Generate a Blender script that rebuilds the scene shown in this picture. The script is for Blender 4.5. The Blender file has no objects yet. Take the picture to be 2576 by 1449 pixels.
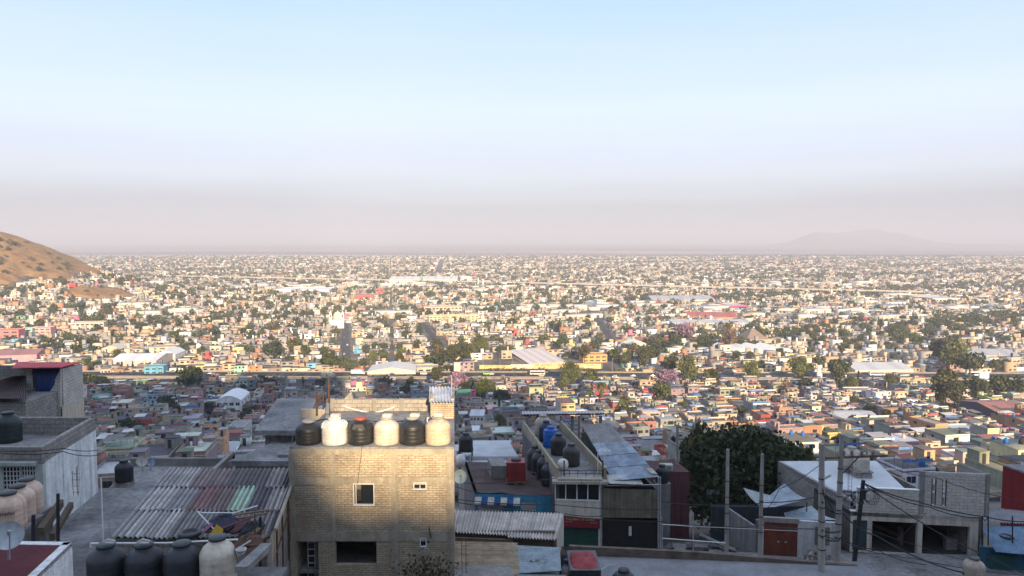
import bpy, math, random
import numpy as np
from mathutils import Vector, Matrix
random.seed(7)
R = math.radians
scene = bpy.context.scene
col = scene.collection

# ------------------------------------------------------------------ camera geometry (reference rows/columns 2576 x 1449)
FPX, CX, CY, HOR = 1860.6, 1288.0, 724.5, 602.0
PITCH = math.atan((CY - HOR) / FPX)
CP, SP = math.cos(PITCH), math.sin(PITCH)

def ray(x, y):
    u, v = (x - CX) / FPX, (y - CY) / FPX
    return Vector((u, CP - v * SP, -SP - v * CP))

def at(x, y, Y):
    d = ray(x, y)
    return d * (Y / d.y)

def Zat(y, Y):
    return at(CX, y, Y).z

def Xat(x, y, Y):
    return at(x, y, Y).x

def proj(p):
    f = p[1] * CP - p[2] * SP
    dn = -p[1] * SP - p[2] * CP
    return CX + FPX * p[0] / f, CY + FPX * dn / f

# ------------------------------------------------------------------ sun and terrain
AZ, EL = R(12), R(16)
TE, SA, CA = math.tan(EL), math.sin(AZ), math.cos(AZ)
PY = np.array([-3000, 15, 30, 41, 47.5, 56, 62, 100, 150, 240, 330, 420, 520, 60000.])
PZ = np.array([-16, -16, -18.6, -20.4, -20.5, -23.4, -25.4, -38, -52, -73, -90, -101, -105, -105.])
# unseen hillside behind the viewpoint, crest shaped to throw the foreground shadow
KX = np.array([-3000, -298, -184, 2, 64, 137, 3000.])
KZ = np.array([150, 142, 138, 113, 98, 80, 72.])
HCX, HCY, HSX, HSY, HH = -860., 1150., 122., 185., 119.

def ridge(x, y):
    """the dry hill on the left and its lower shoulder"""
    a = HH * np.exp(-((x - HCX) / HSX) ** 2 / 2 - ((y - HCY) / HSY) ** 2 / 2)
    b = 12 * np.exp(-((x + 600) / 95.) ** 2 / 2 - ((y - 1120) / 190.) ** 2 / 2)
    c = 22 * np.exp(-((x + 800) / 170.) ** 2 / 2 - ((y - 930) / 130.) ** 2 / 2)
    return a + b + c

def ground(x, y):
    x = np.asarray(x, float); y = np.asarray(y, float)
    z = np.interp(y, PY, PZ)
    f = np.clip((15 - y) / 165., 0, 1)
    f = (f * f * (3 - 2 * f) * .35 + f * .65) * np.clip((y + 360) / 200., 0, 1)
    kz = np.interp(x, KX, KZ) + 1.6 * np.sin(x * .11) + 1.1 * np.sin(x * .37 + 1)
    hill = -16 + f * (kz + 16)
    # notch added to the unseen hill so sun patches the brick house
    s = x * CA + y * SA
    floor_t = np.interp(s, [-7, -3, -1.8, -1.0, .3, 1.0, 1.9, 2.7, 4.6, 6, 9], [60, 4, .8, -1.6, -2.3, -2.2, -1.7, -2.3, -2.7, .4, 60])
    gz = floor_t - (y * CA - x * SA) * TE - 14 * np.clip((y + 140) / 50., 0, 1)
    hill = np.where(y < 12, np.minimum(hill, np.maximum(gz, -16)), hill)
    z = np.where(y < 15, hill, z)
    # right flank of the unseen spur, cut away so sun reaches the right-hand houses
    z = z - np.clip((x - 102 - np.maximum(15 - y, 0) * .2126) * 6.0, 0, 200) * np.clip((142 - y) / 40., 0, 1)
    return z + ridge(x, y)

def gz1(x, y):
    return float(ground(x, y))

def ground_pt(x, y):
    """the point of the terrain seen at reference position x, y"""
    d = ray(x, y)
    lo = 20.0
    t = lo
    while t < 30000:
        p = d * t
        if p.z < gz1(p.x, p.y):
            break
        lo = t
        t *= 1.02
    hi = t
    for _ in range(30):
        m = (lo + hi) / 2
        p = d * m
        if p.z < gz1(p.x, p.y): hi = m
        else: lo = m
    return d * hi

# ------------------------------------------------------------------ object helpers
ORI = {}

def tag(o, label=None, cat=None, group=None, kind=None):
    if label: o['label'] = label
    if cat: o['category'] = cat
    if group: o['group'] = group
    if kind: o['kind'] = kind
    return o

def thing(name, label, cat, loc, group=None, rz=0.0):
    o = bpy.data.objects.new(name, None)
    col.objects.link(o)
    o.empty_display_size = .2
    o.location = loc
    o.rotation_euler = (0, 0, rz)
    ORI[o.name] = Vector(loc)
    return tag(o, label, cat, group)

def kids(o):
    return [c for c in o.children]

def dup(root, loc, rz=0.0, label=None, group=None, scale=None):
    r = root.copy(); col.objects.link(r)
    r.location = loc; r.rotation_euler = (0, 0, rz)
    if scale: r.scale = scale if hasattr(scale, '__len__') else (scale,) * 3
    if label: r['label'] = label
    if group: r['group'] = group
    for ch in CH[root.name]:
        c = ch.copy(); col.objects.link(c); c.parent = r
        for g in CH.get(ch.name, []):
            d = g.copy(); col.objects.link(d); d.parent = c
    return r
CH = {}

def mesh_np(name, V, F, C=None, mats=(), smooth=False, quads=True):
    """V (n,3), F (m,4) int, C (m,3) colours per face"""
    me = bpy.data.meshes.new(name)
    V = np.asarray(V, np.float32); F = np.asarray(F, np.int32)
    k = F.shape[1]
    me.vertices.add(len(V)); me.vertices.foreach_set('co', V.ravel())
    me.loops.add(F.size); me.loops.foreach_set('vertex_index', F.ravel())
    me.polygons.add(len(F)); me.polygons.foreach_set('loop_start', np.arange(0, F.size, k, dtype=np.int32))
    if C is not None:
        a = me.attributes.new('col', 'FLOAT_COLOR', 'FACE')
        cc = np.ones((len(F), 4), np.float32); cc[:, :3] = C
        a.data.foreach_set('color', cc.ravel())
    me.update(calc_edges=True)
    if smooth:
        me.polygons.foreach_set('use_smooth', np.ones(len(F), bool))
    for m in mats: me.materials.append(m)
    return me

class MB:
    def __init__(s):
        s.v, s.f, s.c = [], [], []
    def add(s, vs, fs, c=(.5, .5, .5)):
        n = len(s.v)
        s.v += [tuple(p) for p in vs]
        s.f += [tuple(i + n for i in f) for f in fs]
        s.c += [tuple(c)] * len(fs)
        return s
    def quad(s, a, b, c, d, k=(.5, .5, .5)):
        return s.add((a, b, c, d), ((0, 1, 2, 3),), k)
    def box(s, x0, x1, y0, y1, z0, z1, k=(.5, .5, .5)):
        return s.prism(((x0, y0), (x1, y0), (x1, y1), (x0, y1)), z0, z1, k)
    def prism(s, pts, z0, z1, k=(.5, .5, .5), ktop=None):
        n = len(pts)
        z0s = z0 if hasattr(z0, '__len__') else [z0] * n
        z1s = z1 if hasattr(z1, '__len__') else [z1] * n
        vs = [(p[0], p[1], z) for p, z in zip(pts, z0s)] + [(p[0], p[1], z) for p, z in zip(pts, z1s)]
        fs = [(i, (i + 1) % n, n + (i + 1) % n, n + i) for i in range(n)]
        s.add(vs, fs, k)
        m = len(s.v) - 2 * n
        s.f.append(tuple(m + n + i for i in range(n))); s.c.append(tuple(ktop or k))
        s.f.append(tuple(m + n - 1 - i for i in range(n))); s.c.append(tuple(k))
        return s
    def tube(s, p, q, r, n=6, k=(.5, .5, .5), r2=None, cap=True):
        p, q = Vector(p), Vector(q)
        a = (q - p)
        if a.length < 1e-6: return s
        a.normalize()
        b = a.cross(Vector((0, 0, 1)) if abs(a.z) < .9 else Vector((1, 0, 0))).normalized()
        c = a.cross(b)
        r2 = r if r2 is None else r2
        vs = []
        for o, rr in ((p, r), (q, r2)):
            for i in range(n):
                t = 2 * math.pi * i / n
                vs.append(o + b * (math.cos(t) * rr) + c * (math.sin(t) * rr))
        fs = [(i, n + i, n + (i + 1) % n, (i + 1) % n) for i in range(n)]
        s.add(vs, fs, k)
        if cap:
            m = len(s.v) - 2 * n
            s.f.append(tuple(m + i for i in range(n))); s.c.append(tuple(k))
            s.f.append(tuple(m + 2 * n - 1 - i for i in range(n))); s.c.append(tuple(k))
        return s
    def path(s, pts, r, n=5, k=(.5, .5, .5)):
        for a, b in zip(pts[:-1], pts[1:]): s.tube(a, b, r, n, k)
        return s
    def lathe(s, cx, cy, prof, n=24, k=(.5, .5, .5)):
        vs, fs = [], []
        for r, z in prof:
            for i in range(n):
                t = 2 * math.pi * i / n
                vs.append((cx + r * math.cos(t), cy + r * math.sin(t), z))
        for j in range(len(prof) - 1):
            for i in range(n):
                fs.append((j * n + i, j * n + (i + 1) % n, (j + 1) * n + (i + 1) % n, (j + 1) * n + i))
        fs.append(tuple((len(prof) - 1) * n + i for i in range(n)))
        fs.append(tuple(n - 1 - i for i in range(n)))
        return s.add(vs, fs, k)
    def sheet(s, a, b, c, d, waves, amp, nv=1, kf=None, k=(.5, .5, .5), sag=0.0, per=6, thick=.012):
        """corrugated sheet with corners a near left, b near right, c far right, d far left"""
        a, b, c, d = map(Vector, (a, b, c, d))
        nrm = (b - a).cross(d - a).normalized()
        nu = int(waves * per)
        vs, fs, ks = [], [], []
        for side in (0, 1):
            for j in range(nv + 1):
                v = j / nv
                for i in range(nu + 1):
                    u = i / nu
                    p = (a * (1 - u) + b * u) * (1 - v) + (d * (1 - u) + c * u) * v
                    h = amp * math.cos(2 * math.pi * u * waves) - sag * math.sin(math.pi * v)
                    vs.append(p + nrm * (h - side * thick))
        w = nu + 1; o = w * (nv + 1)
        for j in range(nv):
            for i in range(nu):
                q = (j * w + i, j * w + i + 1, (j + 1) * w + i + 1, (j + 1) * w + i)
                kk = kf(i / nu, j / nv) if kf else k
                fs.append(q); ks.append(kk)
                fs.append(tuple(o + t for t in reversed(q))); ks.append(kk)
        n = len(s.v)
        s.v += [tuple(p) for p in vs]
        s.f += [tuple(i + n for i in f) for f in fs]
        s.c += [tuple(x) for x in ks]
        return s
    def wall(s, p0, p1, z0, z1, holes=(), t=.2, k=(.5, .5, .5)):
        """wall from p0 to p1 (outside on the right hand going from p0 to p1) with holes (s0,s1,z0,z1)"""
        p0, p1 = Vector((p0[0], p0[1])), Vector((p1[0], p1[1]))
        L = (p1 - p0).length
        e = (p1 - p0) / L
        n = Vector((e.y, -e.x))
        P = lambda q, z, dep: (p0.x + e.x * q - n.x * dep, p0.y + e.y * q - n.y * dep, z)
        ss = sorted({0, L, *[h[0] for h in holes], *[h[1] for h in holes]})
        zs = sorted({z0, z1, *[h[2] for h in holes], *[h[3] for h in holes]})
        inside = lambda q, z: any(h[0] < q < h[1] and h[2] < z < h[3] for h in holes)
        for i in range(len(ss) - 1):
            for j in range(len(zs) - 1):
                if inside((ss[i] + ss[i + 1]) / 2, (zs[j] + zs[j + 1]) / 2): continue
                A, B, lo, hi = ss[i], ss[i + 1], zs[j], zs[j + 1]
                s.quad(P(A, lo, 0), P(B, lo, 0), P(B, hi, 0), P(A, hi, 0), k)
                s.quad(P(B, lo, t), P(A, lo, t), P(A, hi, t), P(B, hi, t), k)
        for h in holes:
            A, B, lo, hi = h
            s.quad(P(A, lo, 0), P(A, hi, 0), P(A, hi, t), P(A, lo, t), k)
            s.quad(P(B, hi, 0), P(B, lo, 0), P(B, lo, t), P(B, hi, t), k)
            s.quad(P(A, hi, 0), P(B, hi, 0), P(B, hi, t), P(A, hi, t), k)
            s.quad(P(B, lo, 0), P(A, lo, 0), P(A, lo, t), P(B, lo, t), k)
        s.quad(P(0, z1, 0), P(L, z1, 0), P(L, z1, t), P(0, z1, t), k)
        s.quad(P(L, z0, 0), P(L, z1, 0), P(L, z1, t), P(L, z0, t), k)
        s.quad(P(0, z1, 0), P(0, z0, 0), P(0, z0, t), P(0, z1, t), k)
        return s
    def bar(s, p0, p1, z0, z1, out, depth, q0, q1, k=(.5, .5, .5)):
        """box standing OUT proud of the wall line p0-p1, between q0 and q1 along it"""
        p0, p1 = Vector((p0[0], p0[1])), Vector((p1[0], p1[1]))
        e = (p1 - p0).normalized(); n = Vector((e.y, -e.x))
        A = p0 + e * q0 + n * out; B = p0 + e * q1 + n * out
        C = p0 + e * q1 - n * depth; D = p0 + e * q0 - n * depth
        return s.prism((A, B, C, D), z0, z1, k)
    def build(s, name, m, parent=None, smooth=False, loc=None, local=False):
        if not s.v: return None
        V = np.array(s.v, np.float64)
        if parent is not None:
            o0 = ORI.get(parent.name, Vector((0, 0, 0)))
        elif loc is not None:
            o0 = Vector(loc)
        else:
            lo, hi = V.min(0), V.max(0)
            o0 = Vector(((lo[0] + hi[0]) / 2, (lo[1] + hi[1]) / 2, lo[2]))
        if not local: V = V - np.array(o0)
        me = bpy.data.meshes.new(name)
        me.from_pydata(V.tolist(), [], s.f)
        a = me.attributes.new('col', 'FLOAT_COLOR', 'FACE')
        cc = np.ones((len(s.f), 4), np.float32); cc[:, :3] = np.array(s.c)
        a.data.foreach_set('color', cc.ravel())
        if smooth: me.polygons.foreach_set('use_smooth', np.ones(len(s.f), bool))
        for mm in (m if isinstance(m, (list, tuple)) else (m,)): me.materials.append(mm)
        o = bpy.data.objects.new(name, me)
        col.objects.link(o)
        if parent is not None:
            o.parent = parent
            CH.setdefault(parent.name, []).append(o)
            ORI[o.name] = o0
        else:
            o.location = o0
            ORI[o.name] = o0
        return o

# ------------------------------------------------------------------ materials
def nmat(name):
    m = bpy.data.materials.new(name); m.use_nodes = True
    nt = m.node_tree
    b = nt.nodes['Principled BSDF']
    return m, nt, b, nt.nodes.new, nt.links.new

def mat(name, c=None, rough=.88, var=.22, scale=1.2, bump=0.0, metal=0.0, spec=.25, fine=14., streak=0.0):
    """a weathered surface: colour (or the per-face colour) broken up by two noises, optional vertical streaks of dirt"""
    m, nt, b, N, Lk = nmat(name)
    if c is None:
        src = N('ShaderNodeAttribute'); src.attribute_name = 'col'; out = src.outputs['Color']
    else:
        src = N('ShaderNodeRGB'); src.outputs[0].default_value = (*c, 1); out = src.outputs[0]
    g = N('ShaderNodeNewGeometry')
    n1 = N('ShaderNodeTexNoise'); n1.inputs['Scale'].default_value = scale; n1.inputs['Detail'].default_value = 6; n1.inputs['Roughness'].default_value = .65
    n2 = N('ShaderNodeTexNoise'); n2.inputs['Scale'].default_value = fine; n2.inputs['Detail'].default_value = 3
    Lk(g.outputs['Position'], n1.inputs['Vector']); Lk(g.outputs['Position'], n2.inputs['Vector'])
    r1 = N('ShaderNodeMapRange'); r1.inputs[1].default_value = .3; r1.inputs[2].default_value = .7
    r1.inputs[3].default_value = 1 - var; r1.inputs[4].default_value = 1 + var * .8
    Lk(n1.outputs['Fac'], r1.inputs[0])
    r2 = N('ShaderNodeMapRange'); r2.inputs[1].default_value = .3; r2.inputs[2].default_value = .7
    r2.inputs[3].default_value = 1 - var * .45; r2.inputs[4].default_value = 1 + var * .45
    Lk(n2.outputs['Fac'], r2.inputs[0])
    mu = N('ShaderNodeMath'); mu.operation = 'MULTIPLY'
    Lk(r1.outputs[0], mu.inputs[0]); Lk(r2.outputs[0], mu.inputs[1])
    fac = mu.outputs[0]
    if streak:
        mp = N('ShaderNodeMapping'); mp.inputs['Scale'].default_value = (2.2, 2.2, .16)
        Lk(g.outputs['Position'], mp.inputs['Vector'])
        n3 = N('ShaderNodeTexNoise'); n3.inputs['Scale'].default_value = 1.6; n3.inputs['Detail'].default_value = 4
        Lk(mp.outputs[0], n3.inputs['Vector'])
        r3 = N('ShaderNodeMapRange'); r3.inputs[1].default_value = .42; r3.inputs[2].default_value = .7
        r3.inputs[3].default_value = 1; r3.inputs[4].default_value = 1 - streak
        Lk(n3.outputs['Fac'], r3.inputs[0])
        m2 = N('ShaderNodeMath'); m2.operation = 'MULTIPLY'
        Lk(fac, m2.inputs[0]); Lk(r3.outputs[0], m2.inputs[1]); fac = m2.outputs[0]
    vm = N('ShaderNodeVectorMath'); vm.operation = 'SCALE'
    Lk(out, vm.inputs[0]); Lk(fac, vm.inputs['Scale'])
    Lk(vm.outputs[0], b.inputs['Base Color'])
    b.inputs['Roughness'].default_value = rough; b.inputs['Metallic'].default_value = metal
    b.inputs['Specular IOR Level'].default_value = spec
    if bump:
        bp = N('ShaderNodeBump'); bp.inputs['Strength'].default_value = bump; bp.inputs['Distance'].default_value = .05
        Lk(n2.outputs['Fac'], bp.inputs['Height']); Lk(bp.outputs[0], b.inputs['Normal'])
    return m

def brickmat(name, c1, c2, mortar, w, h, ms=.02, var=.25):
    m, nt, b, N, Lk = nmat(name)
    tc = N('ShaderNodeTexCoord'); sx = N('ShaderNodeSeparateXYZ'); Lk(tc.outputs['Object'], sx.inputs[0])
    ad = N('ShaderNodeMath'); Lk(sx.outputs[0], ad.inputs[0]); Lk(sx.outputs[1], ad.inputs[1])
    cb = N('ShaderNodeCombineXYZ'); Lk(ad.outputs[0], cb.inputs[0]); Lk(sx.outputs[2], cb.inputs[1])
    n0 = N('ShaderNodeTexNoise'); n0.inputs['Scale'].default_value = 3.0
    Lk(tc.outputs['Object'], n0.inputs['Vector'])
    wob = N('ShaderNodeVectorMath'); wob.operation = 'MULTIPLY_ADD'; wob.inputs[1].default_value = (.05, .05, 0)
    Lk(n0.outputs['Color'], wob.inputs[0]); Lk(cb.outputs[0], wob.inputs[2])
    br = N('ShaderNodeTexBrick'); br.inputs['Scale'].default_value = 1.0
    br.inputs['Color1'].default_value = (*c1, 1); br.inputs['Color2'].default_value = (*c2, 1); br.inputs['Mortar'].default_value = (*mortar, 1)
    br.inputs['Brick Width'].default_value = w; br.inputs['Row Height'].default_value = h; br.inputs['Mortar Size'].default_value = ms
    br.inputs['Mortar Smooth'].default_value = .3; br.inputs['Bias'].default_value = -.1
    Lk(wob.outputs[0], br.inputs['Vector'])
    n1 = N('ShaderNodeTexNoise'); n1.inputs['Scale'].default_value = .9; n1.inputs['Detail'].default_value = 7; n1.inputs['Roughness'].default_value = .7
    Lk(tc.outputs['Object'], n1.inputs['Vector'])
    r1 = N('ShaderNodeMapRange'); r1.inputs[1].default_value = .3; r1.inputs[2].default_value = .7; r1.inputs[3].default_value = 1 - var; r1.inputs[4].default_value = 1 + var
    Lk(n1.outputs['Fac'], r1.inputs[0])
    n2 = N('ShaderNodeTexNoise'); n2.inputs['Scale'].default_value = 9; n2.inputs['Detail'].default_value = 3
    Lk(tc.outputs['Object'], n2.inputs['Vector'])
    r2 = N('ShaderNodeMapRange'); r2.inputs[1].default_value = .3; r2.inputs[2].default_value = .7; r2.inputs[3].default_value = .84; r2.inputs[4].default_value = 1.14
    Lk(n2.outputs['Fac'], r2.inputs[0])
    mu = N('ShaderNodeMath'); mu.operation = 'MULTIPLY'; Lk(r1.outputs[0], mu.inputs[0]); Lk(r2.outputs[0], mu.inputs[1])
    vm = N('ShaderNodeVectorMath'); vm.operation = 'SCALE'; Lk(br.outputs['Color'], vm.inputs[0]); Lk(mu.outputs[0], vm.inputs['Scale'])
    Lk(vm.outputs[0], b.inputs['Base Color']); b.inputs['Roughness'].default_value = .92; b.inputs['Specular IOR Level'].default_value = .15
    bp = N('ShaderNodeBump'); bp.inputs['Strength'].default_value = .8; bp.inputs['Distance'].default_value = .02; bp.invert = True
    Lk(br.outputs['Fac'], bp.inputs['Height']); Lk(bp.outputs[0], b.inputs['Normal'])
    return m

def plain(name, c, rough=.5, metal=0.0, spec=.4):
    m, nt, b, N, Lk = nmat(name)
    b.inputs['Base Color'].default_value = (*c, 1); b.inputs['Roughness'].default_value = rough
    b.inputs['Metallic'].default_value = metal; b.inputs['Specular IOR Level'].default_value = spec
    return m

M = {}
M['paint'] = mat('painted_render', None, .9, .2, .35, .1, fine=5, streak=.3)
M['far'] = mat('town_surfaces', None, .92, .16, .06, fine=.5)
M['leaf'] = mat('leaves', None, .7, .25, .5, fine=3, spec=.2)
M['bark'] = mat('bark', (.09, .065, .045), .95, .3, 3, .4)
M['concrete'] = mat('weathered_concrete', (.24, .23, .22), .93, .32, .8, .3, streak=.25)
M['slab'] = mat('stained_roof_slab', (.21, .205, .205), .95, .55, .38, .3, fine=4)
M['cream'] = mat('cream_render', (.52, .45, .36), .9, .2, .8, .15, streak=.3)
M['whitewash'] = mat('flaking_whitewash', (.74, .74, .72), .92, .24, 1.6, .4, streak=.35)
M['brick'] = brickmat('tan_brick', (.44, .365, .27), (.36, .295, .215), (.23, .19, .145), .29, .10, .011, .3)
M['paleblock'] = brickmat('pale_block', (.54, .50, .45), (.46, .43, .39), (.34, .32, .295), .42, .21, .016, .2)
M['tanbeam'] = mat('tan_concrete_beam', (.36, .315, .25), .92, .3, 1.1, .25, streak=.25)
M['block'] = brickmat('grey_block', (.30, .275, .25), (.24, .225, .21), (.19, .18, .17), .42, .21, .018, .25)
M['redbrick'] = brickmat('red_brick', (.36, .19, .12), (.28, .14, .09), (.22, .18, .15), .28, .09, .012, .25)
M['tin'] = mat('corrugated_sheet', None, .6, .3, 1.3, .1, spec=.35, fine=9, streak=.2)
M['tank'] = mat('tank_plastic', None, .46, .22, 1.6, spec=.4, fine=7, streak=.25)
M['metal'] = mat('galvanised_pipe', (.42, .43, .44), .45, .2, 2, metal=.5)
M['rust'] = mat('rusty_iron', (.10, .055, .04), .85, .35, 4, .3)
M['dark'] = mat('dark_iron', (.025, .026, .03), .6, .3, 3)
M['glass'] = plain('window_glass', (.015, .02, .026), .12, 0, .5)
M['white'] = mat('white_paint', (.72, .72, .7), .6, .12, 2)
M['wood'] = mat('old_wood', (.17, .12, .08), .92, .35, 3, .3)
M['pole'] = mat('pole_concrete', (.34, .31, .28), .9, .2, 1.4, .2, streak=.3)
M['cable'] = plain('cable_rubber', (.012, .012, .014), .6)
M['car'] = mat('car_paint', None, .3, .04, 1, spec=.5)
M['asphalt'] = mat('asphalt', (.055, .055, .058), .95, .3, .12, fine=1.5)
M['rubble'] = mat('rubble_stone', None, .95, .25, 3, .5)
M['plain'] = mat('anything', None, .8, .15, 1.5)
# ------------------------------------------------------------------ ground, hill, sky, haze
DENS = 2.0e-4
def axis(*segs):
    out = []
    for a, b, n in segs: out += list(np.linspace(a, b, n, endpoint=False))
    return np.array(out + [segs[-1][1]])

def make_ground():
    xs = axis((-27000, -3000, 14), (-3000, -1200, 18), (-1200, -300, 60), (-300, -24, 46), (-24, 76, 100), (76, 300, 60), (300, 1200, 30), (1200, 3000, 18), (3000, 27000, 14))
    ys = axis((-900, -300, 8), (-300, -40, 150), (-40, 60, 90), (60, 600, 54), (600, 1600, 50), (1600, 5400, 38), (5400, 27000, 30))
    X, Y = np.meshgrid(xs, ys)
    Z = ground(X, Y)
    V = np.stack([X, Y, Z], -1).reshape(-1, 3)
    nx, ny = len(xs), len(ys)
    I = np.arange(nx * ny).reshape(ny, nx)
    F = np.stack([I[:-1, :-1], I[:-1, 1:], I[1:, 1:], I[1:, :-1]], -1).reshape(-1, 4)
    m, nt, b, N, Lk = nmat('dusty_ground')
    g = N('ShaderNodeNewGeometry'); sx = N('ShaderNodeSeparateXYZ'); Lk(g.outputs['Position'], sx.inputs[0])
    n1 = N('ShaderNodeTexNoise'); n1.inputs['Scale'].default_value = .05; n1.inputs['Detail'].default_value = 8
    Lk(g.outputs['Position'], n1.inputs['Vector'])
    r = N('ShaderNodeValToRGB'); e = r.color_ramp.elements
    e[0].position = .35; e[0].color = (.075, .07, .065, 1); e[1].position = .68; e[1].color = (.22, .19, .155, 1)
    Lk(n1.outputs['Fac'], r.inputs[0])
    # dry lake bed beyond the town: long salt and mud bands
    mp = N('ShaderNodeMapping'); mp.inputs['Scale'].default_value = (.00022, .0016, 1); Lk(g.outputs['Position'], mp.inputs['Vector'])
    n2 = N('ShaderNodeTexNoise'); n2.inputs['Scale'].default_value = 1; n2.inputs['Detail'].default_value = 5; Lk(mp.outputs[0], n2.inputs['Vector'])
    r2 = N('ShaderNodeValToRGB'); e = r2.color_ramp.elements
    e[0].position = .38; e[0].color = (.11, .075, .07, 1); e[1].position = .64; e[1].color = (.46, .37, .33, 1)
    Lk(n2.outputs['Fac'], r2.inputs[0])
    f = N('ShaderNodeMapRange'); f.inputs[1].default_value = 4350; f.inputs[2].default_value = 4550
    Lk(sx.outputs[1], f.inputs[0])
    mx = N('ShaderNodeMix'); mx.data_type = 'RGBA'; Lk(f.outputs[0], mx.inputs[0]); Lk(r.outputs[0], mx.inputs[6]); Lk(r2.outputs[0], mx.inputs[7])
    Lk(mx.outputs[2], b.inputs['Base Color']); b.inputs['Roughness'].default_value = 1; b.inputs['Specular IOR Level'].default_value = .05
    me = mesh_np('ground', V, F, None, [m], smooth=True)
    o = bpy.data.objects.new('ground', me); col.objects.link(o)
    tag(o, None, None, None, 'structure')
make_ground()

def dry_mask(x, y):
    """where the hill on the left is bare dry grass rather than built over"""
    h = ridge(x, y)
    up = h - (54 + 5 * np.sin(x * .03) + 4 * np.sin(y * .05))
    rav = 1 - (((x + 590) / 32.) ** 2 + ((y - 1060) / 60.) ** 2)
    return np.maximum(up / 10., np.where(h > 6, rav * 1.5, -9))

def make_hill():
    xs = np.linspace(-1500, -380, 140); ys = np.linspace(650, 1750, 120)
    X, Y = np.meshgrid(xs, ys)
    dm = dry_mask(X, Y)
    Z = ground(X, Y) + 4.0 + 1.5 * np.sin(X * .09 + Y * .05) * np.sin(Y * .07) + .8 * np.sin(X * .31) * np.sin(Y * .23)
    Z = np.where(dm > 0, Z, ground(X, Y) - 4)
    V = np.stack([X, Y, Z], -1).reshape(-1, 3)
    I = np.arange(V.shape[0]).reshape(len(ys), len(xs))
    F = np.stack([I[:-1, :-1], I[:-1, 1:], I[1:, 1:], I[1:, :-1]], -1).reshape(-1, 4)
    keep = (dm.reshape(-1)[F] > 0).any(1)
    F = F[keep]
    m, nt, b, N, Lk = nmat('dry_hill_grass')
    g = N('ShaderNodeNewGeometry')
    n1 = N('ShaderNodeTexNoise'); n1.inputs['Scale'].default_value = .06; n1.inputs['Detail'].default_value = 12; n1.inputs['Roughness'].default_value = .82
    Lk(g.outputs['Position'], n1.inputs['Vector'])
    r = N('ShaderNodeValToRGB'); e = r.color_ramp.elements
    e[0].position = .34; e[0].color = (.13, .07, .03, 1); e[1].position = .66; e[1].color = (.42, .26, .12, 1)
    x = e.new(.5); x.color = (.29, .165, .07, 1)
    Lk(n1.outputs['Fac'], r.inputs[0]); Lk(r.outputs[0], b.inputs['Base Color']); b.inputs['Roughness'].default_value = 1
    b.inputs['Specular IOR Level'].default_value = .05
    me = mesh_np('hill', V, F, None, [m], smooth=True)
    o = bpy.data.objects.new('hill', me); col.objects.link(o); tag(o, None, None, None, 'structure')
make_hill()

def make_mountain():
    # the low volcano across the lake bed, 10 km away on the right, with its smaller neighbours
    xs = np.linspace(1700, 10900, 150); ys = np.linspace(9200, 11900, 40)
    X, Y = np.meshgrid(xs, ys)
    def pk(cx, h, w, cy=10500, wy=650): return h * np.exp(-np.abs((X - cx) / w) ** 1.5) * np.exp(-((Y - cy) / wy) ** 2)
    Z = -108 + pk(5060, 172, 480) + pk(5520, 86, 470) + pk(4290, 130, 280) + pk(6640, 30, 1500) + pk(4610, 80, 540)
    Z += 7 * np.sin(X * .006 + 1) * np.sin(Y * .0045) * (Z > -95) + 4 * np.sin(X * .02) * (Z > -90)
    V = np.stack([X, Y, Z], -1).reshape(-1, 3)
    I = np.arange(V.shape[0]).reshape(len(ys), len(xs))
    F = np.stack([I[:-1, :-1], I[:-1, 1:], I[1:, 1:], I[1:, :-1]], -1).reshape(-1, 4)
    me = mesh_np('mountain', V, F, None, [mat('distant_slope', (.20, .17, .18), 1, .4, .002, fine=.01)], smooth=True)
    o = bpy.data.objects.new('mountain', me); col.objects.link(o); tag(o, None, None, None, 'structure')
make_mountain()

def make_haze():
    b = MB().box(-29000, 29000, -1200, 29000, -125, 140)
    m = bpy.data.materials.new('dusty_air'); m.use_nodes = True
    nt = m.node_tree; nt.nodes.clear()
    out = nt.nodes.new('ShaderNodeOutputMaterial'); v = nt.nodes.new('ShaderNodeVolumePrincipled')
    v.inputs['Density'].default_value = DENS
    v.inputs['Color'].default_value = (.615, .635, .745, 1)
    v.inputs['Anisotropy'].default_value = -.05
    nt.links.new(v.outputs[0], out.inputs['Volume'])
    try: m.cycles.homogeneous_volume = True
    except Exception: pass
    o = b.build('haze', m)
    tag(o, None, None, None, 'stuff')
make_haze()

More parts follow.
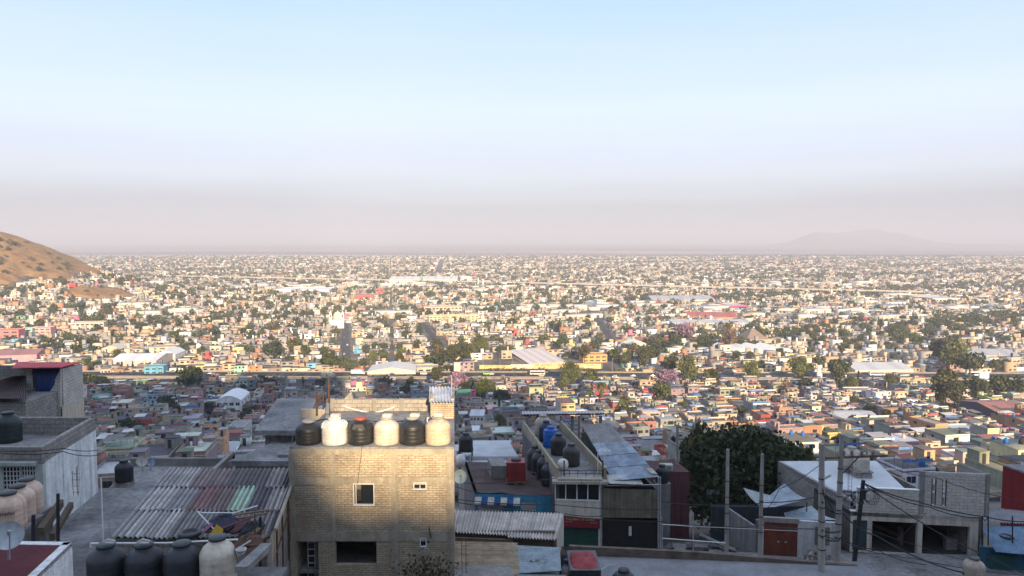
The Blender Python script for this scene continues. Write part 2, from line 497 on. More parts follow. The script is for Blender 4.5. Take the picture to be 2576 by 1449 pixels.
def make_light():
    w = bpy.data.worlds.new('World'); scene.world = w; w.use_nodes = True
    nt = w.node_tree; bg = nt.nodes['Background']
    sky = nt.nodes.new('ShaderNodeTexSky'); sky.sky_type = 'NISHITA'; sky.sun_disc = False
    sky.sun_elevation = EL; sky.sun_rotation = math.pi - AZ; sky.altitude = 2200
    sky.air_density = 1.0; sky.dust_density = 1.2; sky.ozone_density = 1.5
    nt.links.new(sky.outputs[0], bg.inputs['Color'])
    bg.inputs['Strength'].default_value = SKYS
    # dusty city air: the lower sky is paler and pinker than a clean atmosphere
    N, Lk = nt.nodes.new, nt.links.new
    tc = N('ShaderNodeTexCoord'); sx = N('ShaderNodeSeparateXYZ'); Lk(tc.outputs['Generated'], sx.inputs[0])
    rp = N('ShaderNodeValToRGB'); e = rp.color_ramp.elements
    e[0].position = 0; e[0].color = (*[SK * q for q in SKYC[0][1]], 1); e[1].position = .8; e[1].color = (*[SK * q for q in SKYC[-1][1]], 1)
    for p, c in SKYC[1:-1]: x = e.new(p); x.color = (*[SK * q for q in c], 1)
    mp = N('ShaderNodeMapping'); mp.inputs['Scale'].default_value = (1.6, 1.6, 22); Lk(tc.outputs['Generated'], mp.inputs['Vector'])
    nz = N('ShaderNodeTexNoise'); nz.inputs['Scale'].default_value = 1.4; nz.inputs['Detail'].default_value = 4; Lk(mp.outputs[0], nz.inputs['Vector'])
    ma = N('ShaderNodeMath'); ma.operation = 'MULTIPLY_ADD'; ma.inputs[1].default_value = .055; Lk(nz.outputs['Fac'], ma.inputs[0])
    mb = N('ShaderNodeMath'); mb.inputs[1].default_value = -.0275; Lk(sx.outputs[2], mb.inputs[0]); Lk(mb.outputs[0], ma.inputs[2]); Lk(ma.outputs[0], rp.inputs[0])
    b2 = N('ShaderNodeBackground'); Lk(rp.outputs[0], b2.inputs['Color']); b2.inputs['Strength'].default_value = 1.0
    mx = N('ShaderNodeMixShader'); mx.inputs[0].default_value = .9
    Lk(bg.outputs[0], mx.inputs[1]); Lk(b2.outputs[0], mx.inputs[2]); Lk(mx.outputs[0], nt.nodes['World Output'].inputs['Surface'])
    L = bpy.data.lights.new('sun', 'SUN'); L.energy = SUNS; L.angle = R(.8); L.color = (1.0, .77, .48)
    o = bpy.data.objects.new('sun', L); col.objects.link(o)
    d = Vector((SA * math.cos(EL), -CA * math.cos(EL), math.sin(EL)))
    o.rotation_euler = d.to_track_quat('Z', 'Y').to_euler(); o.location = d * 200
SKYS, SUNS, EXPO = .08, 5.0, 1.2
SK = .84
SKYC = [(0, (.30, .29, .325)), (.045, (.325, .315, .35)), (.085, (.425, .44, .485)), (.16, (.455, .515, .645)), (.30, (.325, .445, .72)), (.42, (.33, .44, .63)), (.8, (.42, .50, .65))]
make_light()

cam = bpy.data.cameras.new('camera'); cam.sensor_width = 36; cam.lens = FPX / 2576 * 36
cam.clip_start = .3; cam.clip_end = 80000
co = bpy.data.objects.new('camera', cam); col.objects.link(co)
co.location = (0, 0, 0); co.rotation_euler = (math.pi / 2 - PITCH, 0, 0)
scene.camera = co
scene.view_settings.view_transform = 'Standard'; scene.view_settings.look = 'None'
scene.view_settings.exposure = EXPO; scene.view_settings.gamma = 1
scene.cycles.use_denoising = True
try: scene.cycles.denoiser = 'OPENIMAGEDENOISE'
except Exception: pass
scene.cycles.max_bounces = 5; scene.cycles.diffuse_bounces = 3; scene.cycles.volume_bounces = 0
scene.cycles.transparent_max_bounces = 8
# ------------------------------------------------------------------ the town
TH = math.atan(.164)          # every street grid is turned by this much to the left
CT, ST = math.cos(TH), math.sin(TH)
def uv2xy(u, v): return u * CT - v * ST, u * ST + v * CT
def xy2uv(x, y): return x * CT + y * ST, -x * ST + y * CT

WALLS = [  # name, colour, weight
 ('grey cement', (.30, .275, .25), 20), ('bare block', (.27, .25, .235), 9), ('cream', (.60, .50, .36), 13), ('beige', (.47, .38, .28), 12), ('white', (.72, .70, .66), 12),
 ('brick', (.36, .20, .13), 8), ('tan', (.45, .33, .22), 8), ('pale pink', (.60, .42, .40), 2.2), ('bright pink', (.58, .17, .28), .9), ('salmon', (.56, .32, .22), 2), ('orange', (.55, .27, .11), 1.4),
 ('yellow', (.62, .47, .2), 2), ('mint green', (.38, .54, .44), .9), ('green', (.22, .38, .2), .6), ('pale blue', (.42, .50, .56), 1.1), ('sky blue', (.16, .38, .58), .6), ('deep red', (.40, .08, .07), 1.6), ('lilac', (.42, .35, .46), .4)]
WW = np.array([w[2] for w in WALLS]); WW = WW / WW.sum()
WCUM = np.cumsum(WW)
ROOFS = [((.175, .165, .155), 8), ((.115, .11, .105), 6), ((.25, .23, .205), 5), ((.25, .12, .09), 1.1), ((.55, .54, .53), 1.3), ((.30, .30, .31), 1.4)]
RCUM = np.cumsum([r[1] for r in ROOFS]); RCUM = RCUM / RCUM[-1]
GLASS = (.02, .024, .03)

EXCL = []      # (disp polygons on the ground) areas kept free: circles (x, y, r) and boxes (x0, x1, y0, y1)
EXBOX = []
def excluded(x, y, r=4):
    for a in EXCL:
        if (x - a[0]) ** 2 + (y - a[1]) ** 2 < (a[2] + r) ** 2: return True
    for b in EXBOX:
        if b[0] - r < x < b[1] + r and b[2] - r < y < b[3] + r: return True
    return False

STREETS = [(at(868, 800, 930).x, 930, at(872, 925, 605).x, 605, 8), (Xat(1062, 815, 920), 920, Xat(1125, 892, 672), 672, 7),
           (Xat(1478, 775, 1130), 1130, Xat(1550, 870, 725), 725, 7.5), (Xat(1100, 690, 2219), 2219, Xat(1112, 652, 3900), 3900, 16),
           (Xat(860, 880, 480), 500, Xat(905, 1000, 430), 440, 5)]
def in_street(x, y, r=3.5):
    for x0, y0, x1, y1, w in STREETS:
        t = (y - y0) / (y1 - y0)
        if -.02 < t < 1.02 and abs(x - (x0 + (x1 - x0) * t)) < w / 2 + r + abs(y1 - y0) * 0: return True
    return False

SKYLINE = [(-50, 910), (205, 912), (206, 1047), (240, 1050), (241, 1230), (400, 1180), (415, 1162), (570, 1162), (640, 1150), (645, 1010), (728, 1010), (820, 1003), (1142, 995), (1143, 1190), (1183, 1190), (1184, 1122),
           (1312, 1120), (1313, 1036), (1520, 1032), (1530, 1064), (1655, 1200), (1720, 1190), (1721, 1090), (1760, 1045), (1960, 1060), (2010, 1100), (2020, 1160), (2200, 1158), (2310, 1235), (2311, 1187), (2480, 1190), (2523, 1275), (2524, 1170), (2600, 1200)]
SKX = [p[0] for p in SKYLINE]; SKY_ = [p[1] for p in SKYLINE]
def hidden(x, y): return y > np.interp(x, SKX, SKY_) - 2

rh = random.Random(11)
def pick(cum): return int(np.searchsorted(cum, rh.random()))

def house_parts(w, d, side, near):
    """a flat-roofed self-built house about its base centre, front towards -y; returns parts, what it is, and rooftop tank spots"""
    wi = pick(WCUM)
    if near and wi > 6 and rh.random() < .8: wi = rh.choice((0, 2, 3, 3, 4, 5, 6))
    wn, wc, _ = WALLS[wi]
    wc = tuple(c * rh.uniform(.82, 1.15) for c in wc)
    rc = ROOFS[pick(RCUM)][0]
    rc = tuple(c * rh.uniform(.8, 1.15) for c in rc)
    sc = wc if rh.random() < .45 else tuple(c * rh.uniform(.85, 1.1) for c in (WALLS[0][1] if rh.random() < .7 else WALLS[5][1]))
    fc = wc
    n = rh.choices((1, 2, 3), (.34, .5, .16))[0]
    sh = rh.uniform(2.5, 2.9)
    P = {}
    def part(nm): return P.setdefault(nm, []) 
    wall = MB(); roof = MB()
    info = {'wall': wn, 'n': n, 'extras': []}
    blocks = []
    hw, hd = w / 2, d / 2
    if n >= 2 and rh.random() < .45:
        k = rh.choice(('back', 'left', 'right'))
        blocks.append((-hw, hw, -hd, hd, -3, sh * (n - 1)))
        f = rh.uniform(.45, .65)
        b2 = {'back': (-hw, hw, hd - d * f, hd), 'left': (-hw, -hw + w * f, -hd, hd), 'right': (hw - w * f, hw, -hd, hd)}[k]
        blocks.append((*b2, sh * (n - 1), sh * n))
        info['extras'].append('set-back top floor' if k == 'back' else 'half-built top floor')
    else:
        blocks.append((-hw, hw, -hd, hd, -3, sh * n))
    def shell(x0, x1, y0, y1, z0, z1):
        wall.quad((x0, y0, z0), (x1, y0, z0), (x1, y0, z1), (x0, y0, z1), fc)
        wall.quad((x1, y0, z0), (x1, y1, z0), (x1, y1, z1), (x1, y0, z1), sc)
        wall.quad((x1, y1, z0), (x0, y1, z0), (x0, y1, z1), (x1, y1, z1), sc)
        wall.quad((x0, y1, z0), (x0, y0, z0), (x0, y0, z1), (x0, y1, z1), sc)
    for i, (x0, x1, y0, y1, z0, z1) in enumerate(blocks):
        pr = rh.choice((0, .35, .5, .8))
        shell(x0, x1, y0, y1, z0, z1)
        o = rh.choice((.04, .12, .3))
        roof.box(x0 - .04, x1 + .04, y0 - o, y1 + .04, z1, z1 + .16, rc)
        if pr and not (i == 0 and len(blocks) > 1 and rh.random() < .5):
            t = .15; a, b = z1 + .16, z1 + .16 + pr
            wall.box(x0, x1, y0, y0 + t, a, b, fc)
            wall.box(x0, x0 + t, y0 + t, y1 - t, a, b, sc); wall.box(x1 - t, x1, y0 + t, y1 - t, a, b, sc)
            wall.box(x0, x1, y1 - t, y1, a, b, sc)
    top = blocks[-1]; z = top[5] + .16
    tw, td = top[1] - top[0], top[3] - top[2]
    wins = []
    fr = (.6, .6, .58) if rh.random() < .6 else (.1, .09, .08)
    def win(p, q, z0, h, nx, ny):
        m = MB()
        x0, y0 = p; x1, y1 = q
        e = Vector((x1 - x0, y1 - y0)).normalized() * .07
        o = .02
        def Q(ax, ay, bx, by, a, b, oo, k): m.quad((ax + nx * oo, ay + ny * oo, a), (bx + nx * oo, by + ny * oo, a), (bx + nx * oo, by + ny * oo, b), (ax + nx * oo, ay + ny * oo, b), k)
        Q(x0 - e.x, y0 - e.y, x1 + e.x, y1 + e.y, z0 - .08, z0 + h + .08, .025, fr)
        Q(x0, y0, x1, y1, z0, z0 + h, .04, GLASS)
        xm, ym = (x0 + x1) / 2, (y0 + y1) / 2
        Q(xm - e.x * .4, ym - e.y * .4, xm + e.x * .4, ym + e.y * .4, z0, z0 + h, .05, fr)
        wins.append(m)
    for bi, (x0, x1, y0, y1, z0, z1) in enumerate(blocks):
        fl0 = 0 if z0 < 0 else int(round(z0 / sh))
        for fl in range(fl0, int(round(z1 / sh))):
            zb = fl * sh + rh.uniform(.8, 1.05)
            k = rh.choice((1, 2, 2, 3)) if x1 - x0 > 5 else rh.choice((0, 1, 1))
            for j in range(k):
                c = x0 + (x1 - x0) * (j + .5 + rh.uniform(-.12, .12)) / k; ww = rh.uniform(.5, .95)
                if fl == 0 and j == 0 and bi == 0: continue
                win((c - ww, y0), (c + ww, y0), zb, rh.uniform(.9, 1.35), 0, -1)
            if rh.random() < .55:
                c = y0 + (y1 - y0) * rh.uniform(.3, .7); ww = rh.uniform(.4, .7)
                if side > 0: win((x1, c - ww), (x1, c + ww), zb, 1.0, 1, 0)
                else: win((x0, c + ww), (x0, c - ww), zb, 1.0, -1, 0)
    # street door or garage gate
    dk = rh.choice(((.08, .08, .09), (.25, .06, .05), (.5, .5, .5), (.08, .15, .25), (.12, .09, .06)))
    dw = rh.choice((.5, .55, 1.2, 1.3)); dx = -hw + w / 6 + rh.uniform(0, .4)
    dx = max(dx, -hw + dw + .15)
    door = MB().box(dx - dw, dx + dw, -hd - .05, -hd + .02, 0, 2.1, dk)
    door.box(dx - .03, dx + .03, -hd - .08, -hd - .05, .05, 2.05, tuple(c * .6 for c in dk))
    P['door'] = [door]
    if rh.random() < .45 and tw > 3.5 and td > 4:
        a = rh.uniform(2, 2.6); b = rh.uniform(2.2, 3.2)
        hx = rh.choice((top[0] + .2, top[1] - a - .2)); hy = top[3] - b - .2
        m = MB().box(hx, hx + a, hy, hy + b, z, z + 2.2, sc).box(hx - .12, hx + a + .12, hy - .12, hy + b + .12, z + 2.2, z + 2.32, rc)
        m.box(hx + .6, hx + 1.4, hy - .02, hy + .1, z, z + 1.9, (.05, .05, .05))
        P['stair_hut'] = [m]; info['extras'].append('stair hut')
    if rh.random() < .3:
        k = rh.choice(((.55, .55, .55), (.34, .34, .35), (.30, .13, .1), (.2, .19, .18)))
        x0, x1 = top[0] + .2, top[0] + tw * rh.uniform(.4, .95); y0 = top[2] + .2; y1 = y0 + td * rh.uniform(.3, .6)
        m = MB(); h = rh.uniform(1.9, 2.3)
        m.prism(((x0, y0), (x1, y0), (x1, y1), (x0, y1)), [z + h, z + h, z + h + .3, z + h + .3], [z + h + .04, z + h + .04, z + h + .34, z + h + .34], k)
        for px, py in ((x0, y0), (x1, y0), (x0, y1), (x1, y1)): m.box(px - .04, px + .04, py - .04, py + .04, z, z + h, (.2, .2, .2))
        P['tin_canopy'] = [m]; info['extras'].append('tin roof canopy')
    if rh.random() < .35:
        m = MB()
        for px in (top[0] + .15, top[1] - .15):
            for py in (top[2] + .15, top[3] - .15):
                for q in (-.06, .06): m.tube((px + q, py, z - .1), (px + q, py, z + rh.uniform(.8, 1.4)), .02, 3, (.12, .07, .05))
        P['rebar'] = [m]
    tanks = []
    for _ in range(rh.choice((0, 1, 1, 1, 2))):
        tanks.append((rh.uniform(top[0] + .7, top[1] - .7), rh.uniform(top[2] + .7, top[3] - .7), z, rh.choice(('black', 'black', 'black', 'beige', 'beige', 'white', 'blue'))))
    if rh.random() < .3:
        m = MB()
        m.path([(top[0] + .3, top[2] + .4, z), (top[0] + .3, top[2] + .4, z + 1.9)], .03, 4, (.3, .3, .3)); m.path([(top[1] - .3, top[2] + .4, z), (top[1] - .3, top[2] + .4, z + 1.9)], .03, 4, (.3, .3, .3))
        m.box(top[0] + .3, top[1] - .3, top[2] + .39, top[2] + .41, z + 1.0 + rh.uniform(0, .4), z + 1.84, rh.choice(((.7, .7, .7), (.5, .1, .12), (.1, .2, .45), (.6, .55, .45))))
        P['clothes_line'] = [m]; info['extras'].append('laundry line')
    P['wall'] = [wall]; P['roof'] = [roof]; P['window'] = wins
    info['h'] = top[5]
    return P, info, tanks

TANKC = {'black': (.022, .024, .028), 'beige': (.52, .41, .30), 'white': (.72, .69, .66), 'blue': (.03, .13, .42)}
def tank_profile(r, h):
    p = [(r * .97, 0), (r, .03)]
    zb = h * .66
    for i in range(1, 5):
        q = zb * i / 4.6
        p += [(r, q - .03), (r * 1.006, q - .015), (r * 1.006, q + .015), (r, q + .03)]
    p += [(r, zb), (r * .97, zb + h * .04), (r * .80, zb + h * .14), (r * .52, zb + h * .215), (r * .47, zb + h * .225), (r * .47, zb + h * .285)]
    return p

def scan_rows():
    """rows of lots following the street grid, near rows first"""
    lots = []
    v = 40.0; row = 0
    while v < 640:
        d = rh.uniform(8.5, 12)
        u = -760 + rh.uniform(0, 5); cnt = 0; blk = rh.randint(7, 11)
        while u < 800:
            w = rh.uniform(5.6, 10.5)
            x, y = uv2xy(u + w / 2, v + d / 2)
            if y > 118 and abs(x) < .74 * y + 14 and y < 585:
                lots.append((x, y, w, d * rh.uniform(.8, 1.0)))
            u += w + (.0 if rh.random() < .7 else rh.uniform(.2, 2.5)); cnt += 1
            if cnt == blk: u += rh.uniform(5.5, 8); cnt = 0; blk = rh.randint(7, 11)
        v += d + (rh.uniform(.5, 2) if row % 2 == 0 else rh.uniform(5, 7)); row += 1
    return lots

MASSV, MASSF, MASSC = [], [], []
def mass_add(ms, x, y, z, rot):
    c, s = math.cos(rot), math.sin(rot)
    for m in ms:
        if not m.v: continue
        base = sum(len(a) for a in MASSV[-1:]) * 0
        V = np.array(m.v)
        W = np.stack([V[:, 0] * c - V[:, 1] * s + x, V[:, 0] * s + V[:, 1] * c + y, V[:, 2] + z], -1)
        MASSV.append(W); MASSF.append(m.f); MASSC.append(m.c)
# ------------------------------------------------------------------ buildings one can single out in the town
LANDM = []     # (disp x, disp y, phrase)
def landmark(x, y, phrase): LANDM.append((x, y, phrase))

def frame_at(xa, xb, ybase, Y=None):
    p = ground_pt((xa + xb) / 2, ybase)
    Y = Y or p.y
    x0, x1 = Xat(xa, ybase, Y), Xat(xb, ybase, Y)
    return Y, (x0 + x1) / 2, x1 - x0, gz1((x0 + x1) / 2, Y)

def building(name, label, cat, xa, xb, ybase, ytop, depth, wc, rc, storeys=1, ncol=0, rot=TH, roof='flat', group=None, wincol=(.02, .024, .03), sidewin=0, door=None, framec=(.6, .6, .58), Y=None, band=None, parapet=.5, excl=True, sidec=None):
    Y, cx, w, z0 = frame_at(xa, xb, ybase, Y)
    zt = Zat(ytop, Y)
    h = max(2.2, zt - z0)
    w = w / math.cos(rot) if abs(rot) < .6 else w
    t = thing(name, label, cat, (cx, Y, z0), group, rot)
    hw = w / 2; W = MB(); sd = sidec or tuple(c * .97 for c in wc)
    W.quad((-hw, 0, -4), (hw, 0, -4), (hw, 0, h), (-hw, 0, h), wc)
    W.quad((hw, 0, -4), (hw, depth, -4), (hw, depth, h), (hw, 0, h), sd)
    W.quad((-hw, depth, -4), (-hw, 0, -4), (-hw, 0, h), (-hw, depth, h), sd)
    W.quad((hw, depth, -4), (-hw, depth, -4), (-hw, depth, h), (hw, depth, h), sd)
    rf = MB()
    if roof == 'flat':
        rf.box(-hw - .1, hw + .1, -.1, depth + .1, h, h + .2, rc)
        if parapet:
            W.box(-hw, hw, 0, .2, h + .2, h + .2 + parapet, wc); W.box(-hw, hw, depth - .2, depth, h + .2, h + .2 + parapet, wc)
            W.box(-hw, -hw + .2, .2, depth - .2, h + .2, h + .2 + parapet, sd); W.box(hw - .2, hw, .2, depth - .2, h + .2, h + .2 + parapet, sd)
    elif roof == 'gable':      # ridge runs away from the viewer
        k = w * .08
        W.add([(-hw, 0, h), (hw, 0, h), (0, 0, h + k)], [(0, 1, 2)], wc); W.add([(-hw, depth, h), (hw, depth, h), (0, depth, h + k)], [(2, 1, 0)], wc)
        for q in (-1, 1):
            rf.prism(((q * (hw + .3), -.4), (0, -.4), (0, depth + .4), (q * (hw + .3), depth + .4))[::q], [a for a in ((h - .1, h + k, h + k, h - .1))[::q]], [a + .15 for a in ((h - .1, h + k, h + k, h - .1))[::q]], rc)
    elif roof == 'gablex':     # ridge runs across the view
        k = depth * .08
        for y0, y1, za, zb in ((-.4, depth / 2, h - .1, h + k), (depth / 2, depth + .4, h + k, h - .1)):
            n = max(2, int(w / 6))
            for i in range(n):
                a, b = -hw - .3 + (w + .6) * i / n, -hw - .3 + (w + .6) * (i + 1) / n
                kc = tuple(c * (.86 if i % 3 == 2 else 1.0) for c in rc)
                rf.prism(((a, y0), (b, y0), (b, y1), (a, y1)), [za, za, zb, zb], [za + .12, za + .12, zb + .12, zb + .12], kc)
        for q in (-hw, hw):
            W.add([(q, 0, h), (q, depth, h), (q, depth / 2, h + k)], [(0, 1, 2)], sd)
    elif roof == 'vault':      # barrel vault, axis away from the viewer
        n = 14; k = w * .2
        pts = [(-hw - .2 + (w + .4) * i / n, h + k * math.sin(math.pi * i / n)) for i in range(n + 1)]
        for (a, za), (b, zb) in zip(pts[:-1], pts[1:]):
            rf.prism(((a, -.3), (b, -.3), (b, depth + .3), (a, depth + .3)), [za, zb, zb, za], [za + .15, zb + .15, zb + .15, za + .15], rc)
        vs = [(a, 0, z) for a, z in pts]
        W.add(vs, [tuple(range(len(vs) - 1, -1, -1))], wc)
    elif roof == 'slope':
        n = max(3, int(w / 4))
        for i in range(n):
            a, b = -hw - .3 + (w + .6) * i / n, -hw - .3 + (w + .6) * (i + 1) / n
            kc = tuple(c * (.84 if i % 2 else 1.0) for c in rc)
            rf.prism(((a, -.4), (b, -.4), (b, depth + .4), (a, depth + .4)), [h, h, h + depth * .04, h + depth * .04], [h + .1, h + .1, h + depth * .04 + .1, h + depth * .04 + .1], kc)
    W.build('wall', M['paint'], t, local=True); rf.build('roof', M['tin' if roof != 'flat' else 'paint'], t, local=True)
    sh = h / max(1, storeys)
    if band:
        b = MB()
        for s in range(1, storeys + 1): b.box(-hw - .05, hw + .05, -.12, 0, s * sh - .35, s * sh - .05, band)
        b.build('cornice', M['paint'], t, local=True)
    for s in range(storeys):
        for i in range(ncol):
            c = -hw + w * (i + .5) / ncol; ww = w / ncol * .32; zb = s * sh + sh * .34; hh = sh * .38
            m = MB().box(c - ww - .08, c + ww + .08, -.03, .0, zb - .08, zb + hh + .08, framec).box(c - ww, c + ww, -.05, -.03, zb, zb + hh, wincol)
            m.box(c - .04, c + .04, -.07, -.05, zb, zb + hh, framec)
            m.build('window', M['paint'], t, local=True)
        for i in range(sidewin):
            q = 1 if cx < 0 else -1
            c = depth * (i + .5) / sidewin; ww = min(.8, depth / sidewin * .3); zb = s * sh + sh * .38; hh = sh * .34
            x0, x1 = sorted((q * hw, q * (hw + .04)))
            MB().box(x0, x1, c - ww, c + ww, zb, zb + hh, wincol).build('window', M['paint'], t, local=True)
    if door:
        c, dw, dh, dc = door
        MB().box(-hw + w * c - dw / 2, -hw + w * c + dw / 2, -.06, 0, 0, dh, dc).build('door', M['paint'], t, local=True)
    if excl:
        a = max(w, depth)
        cxx, cyy = cx - ST * depth / 2, Y + CT * depth / 2
        nx = max(1, int(round(w / 6))); ny = max(1, int(round(depth / 6)))
        for i in range(nx):
            for j in range(-1, ny):
                u = -hw + w * (i + .5) / nx; v = depth * (j + .5) / ny
                EXCL.append((cx + u * math.cos(rot) - v * math.sin(rot), Y + u * math.sin(rot) + v * math.cos(rot), 3.2))
    return t

WH, TIN, GREY, RED = (.70, .69, .68), (.46, .47, .50), (.30, .285, .27), (.34, .10, .075)
CREAM = (.62, .52, .38)
B = building
B('vaulted_warehouse', 'white three-storey warehouse with a white barrel vault, below the highway', 'warehouse', 546, 605, 1046, 1008, 22, WH, (.74, .74, .74), 2, 4, roof='vault', rot=.12, sidewin=3)
landmark(585, 1015, 'the white vaulted warehouse')
B('sheet_metal_hall', 'wide low hall with white ribbed roof left of the highway', 'hall', 278, 392, 922, 908, 40, (.5, .45, .4), (.70, .70, .70), roof='gablex', rot=.05)
landmark(340, 900, 'the wide white-roofed hall')
B('vaulted_hall', 'white vaulted hall beside a pale block, behind the wide ribbed roof', 'hall', 392, 440, 905, 893, 26, WH, (.66, .66, .66), roof='vault', rot=.1)
B('pale_block_building', 'tall pale windowless block behind the wide white-roofed hall', 'building', 378, 440, 888, 874, 14, (.55, .47, .38), GREY, 2, 3)
B('tiled_roof_hall', 'pink walled hall with dark red sheet roof at the left edge', 'hall', -10, 85, 912, 893, 34, (.55, .3, .35), (.33, .16, .14), roof='gablex', rot=.25)
B('arched_roof_sports_hall', 'cream arched roof sports hall in front of the sunlit slope', 'hall', 255, 300, 890, 880, 20, (.55, .48, .36), (.6, .55, .45), roof='vault')
B('arcade_house', 'white two-storey house with rows of dark arches beside the brick building', 'house', 1182, 1216, 1081, 1046, 11, (.66, .62, .57), (.5, .52, .55), 2, 4, rot=-.03, roof='slope')
landmark(1200, 1060, 'the white arcaded house')
B('ochre_wall_house', 'blank ochre yellow house standing in shade below the white arcaded house', 'house', 1214, 1250, 1108, 1077, 9, (.52, .33, .10), GREY, 1, 0, rot=-.02)
landmark(1232, 1090, 'the blank ochre house')
B('pink_chapel', 'small pink chapel with crossing gabled roofs in the shaded town', 'chapel', 1228, 1256, 1046, 1030, 10, (.6, .34, .36), (.58, .36, .38), roof='gable')
B('striped_roof_shed', 'shed with a white ribbed roof and red back wall below the arcaded house', 'shed', 1146, 1202, 1106, 1091, 12, (.45, .1, .12), (.62, .63, .66), roof='slope', rot=-.02)
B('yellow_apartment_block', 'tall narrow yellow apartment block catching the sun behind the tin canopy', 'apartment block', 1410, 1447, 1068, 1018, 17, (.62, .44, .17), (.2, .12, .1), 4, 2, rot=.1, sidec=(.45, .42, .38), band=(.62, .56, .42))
landmark(1430, 1035, 'the tall yellow apartment block')
B('blue_corner_house', 'sky blue house with a row of white framed windows beyond the garage', 'house', 2366, 2424, 1186, 1160, 9, (.13, .42, .66), (.45, .1, .1), 1, 5, rot=.0, framec=(.75, .75, .75), door=(.75, 1.2, 2.1, (.05, .1, .2)))
landmark(2395, 1165, 'the sky blue house')
B('pink_side_house', 'salmon pink house attached right of the sky blue house', 'house', 2424, 2450, 1180, 1162, 8, (.6, .24, .2), (.4, .12, .1), 1, 2, rot=.0)
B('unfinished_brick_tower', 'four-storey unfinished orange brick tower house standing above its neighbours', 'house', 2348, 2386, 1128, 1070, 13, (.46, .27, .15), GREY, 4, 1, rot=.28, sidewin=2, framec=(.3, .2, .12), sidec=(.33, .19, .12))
landmark(2367, 1090, 'the brick tower house')
B('market_hall', 'long cream and brick market hall with a central clock gable', 'market hall', 2392, 2508, 1120, 1098, 18, (.62, .54, .46), (.48, .48, .53), 1, 14, rot=.06, band=(.35, .15, .1), wincol=(.12, .05, .04), framec=(.4, .2, .14))
landmark(2450, 1105, 'the long market hall')
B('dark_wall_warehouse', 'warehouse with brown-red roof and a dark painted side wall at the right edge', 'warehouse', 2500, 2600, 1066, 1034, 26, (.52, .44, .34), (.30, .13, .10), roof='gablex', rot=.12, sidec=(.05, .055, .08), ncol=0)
landmark(2520, 1045, 'the red-roofed warehouse at the edge')
B('grey_roof_depot', 'long depot with plain grey roof just beyond the highway', 'warehouse', 2150, 2300, 940, 930, 36, (.62, .56, .48), (.50, .50, .51), roof='gablex', rot=.05)
landmark(2220, 930, 'the long grey-roofed depot')
B('ribbed_roof_warehouse', 'warehouse with pink and white ribbed roof behind the lettered wall', 'warehouse', 1330, 1425, 918.5, 913, 62, (.5, .42, .34), (.68, .58, .53), roof='slope', rot=.3)
landmark(1370, 900, 'the ribbed warehouse roof')
B('zigzag_roof_works', 'factory with broken white gabled roofs beside the highway', 'factory', 925, 1045, 944, 934, 30, (.66, .58, .46), (.60, .57, .54), 1, 0, roof='gable', rot=.05)
B('yard_office', 'flat cream yard office with wide canopy right of the broken gabled factory', 'office', 1050, 1105, 938, 926, 14, (.56, .46, .32), (.45, .4, .34), 1, 3)
B('school_block', 'long pale school block with red roof edge among trees', 'school', 1068, 1162, 789, 772, 16, (.56, .48, .37), (.42, .2, .15), 2, 10)
landmark(1115, 780, 'the long school block')
B('yellow_flats', 'row of pale yellow flats with stepped roofs before the school block', 'apartment block', 1080, 1205, 812, 795, 14, (.62, .53, .33), (.5, .45, .35), 3, 12)
B('red_factory', 'strawberry red factory block with white lines in the middle distance', 'factory', 893, 938, 757, 743, 35, (.50, .10, .08), (.42, .2, .18), 2, 0)
landmark(915, 745, 'the red factory')
B('red_factory_tower', 'smaller red works tower right of the strawberry red factory', 'factory', 945, 965, 742, 728, 25, (.48, .1, .08), (.4, .15, .12), 2, 2)
B('long_white_warehouse', 'very long white warehouse left of the strawberry red factory', 'warehouse', 690, 828, 738, 729, 60, WH, (.72, .72, .72), roof='flat', rot=.02)
landmark(760, 733, 'the very long white warehouse')
B('white_office_block', 'white multi-storey office block with blue stripes by the mill silos', 'office', 1159, 1186, 712, 697, 40, (.72, .71, .70), (.6, .6, .62), 3, 4)
B('mill_halls', 'long pale mill halls with silos in the middle distance', 'mill', 980, 1150, 714, 703, 70, (.62, .58, .53), (.62, .62, .6), roof='gablex', rot=.02)
B('white_gable_hall', 'white gabled hall with a bright blank end wall', 'hall', 1503, 1532, 774, 763, 45, (.72, .69, .63), (.55, .58, .62), roof='gable', rot=.35)
landmark(1515, 768, 'the white gabled hall')
B('white_tower_house', 'tall white block with open dark balconies at the head of the street', 'apartment block', 1502, 1524, 774, 756, 18, (.68, .62, .53), GREY, 3, 3)
B('sawtooth_factory', 'grey factory with a row of sawtooth roofs near the viaduct', 'factory', 1640, 1800, 762, 754, 60, (.55, .55, .54), (.40, .40, .42), roof='gablex', rot=.04)
B('red_tile_complex', 'sprawling complex under faded red roofs in the middle distance', 'factory', 1730, 1852, 806, 797, 50, (.45, .28, .22), (.40, .12, .09), roof='gablex', rot=-.15)
landmark(1790, 800, 'the red-roofed complex')
B('blue_gable_halls', 'blue grey hall with shallow gable in front of the red-roofed complex', 'hall', 1690, 1890, 822, 812, 30, (.42, .47, .52), (.44, .44, .46), roof='gablex', rot=.02)
B('magenta_store', 'store with magenta signs and white front in the middle distance', 'store', 1828, 1880, 781, 769, 30, (.55, .07, .16), (.5, .5, .5), 1, 2)
B('school_under_red_roof', 'long dark red sheet roof of a school yard beside leafy trees', 'school', 1598, 1680, 868, 858, 24, (.5, .12, .12), (.36, .1, .09), roof='gablex', rot=-.18)
B('white_dome_tent', 'white swooping tent roof on a low hall above green playing ground', 'hall', 1566, 1640, 884, 874, 16, (.62, .56, .48), (.74, .73, .70), roof='vault')
landmark(1600, 875, 'the white swooping roof')
